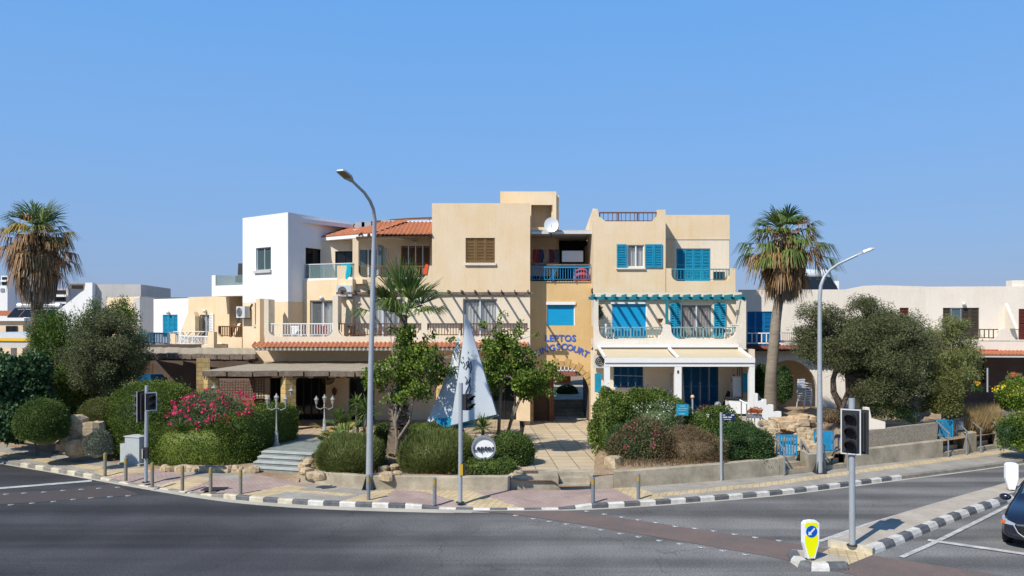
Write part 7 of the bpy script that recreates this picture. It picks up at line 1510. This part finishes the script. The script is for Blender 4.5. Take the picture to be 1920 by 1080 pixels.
M['l_straw'] = leafmat('dry_grass', G_(0.220, 0.140, 0.050, 0.360, 0.250, 0.110, 0.500, 0.400, 0.220)); M['f_pink'] = leafmat('pink_petals', G_(0.550, 0.020, 0.080, 0.750, 0.030, 0.150, 0.800, 0.100, 0.220), .3); M['f_rose'] = leafmat('rose_petals', G_(0.450, 0.060, 0.100, 0.600, 0.100, 0.160, 0.750, 0.300, 0.350), .3); M['f_white'] = leafmat('white_petals', G_(0.700, 0.700, 0.620, 0.800, 0.800, 0.740)); M['f_yel'] = leafmat('yellow_petals', G_(0.700, 0.400, 0.020, 0.800, 0.600, 0.050)); M['f_orange'] = leafmat('orange_petals', G_(0.400, 0.080, 0.030, 0.550, 0.200, 0.050))
M['p_green'] = leafmat('palm_green', G_(.04, .08, .018, .10, .16, .035, .21, .27, .08), .25); M['p_dead'] = leafmat('dead_frond', G_(.13, .065, .025, .27, .15, .06, .44, .30, .15), .15); M['p_grey'] = leafmat('old_grey_frond', G_(0.189, 0.149, 0.108, 0.351, 0.290, 0.216, 0.513, 0.446, 0.365), .1); M['p_mid'] = leafmat('yellowing_frond', G_(0.135, 0.121, 0.027, 0.324, 0.257, 0.054, 0.513, 0.365, 0.108), .2)

# --- far left mass: fig, conifers, olive
tree('fig_tree', 'dark large leaved tree filling the left edge behind the round shrub', [[G(20, 828, .2), P(20, 760, 33)], [P(20, 780, 33), P(50, 720, 33)]], crown_clumps(-60, 92, 640, 800, 33, 46, .62, 3) + crown_clumps(-60, 60, 770, 832, 31.5, 14, .5, 4), M['l_dark'], M['bark'], leaf=(.20, .12), nleaf=430, seed=5)
cf = [(P(lerp(60, 150, random.Random(i).random()) , lerp(600, 740, random.Random(i + 50).random()), 35 + random.Random(i + 9).random() * 1.2), .6) for i in range(34)] + [(P(106, 592, 35.5), .35), (P(112, 603, 35.5), .45), (P(98, 612, 35.5), .5)]
tree('conifer', 'soft bright green conifer between the fig tree and the grey green tree', [[G(105, 800, .3), P(105, 700, 35.5), P(107, 610, 35.5)]], [(c, (r * .8, r * .8, r * 1.1)) for c, r in cf], M['l_thuja'], M['bark'], leaf=(.14, .03), nleaf=650, seed=6, droop=-.5)
cf = [(P(lerp(150, 245, random.Random(i + 3).random()), lerp(585, 700, random.Random(i + 70).random()), 37.5), .6) for i in range(22)] + [(P(178, 575, 37.5), .4), (P(172, 584, 37.5), .5), (P(233, 567, 37.5), .3), (P(216, 571, 37.5), .25), (P(230, 580, 37.5), .5)]
tree('conifer', 'bright green conifer tips rising behind the round grey green tree', [[G(190, 790, .3), P(190, 700, 37.5), P(185, 600, 37.5)]], [(c, (r * .8, r * .8, r * 1.1)) for c, r in cf], M['l_thuja'], M['bark'], leaf=(.14, .03), nleaf=600, seed=7, droop=-.5)
tree('olive_tree', 'dense round grey green tree left of the weathered porch', [[G(205, 812, .3), P(203, 760, 34), P(200, 700, 34)]], crown_clumps(118, 287, 574, 752, 34, 95, .5, 8, hollow=.55, taper=-.05), M['l_olive'], M['bark'], leaf=(.085, .032), nleaf=900, seed=9)
clipped('bush', [ell(20, 200, 660, 830, 36.5, 1.0)], M['l_dgreen'], 'deep green bush in the shade under the conifer and round tree', dens=500, leaf=(.12, .07), amp=.12, seed=77)
# clipped shrubs, left
clipped('topiary_shrub', [ell(32, 128, 748, 842, 30.2)], M['l_topi'], 'round clipped green shrub at the far left with a tree stake in front', dens=2600, leaf=(.055, .035), amp=.05, seed=10, rand=.6)
clipped('topiary_shrub', [ell(150, 229, 747, 810, 32, .85)], M['l_topi2'], 'smooth egg shaped clipped shrub beside the ochre rocks', dens=3200, leaf=(.045, .028), amp=.02, shell=.08, seed=11, rand=.5)
clipped('shrub', [ell(162, 206, 808, 864, 29.3)], M['l_greyg'], 'small grey green round shrub left of the grey cabinet', dens=2200, leaf=(.09, .02), amp=.06, seed=12, up=.5)
clipped('hedge', [ell(200, 372, 716, 876, 32.6, 1.6, 2.5), ell(285, 478, 798, 886, 30.7, .75, 3.2), ((-10.25, 32.1, 1.12), (2.15, .74, 1.02), 4, R(67.8)), ell(262, 330, 790, 884, 31.1, .8)], M['l_mound'], 'huge clipped green mound running into a long low hedge, behind the left traffic light', cat='hedge', dens=1900, leaf=(.06, .035), shell=.1, amp=.035, seed=13, zmin=.15, rand=.6)
ob = ell(322, 478, 740, 838, 31.6, 1.2); t = clipped('oleander', [ob, ell(345, 440, 735, 800, 31.8, 1.0)], M['l_olean'], 'pink flowering oleander growing out of the long hedge', dens=650, leaf=(.15, .025), shell=.35, amp=.12, seed=14, up=.5, rand=.7)
flowers(t, ell(322, 440, 735, 830, 31.4, 1.3), 75, M['f_pink'], .10, 15, cl=9, spread=.08); flowers(t, ell(400, 478, 738, 800, 31.4, 1.15), 34, M['f_pink'], .10, 16, cl=7, spread=.06)
# rounded feathery shrubs, centre
clipped('feathery_shrub', [ell(594, 718, 818, 898, 27.5, 1.1, 2.3)], M['l_rose'], 'feathery rounded green shrub left of the tall left street lamp pole', dens=2200, leaf=(.15, .014), shell=.14, amp=.04, seed=17, up=1.0, rand=.35)
clipped('feathery_shrub', [ell(749, 892, 808, 908, 27.5, 1.2, 2.3)], M['l_rose'], 'larger feathery rounded shrub left of the middle traffic light pole', dens=2200, leaf=(.16, .014), shell=.14, amp=.04, seed=18, up=1.0, rand=.35)
clipped('low_hedge', [ell(868, 964, 858, 906, 26.9, .55, 3)], M['l_topi'], 'low leafy hedge spilling over the wall below the round sign', cat='hedge', dens=2600, leaf=(.06, .045), amp=.06, seed=19)
t = clipped('flowering_shrub', [ell(921, 999, 812, 884, 28.4, .8, 2.5)], M['l_topi'], 'round leafy shrub with tiny white flowers left of the entrance path', dens=2300, leaf=(.06, .045), amp=.06, seed=20); flowers(t, ell(921, 999, 812, 880, 28.4, .8), 60, M['f_white'], .03, 21, cl=2, spread=.03)
clipped('low_hedge', [ell(700, 760, 795, 850, 32.5, .6, 3), ell(762, 870, 795, 830, 32.8, .6, 3)], M['l_mound'], 'low dark hedge behind the feathery shrubs at the foot of the sails', cat='hedge', dens=1300, leaf=(.07, .045), amp=.08, seed=22)
# right of the path
t = clipped('shrub', [ell(1114, 1190, 736, 862, 30.4, .9, 3), ell(1165, 1282, 734, 840, 30.8, .9, 3.2), ell(1103, 1135, 788, 842, 30.2, .4), ell(1180, 1225, 728, 770, 30.6, .5)], M['l_mound'], 'tall leafy green shrub with bright tips right of the entrance path', dens=1000, leaf=(.085, .055), shell=.25, amp=.17, freq=3.2, seed=23); flowers(t, ell(1190, 1260, 748, 790, 30.2, .8), 22, M['f_white'], .05, 24, cl=4, spread=.05)
t = clipped('shrub', [ell(1175, 1285, 755, 838, 30.2, .8, 2.5)], M['l_olean'], 'grey green oleander with small white flowers below the bright hedge', dens=700, leaf=(.13, .025), shell=.3, amp=.1, seed=25, up=.4); flowers(t, ell(1185, 1270, 752, 800, 29.6, .8), 12, M['f_white'], .05, 26, cl=4, spread=.05)
t = clipped('oleander', [ell(1138, 1262, 790, 892, 28.3, .95, 2.3)], M['l_brown'], 'straggly pink flowering oleander behind the big pale boulder', dens=600, leaf=(.12, .022), shell=.38, amp=.12, seed=27, up=.4, core=False)
o2 = clipped('foliage_x', [ell(1142, 1258, 790, 888, 28.6, .9, 2.3)], M['l_dgreen'], 'x', dens=800, leaf=(.12, .028), shell=.3, amp=.1, seed=28, up=.4)
for k in ('label', 'category'): del o2[k]
o2.name = 'green_foliage'; o2.parent = t; flowers(t, ell(1148, 1250, 792, 866, 28.2, .85), 34, M['f_rose'], .065, 29, cl=6, spread=.05)
clipped('dry_shrub', [ell(1238, 1362, 806, 890, 28.4, .9, 2.6), ell(1250, 1320, 798, 850, 28.9, .8)], M['l_brown'], 'brown half dead shrub behind the wall, left of the street name pole', dens=1300, leaf=(.10, .016), shell=.35, amp=.17, freq=3., seed=30, up=.3)
clipped('shrub', [ell(1352, 1446, 797, 884, 28.9, .95, 2.4), ell(1340, 1400, 803, 880, 28.7, .85)], M['l_dgreen'], 'dense dark green round shrub by the street name plate', dens=1700, leaf=(.07, .04), shell=.22, amp=.12, freq=3., seed=31)
t = clipped('shrub', [ell(1268, 1345, 778, 850, 30.6, .9), ell(1300, 1390, 764, 842, 31.2, .95)], M['l_topi'], 'leafy green shrubs in front of the terrace, below the globe lamps', dens=1000, leaf=(.09, .055), shell=.3, amp=.17, freq=3., seed=32); flowers(t, ell(1310, 1335, 762, 778, 31.6, .3), 20, M['f_orange'], .05, 33, cl=6, spread=.06); flowers(t, ell(1280, 1370, 775, 820, 30.8, .5), 10, M['f_white'], .06, 34, cl=4, spread=.03)
clipped('bush', [ell(1447, 1487, 686, 768, 39.5, .5)], M['l_dgreen'], 'round dark green bush right of the right palm trunk', dens=1500, leaf=(.08, .05), amp=.08, seed=35, shell=.2); clipped('bush', [ell(1414, 1446, 682, 755, 40, .45)], M['l_dgreen'], 'round dark green bush left of the right palm trunk', dens=1500, leaf=(.08, .05), amp=.08, seed=36, shell=.2)
# olive right
d_ = 34.0
tree('olive_tree', 'wide grey green olive tree with a forked trunk in front of the off white terrace', [[G(1577, 790, .9), P(1576, 762, d_), P(1563, 735, d_), P(1562, 712, d_), P(1568, 690, d_), P(1560, 660, d_)], [P(1577, 768, d_), P(1590, 735, d_), P(1588, 705, d_), P(1608, 670, d_), P(1650, 640, d_)], [P(1588, 708, d_ + .1), P(1620, 660, d_ + .4), P(1690, 640, d_ + .3)]],
     crown_clumps(1495, 1640, 572, 700, d_, 60, .52, 41, 2.0, .2) + crown_clumps(1490, 1570, 560, 640, d_, 16, .4, 143, 1.2, .1) + crown_clumps(1590, 1740, 690, 775, d_ - .6, 26, .5, 144, 1.3, .1) + crown_clumps(1560, 1745, 566, 750, d_, 130, .6, 42, 2.2, .3) + crown_clumps(1600, 1745, 660, 772, d_ - .5, 34, .5, 142, 1.5, .2) + crown_clumps(1585, 1640, 546, 600, d_, 10, .42, 43, .9) + crown_clumps(1480, 1530, 600, 690, d_, 12, .34, 44, .8) + crown_clumps(1625, 1745, 700, 762, d_, 18, .45, 45, 1.3),
     M['l_olive'], M['bark'], leaf=(.085, .032), nleaf=780, seed=46, trunk_r=.17, droop=.1)
tree('pepper_tree', 'looser light green tree right of the olive tree, in front of the brown shutters', [[G(1772, 800, 1.2), P(1770, 740, 35), P(1776, 690, 35), P(1770, 640, 35)], [P(1772, 730, 35), P(1800, 680, 35), P(1815, 650, 35)]], crown_clumps(1715, 1838, 590, 745, 35, 64, .5, 47, 1.8, .3) + crown_clumps(1760, 1818, 585, 640, 35, 10, .4, 48, .8), M['l_lightt'], M['barkl'], leaf=(.13, .025), nleaf=520, seed=49, droop=.7)
clipped('bush', [ell(1735, 1800, 700, 792, 33.5, .9, 2.4)], M['l_topi2'], 'dark bush at the foot of the light green tree', dens=1100, leaf=(.09, .04), amp=.14, seed=50, shell=.3)
clipped('bush', [ell(1620, 1705, 742, 800, 33.5, .8, 2.4)], M['l_dgreen'], 'low dark bush in the shade under the olive tree', dens=900, leaf=(.08, .04), amp=.18, seed=51, shell=.4, core=False)
clipped('bush', [ell(1536, 1580, 770, 800, 33.0, .4, 2.4)], M['l_brown'], 'small brownish bush at the foot of the olive trunk', dens=1100, leaf=(.06, .03), amp=.15, seed=52, shell=.3)
t = clipped('flowering_shrub', [ell(1868, 1990, 712, 790, 32.2, 1.0), ell(1880, 1990, 770, 860, 31.4, .8)], M['l_bright'], 'bright green shrub with yellow flowers at the right edge', dens=700, leaf=(.10, .05), amp=.15, seed=53, shell=.35); flowers(t, ell(1866, 1915, 720, 750, 31.6, .5), 10, M['f_yel'], .08, 54, cl=6, spread=.05)
clipped('shrub', [ell(1870, 1930, 790, 835, 31.4, .5)], M['l_dgreen'], 'dark trailing shrub over the wall end at the right edge', dens=900, leaf=(.08, .04), amp=.15, seed=55, shell=.3)
t = clipped('hanging_basket_plant', [ell(1889, 1912, 699, 716, 40, .3)], M['l_lightt'], 'hanging basket with an orange pot under the red tiled porch', 'hanging plant', dens=500, leaf=(.10, .04), amp=.2, seed=56, shell=.5); flowers(t, ell(1894, 1905, 700, 708, 39.6, .15), 14, M['f_orange'], .08, 57, cl=5, spread=.03)
t = clipped('potted_flowers', [ell(1824, 1840, 720, 738, 38, .3)], M['l_dgreen'], 'pot of yellow and violet flowers beside the dry grass', 'plant', dens=500, leaf=(.10, .05), amp=.2, seed=58, shell=.5); flowers(t, ell(1828, 1837, 716, 727, 37.7, .15), 12, M['f_yel'], .08, 59, cl=5, spread=.03)
# dry grass tuft and straw on the slope
def grass(name, label, pxr, dr, n, h, m_, seed):
    rg = np.random.default_rng(seed); px = rg.uniform(*pxr, n); dd = rg.uniform(*dr, n); kk = np.array([b > Wl(a).y + .4 for a, b in zip(px, dd)]); px, dd = px[kk], dd[kk]; n = len(px); pos = np.array([(X(a, b), b, gz(a, b) - .02) for a, b in zip(px, dd)]); D = unit(np.c_[rg.normal(0, .25, n), rg.normal(0, .25, n), np.ones(n)]); V, F = leaf_arrays(pos, D, h, .02, rg); return stuff(np_mesh(name, V, F, m_), label, 'grass')
grass('dry_grass', 'tall straw coloured dry grass on the slope above the last hand rails', (1786, 1872), (33.6, 37.0), 9000, .95, M['l_straw'], 60)
grass('dry_grass', 'thin dry grass and litter at the foot of the left round shrubs', (60, 215), (29.3, 31.5), 2500, .10, M['l_straw'], 61)
grass('dry_weeds', 'sparse dry weeds between the shrubs of the middle bed', (560, 980), (26.3, 32), 4000, .14, M['l_brown'], 62)
grass('dry_weeds', 'sparse dry weeds in the bed right of the entrance path', (1150, 1440), (26.8, 33), 9000, .16, M['l_brown'], 63)
# flowers in box by the stairs
t = clipped('flower_box', [ell(1401, 1428, 765, 777, 33.5, .25)], M['f_orange'], 'box of rust coloured flowers on a metal stand by the terrace steps', 'flower box', dens=900, leaf=(.06, .045), amp=.15, seed=64, shell=.4)
mb = MB(); mb.cbox(P(1415, 780, 33.5), (.55, .25, .16)); mb.build('planter', M['galv'], t); mb = MB(); [mb.bar(P(px, 783, 33.5), P(px, 801, 33.5), .03) for px in (1404, 1415, 1426)]; mb.build('stand', M['galv'], t)
t = clipped('potted_plant', [ell(1117, 1129, 575, 608, 39.5, .15)], M['l_dgreen'], 'slim dark potted plant on the balcony left of the blue roller door', 'plant', dens=900, leaf=(.16, .03), amp=.2, seed=65, shell=.5, up=1.)
clipped('bush', [ell(1043, 1084, 722, 752, 49.5, .5)], M['l_dgreen'], 'clipped bush on top of the steps seen through the gateway', dens=900, leaf=(.08, .05), amp=.05, seed=66)

# trees A and B with fresh leaves
def young_tree(label, trunks, cl, seed, n=330):
    return tree('young_tree', label, trunks, cl, M['l_bright'], M['barkl'], leaf=(.105, .095), nleaf=n, seed=seed, trunk_r=.075)
d_ = 29.8
young_tree('young tree with bright heart shaped leaves in front of the shaggy palm trunk', [[G(742, 853, .55), P(745, 828, d_), P(741, 790, d_), P(744, 750, d_), P(742, 700, d_), P(735, 655, d_)], [P(746, 824, d_), P(768, 790, d_ - .1), P(774, 755, d_), P(790, 715, d_), P(800, 690, d_)], [P(742, 790, d_), P(760, 745, d_), P(790, 700, d_), P(828, 672, d_)], [P(741, 800, d_), P(730, 740, d_), P(705, 690, d_)]],
    crown_clumps(684, 800, 652, 762, d_, 44, .27, 71, 1.3, .2) + crown_clumps(735, 852, 636, 752, d_ - .1, 50, .27, 72, 1.3, .2) + crown_clumps(738, 785, 606, 680, d_, 16, .26, 73, .7, 0) + [(P(848, 636, d_), .2), (P(800, 633, d_), .2), (P(868, 672, d_ - .3), .22), (P(876, 668, d_ - .3), .2), (P(692, 700, d_), .3), (P(690, 720, d_), .25), (P(733, 620, d_), .18), (P(815, 628, d_), .15)], 74)
d_ = 30.6
young_tree('young tree with bright heart shaped leaves right of the white sails', [[G(934, 828, .5), P(936, 790, d_), P(938, 745, d_), P(936, 700, d_), P(930, 655, d_), P(925, 620, d_)], [P(937, 760, d_), P(945, 700, d_), P(960, 650, d_)]], crown_clumps(900, 965, 612, 735, d_, 38, .33, 75, 1.1, .1) + crown_clumps(935, 990, 610, 700, d_, 20, .28, 76, 1.0, .1) + [(P(941, 590, d_), .16), (P(936, 603, d_), .16), (P(976, 604, d_), .15), (P(909, 612, d_), .18), (P(903, 607, d_), .14), (P(1004, 628, d_), .16)], 77)
young_tree('slanting young tree reaching over the entrance path', [[G(950, 818, .5), P(958, 790, d_), P(972, 755, d_), P(984, 730, d_), P(1000, 700, d_)], [P(960, 788, d_), P(966, 750, d_), P(962, 715, d_)]], crown_clumps(950, 1030, 665, 755, d_ - .2, 38, .32, 78, 1.0, .1) + [(P(1035, 688, d_ - .4), .3), (P(1046, 704, d_ - .4), .26), (P(1052, 708, d_ - .4), .18), (P(1030, 735, d_ - .4), .24), (P(1022, 684, d_), .25), (P(998, 664, d_), .22)], 79)

# ---- palms
def fan_frond(o, d, L, rad, nb, m_lists, droop, mats_i, Vs, Fs, Mi, rg, W=.045, width=1.9):
    """one fan frond: petiole from o along d, blades fanning at the end"""
    d = d / np.linalg.norm(d); up_ = np.array([0, 0, 1.]); s_ = np.cross(d, up_); s_ /= max(1e-6, np.linalg.norm(s_)); u = np.cross(s_, d); tip = o + d * L + np.array([0, 0, -droop * L * .3])
    base = sum(len(v) for v in Vs); V, F = [], []
    w_ = .03
    for a, b, ww in ((o, tip, w_),): V += [a - s_ * ww, a + s_ * ww, b + s_ * ww * .6, b - s_ * ww * .6]; F.append((0, 1, 2, 3))
    for k in range(nb):
        an = (k / (nb - 1) - .5) * width + rg.normal(0, .04); q = d * math.cos(an) + s_ * math.sin(an); ll = rad * (1 - .25 * abs(an)) * rg.uniform(.85, 1.1)
        n_ = np.cross(q, u); n_ /= np.linalg.norm(n_); m1 = tip + q * ll * .55 + np.array([0, 0, -.10 * droop * ll]) + u * rg.normal(0, .02); e = m1 + q * ll * .45 * (1 - .35 * droop) + np.array([0, 0, -.5 * droop * ll]) 
        i0 = len(V); V += [tip - n_ * W * .25, tip + n_ * W * .25, m1 + n_ * W * .6, m1 - n_ * W * .6, e + n_ * .008, e - n_ * .008]; F += [(i0, i0 + 1, i0 + 2, i0 + 3), (i0 + 3, i0 + 2, i0 + 4, i0 + 5)]
    Vs.append(np.array(V)); Fs.append(np.array(F) + base); Mi += [mats_i] * len(F)
def fronds(root, name, c, specs, mats, seed):
    """specs: list of (count, elevation range, petiole, blade, blades, droop, material index, azimuth or None)"""
    rg = np.random.default_rng(seed); Vs, Fs, Mi = [], [], []
    for sp_ in specs:
        n, e0, e1, L, rad, nb, dr, mi, zo = sp_[:9]
        for k in range(n):
            az = 2 * PI * (k + rg.random() * 1.6) / n; el = R(rg.uniform(e0, e1)); d = np.array([math.cos(az) * math.cos(el), math.sin(az) * math.cos(el), math.sin(el)])
            o = np.array(c, float) + np.array([math.cos(az) * .12, math.sin(az) * .12, rg.uniform(*zo)]); fan_frond(o, d, L * rg.uniform(.7, 1.25), rad * rg.uniform(.75, 1.15), nb, None, dr, mi, Vs, Fs, Mi, rg, width=sp_[9] if len(sp_) > 9 else 1.9)
    return np_mesh(name, np.concatenate(Vs), np.concatenate(Fs), mats, root, mi=Mi)
def skirt(root, c, top, bot, r0, r1, n, mats, seed):
    """hanging dead leaves round the stem: narrow curling strips"""
    rg = np.random.default_rng(seed); az = rg.uniform(0, 2 * PI, n); t0 = rg.random(n); z0 = top - (top - bot) * .72 * t0; L = (top - bot) * rg.uniform(.25, .55, n); rr = np.interp(t0, [0, .25, .6, 1], [r0 * .8, r0, r0 * .85, r1]) * rg.uniform(.35, 1.05, n)
    a = np.c_[c[0] + np.cos(az) * rr * .6, c[1] + np.sin(az) * rr * .6, z0 + .1]; m1 = np.c_[c[0] + np.cos(az) * rr, c[1] + np.sin(az) * rr, z0 - L * .35]; e = np.c_[c[0] + np.cos(az) * rr * rg.uniform(.8, 1.05, n), c[1] + np.sin(az) * rr * .95, np.maximum(z0 - L, bot - .1 + rg.uniform(-.15, .3, n))]
    tw = az + rg.normal(0, .8, n); s_ = np.c_[-np.sin(tw), np.cos(tw), np.zeros(n)] * rg.uniform(.012, .05, n)[:, None]; V = np.stack([a - s_ * .6, a + s_ * .6, m1 + s_, m1 - s_, e + s_ * .15, e - s_ * .15], 1).reshape(-1, 3)
    b = np.arange(n)[:, None] * 6; F = np.concatenate([b + np.array([[0, 1, 2, 3]]), b + np.array([[3, 2, 4, 5]])]); mi = np.where(t0 > .62, 1, 0); mi = np.where(rg.random(n) < .18, 1 - mi, mi); return np_mesh('dead_leaf_skirt', V, F, mats, root, mi=np.r_[mi, mi])
def fan_palm(label, trunk, rads, c, scale, specs, sk, seed, trunk_m=None):
    t = thing('fan_palm', label, 'palm tree', tuple(trunk[0])); mb = MB(); pl = [];
    for a, b in zip(trunk, trunk[1:]): pl += [Vector(a).lerp(Vector(b), k / 8) for k in range(8)]
    pl.append(Vector(trunk[-1])); n = len(pl); rr = [float(np.interp(i / (n - 1), np.linspace(0, 1, len(rads)), rads)) * (1 + .03 * (i % 2)) for i in range(n)]; mb.tube(pl, rr, 16); mb.build('trunk', trunk_m or M['palmt'], t, True)
    fronds(t, 'crown', c, specs, [M['p_green'], M['p_dead'], M['p_mid'], M['p_grey']], seed)
    if sk: skirt(t, c, *sk, 2600, [M['p_dead'], M['p_grey']], seed + 1)
    return t
# left palm
d_ = 41.0; c = P(70, 440, d_)
tL = fan_palm('tall fan palm with a long brown dead leaf skirt at the left edge', [P(66, 760, d_), P(68, 640, d_), P(70, 560, d_), P(70, 436, d_)], [.27, .25, .25, .2], c, 1, [
    (9, 40, 85, .6, 1.6, 22, .35, 0, (.2, .6)), (11, 10, 55, .85, 1.35, 22, .6, 0, (-.1, .5)), (10, -10, 35, .9, 1.25, 20, .9, 2, (-.1, .3)), (14, 5, 55, .9, 1.15, 16, 1.35, 1, (-.1, .6)), (16, -25, 25, 1.15, 1.1, 18, 1.3, 1, (-.4, .3)), (26, -45, 5, 1.0, 1.1, 16, 1.3, 1, (-.7, .1)), (14, -60, -20, .8, .95, 14, 1.3, 3, (-1.0, -.2))], (c.z - .1, Z(572, d_), 1.1, .65), 90)
def boots(root, c, z0, z1, r0, r1, n, seed, m_, size=.2):
    rg = np.random.default_rng(seed); V, F = [], []
    for k in range(n):
        t_ = k / n; az = k * 2.399; z = lerp(z0, z1, t_); r = lerp(r0, r1, t_); d = np.array([math.cos(az), math.sin(az), 0]); s_ = np.array([-math.sin(az), math.cos(az), 0]) * size * .4; o = np.array([c[0], c[1], z]) + d * r * .8; e = o + d * size * .75 + np.array([0, 0, size * rg.uniform(.5, 1.1)]); i = len(V)
        V += [o - s_, o + s_, e + s_ * .7, e - s_ * .7]; V += [v - d * .03 - np.array([0, 0, .05]) for v in V[i:i + 4]]; F += [(i, i + 1, i + 2, i + 3), (i + 7, i + 6, i + 5, i + 4), (i + 2, i + 3, i + 7, i + 6), (i, i + 4, i + 7, i + 3), (i + 1, i + 2, i + 6, i + 5)]
    return np_mesh('leaf_boots', V, F, m_, root)
boots(tL, (c.x, c.y), Z(640, d_), Z(566, d_), .24, .26, 60, 3, M['boot'], .17)
# right palm
d_ = 36.5; c = P(1470, 447, d_)
tR = fan_palm('fan palm with a green and brown crown between the awning and the olive tree', [G(1444, 790, .9), P(1446, 700, d_), P(1455, 600, d_), P(1463, 545, d_), P(1468, 450, d_)], [.32, .25, .22, .19, .17], c, 1, [
    (9, 40, 80, .6, 1.25, 22, .4, 0, (.1, .5)), (13, 5, 50, .85, 1.15, 22, .65, 0, (0, .4)), (8, 10, 50, .75, 1.0, 16, 1.3, 1, (0, .5)), (17, -30, 20, 1.3, 1.2, 20, 1.0, 0, (-.4, .2)), (8, -30, 25, .95, 1.0, 16, 1.0, 2, (-.4, .2)), (26, -35, 45, 1.0, 1.1, 16, 1.3, 1, (-.5, .4)), (14, -65, -30, .8, .9, 14, 1.3, 1, (-.9, -.3))], (c.z - .05, Z(562, d_), 1.0, .55), 93, mat('smooth_palm_trunk', (.30, .25, .19), .95, 0, 2.0, (.20, .165, .125), .7, 12, stretch=(1, 1, 6)))
# centre palm: thick shaggy stem, upright fresh fan
d_ = 30.4; c = P(757, 600, d_)
tC = fan_palm('young fan palm with thick shaggy trunk and upright fresh fronds beside the tall lamp', [G(746, 850, .55), P(747, 800, d_), P(748, 740, d_), P(752, 660, d_), P(757, 590, d_)], [.44, .36, .26, .2, .14], c, 1, [
    (7, 55, 84, .95, 1.35, 24, .08, 0, (0, .1), 1.4), (8, 32, 56, 1.0, 1.4, 24, .32, 0, (0, .1), 1.6), (9, 10, 42, 1.0, 1.35, 22, .75, 0, (0, .1), 1.8)], None, 96)
boots(tC, (c.x - .18, c.y), Z(812, d_), Z(735, d_), .36, .26, 90, 4, M['boot'], .24); 
mb = MB(); mb.sphere(P(757, 604, d_), (.14, .14, .16), 10, 8); mb.build('crown_base', M['tile'], tC, True)
def yucca(px, py, d_, r, n, label, seed, stem=None, m_=None, W=.045, ev=(-.3, 1)):
    rg = np.random.default_rng(seed); c = P(px, py, d_); t = thing('yucca', label, 'yucca', tuple(stem[0]) if stem else tuple(c)); V, F = [], []
    for k in range(n):
        d = unit(np.array([[rg.normal(), rg.normal(), rg.uniform(*ev)]]))[0]; s_ = np.cross(d, [0, 0, 1.]); s_ = s_ / max(.01, np.linalg.norm(s_)) * W * .5; o = np.array(c) + d * .05; m1 = o + d * r * .55 * rg.uniform(.8, 1.1); e = m1 + d * r * .45 + np.array([0, 0, -.12 * r]); i = len(V); V += [o - s_ * .6, o + s_ * .6, m1 + s_, m1 - s_, e + s_ * .1, e - s_ * .1]; F += [(i, i + 1, i + 2, i + 3), (i + 3, i + 2, i + 4, i + 5)]
    np_mesh('leaves', V, F, m_ or M['p_green'], t)
    if stem: mb = MB(); mb.tube(stem + [c], .06, 7); mb.build('stem', M['barkl'], t)
    return t
yucca(905, 802, 28.6, .62, 130, 'spiky yucca just above the round white sign', 101, [G(906, 850, .5)])
yucca(688, 772, 30, .75, 130, 'spiky yucca on a thin stem left of the tall left street lamp', 102, [G(684, 840, .6), P(683, 800, 30)]); yucca(668, 757, 31, .55, 90, 'smaller yucca head behind the spiky yucca left of the lamp', 103, [G(672, 836, .6)])
t = thing('low_fan_palm', 'low clump of dwarf fan palm right of the grey stone steps', 'palm', tuple(P(640, 830, 31)))
rgk = random.Random(7); fronds(t, 'fronds', P(648, 822, 31), [(16, 20, 80, .7, .5, 14, .25, 0, (-.1, .3)), (14, 0, 40, .75, .5, 14, .35, 2, (-.2, .2))], [M['p_green'], M['p_dead'], M['p_mid'], M['p_grey']], 104); fronds(t, 'fronds', P(622, 838, 30.3), [(14, 10, 70, .45, .45, 14, .3, 0, (-.1, .2))], [M['p_green'], M['p_dead'], M['p_mid'], M['p_grey']], 105)
yucca(336, 803, 30.2, .45, 60, 'narrow leaved green clump poking from the hedge left of the oleander', 106, None, M['p_green'], .035, (.2, 1.5))
# tree stake, stump
mb = MB(); b = G(67, 853, .13); mb.bar(b, P(64, 765, b.y), .07); mb.bar(P(65, 775, b.y), P(61, 762, b.y), .035); mb.bar(G(73, 852, .13), P(73, 838, b.y), .06); tag(mb.build('tree_stake', M['barkl']), 'pale bare wooden stake in front of the far left round shrub', 'stake')
mb = MB(); c = G(120, 846, .14); [mb.tube([c + Vector((0, .1, .25)), c + Vector((math.cos(a) * .3, math.sin(a) * .25, .1)), c + Vector((math.cos(a) * .55, math.sin(a) * .45, -.03))], [.12, .07, .03], 7) for a in (0, 1, 2.1, 3, 4.2, 5.3)]; tag(mb.build('tree_stump', M['barkl'], None, True), 'weathered tree stump with spreading roots beside the left round shrub', 'stump')
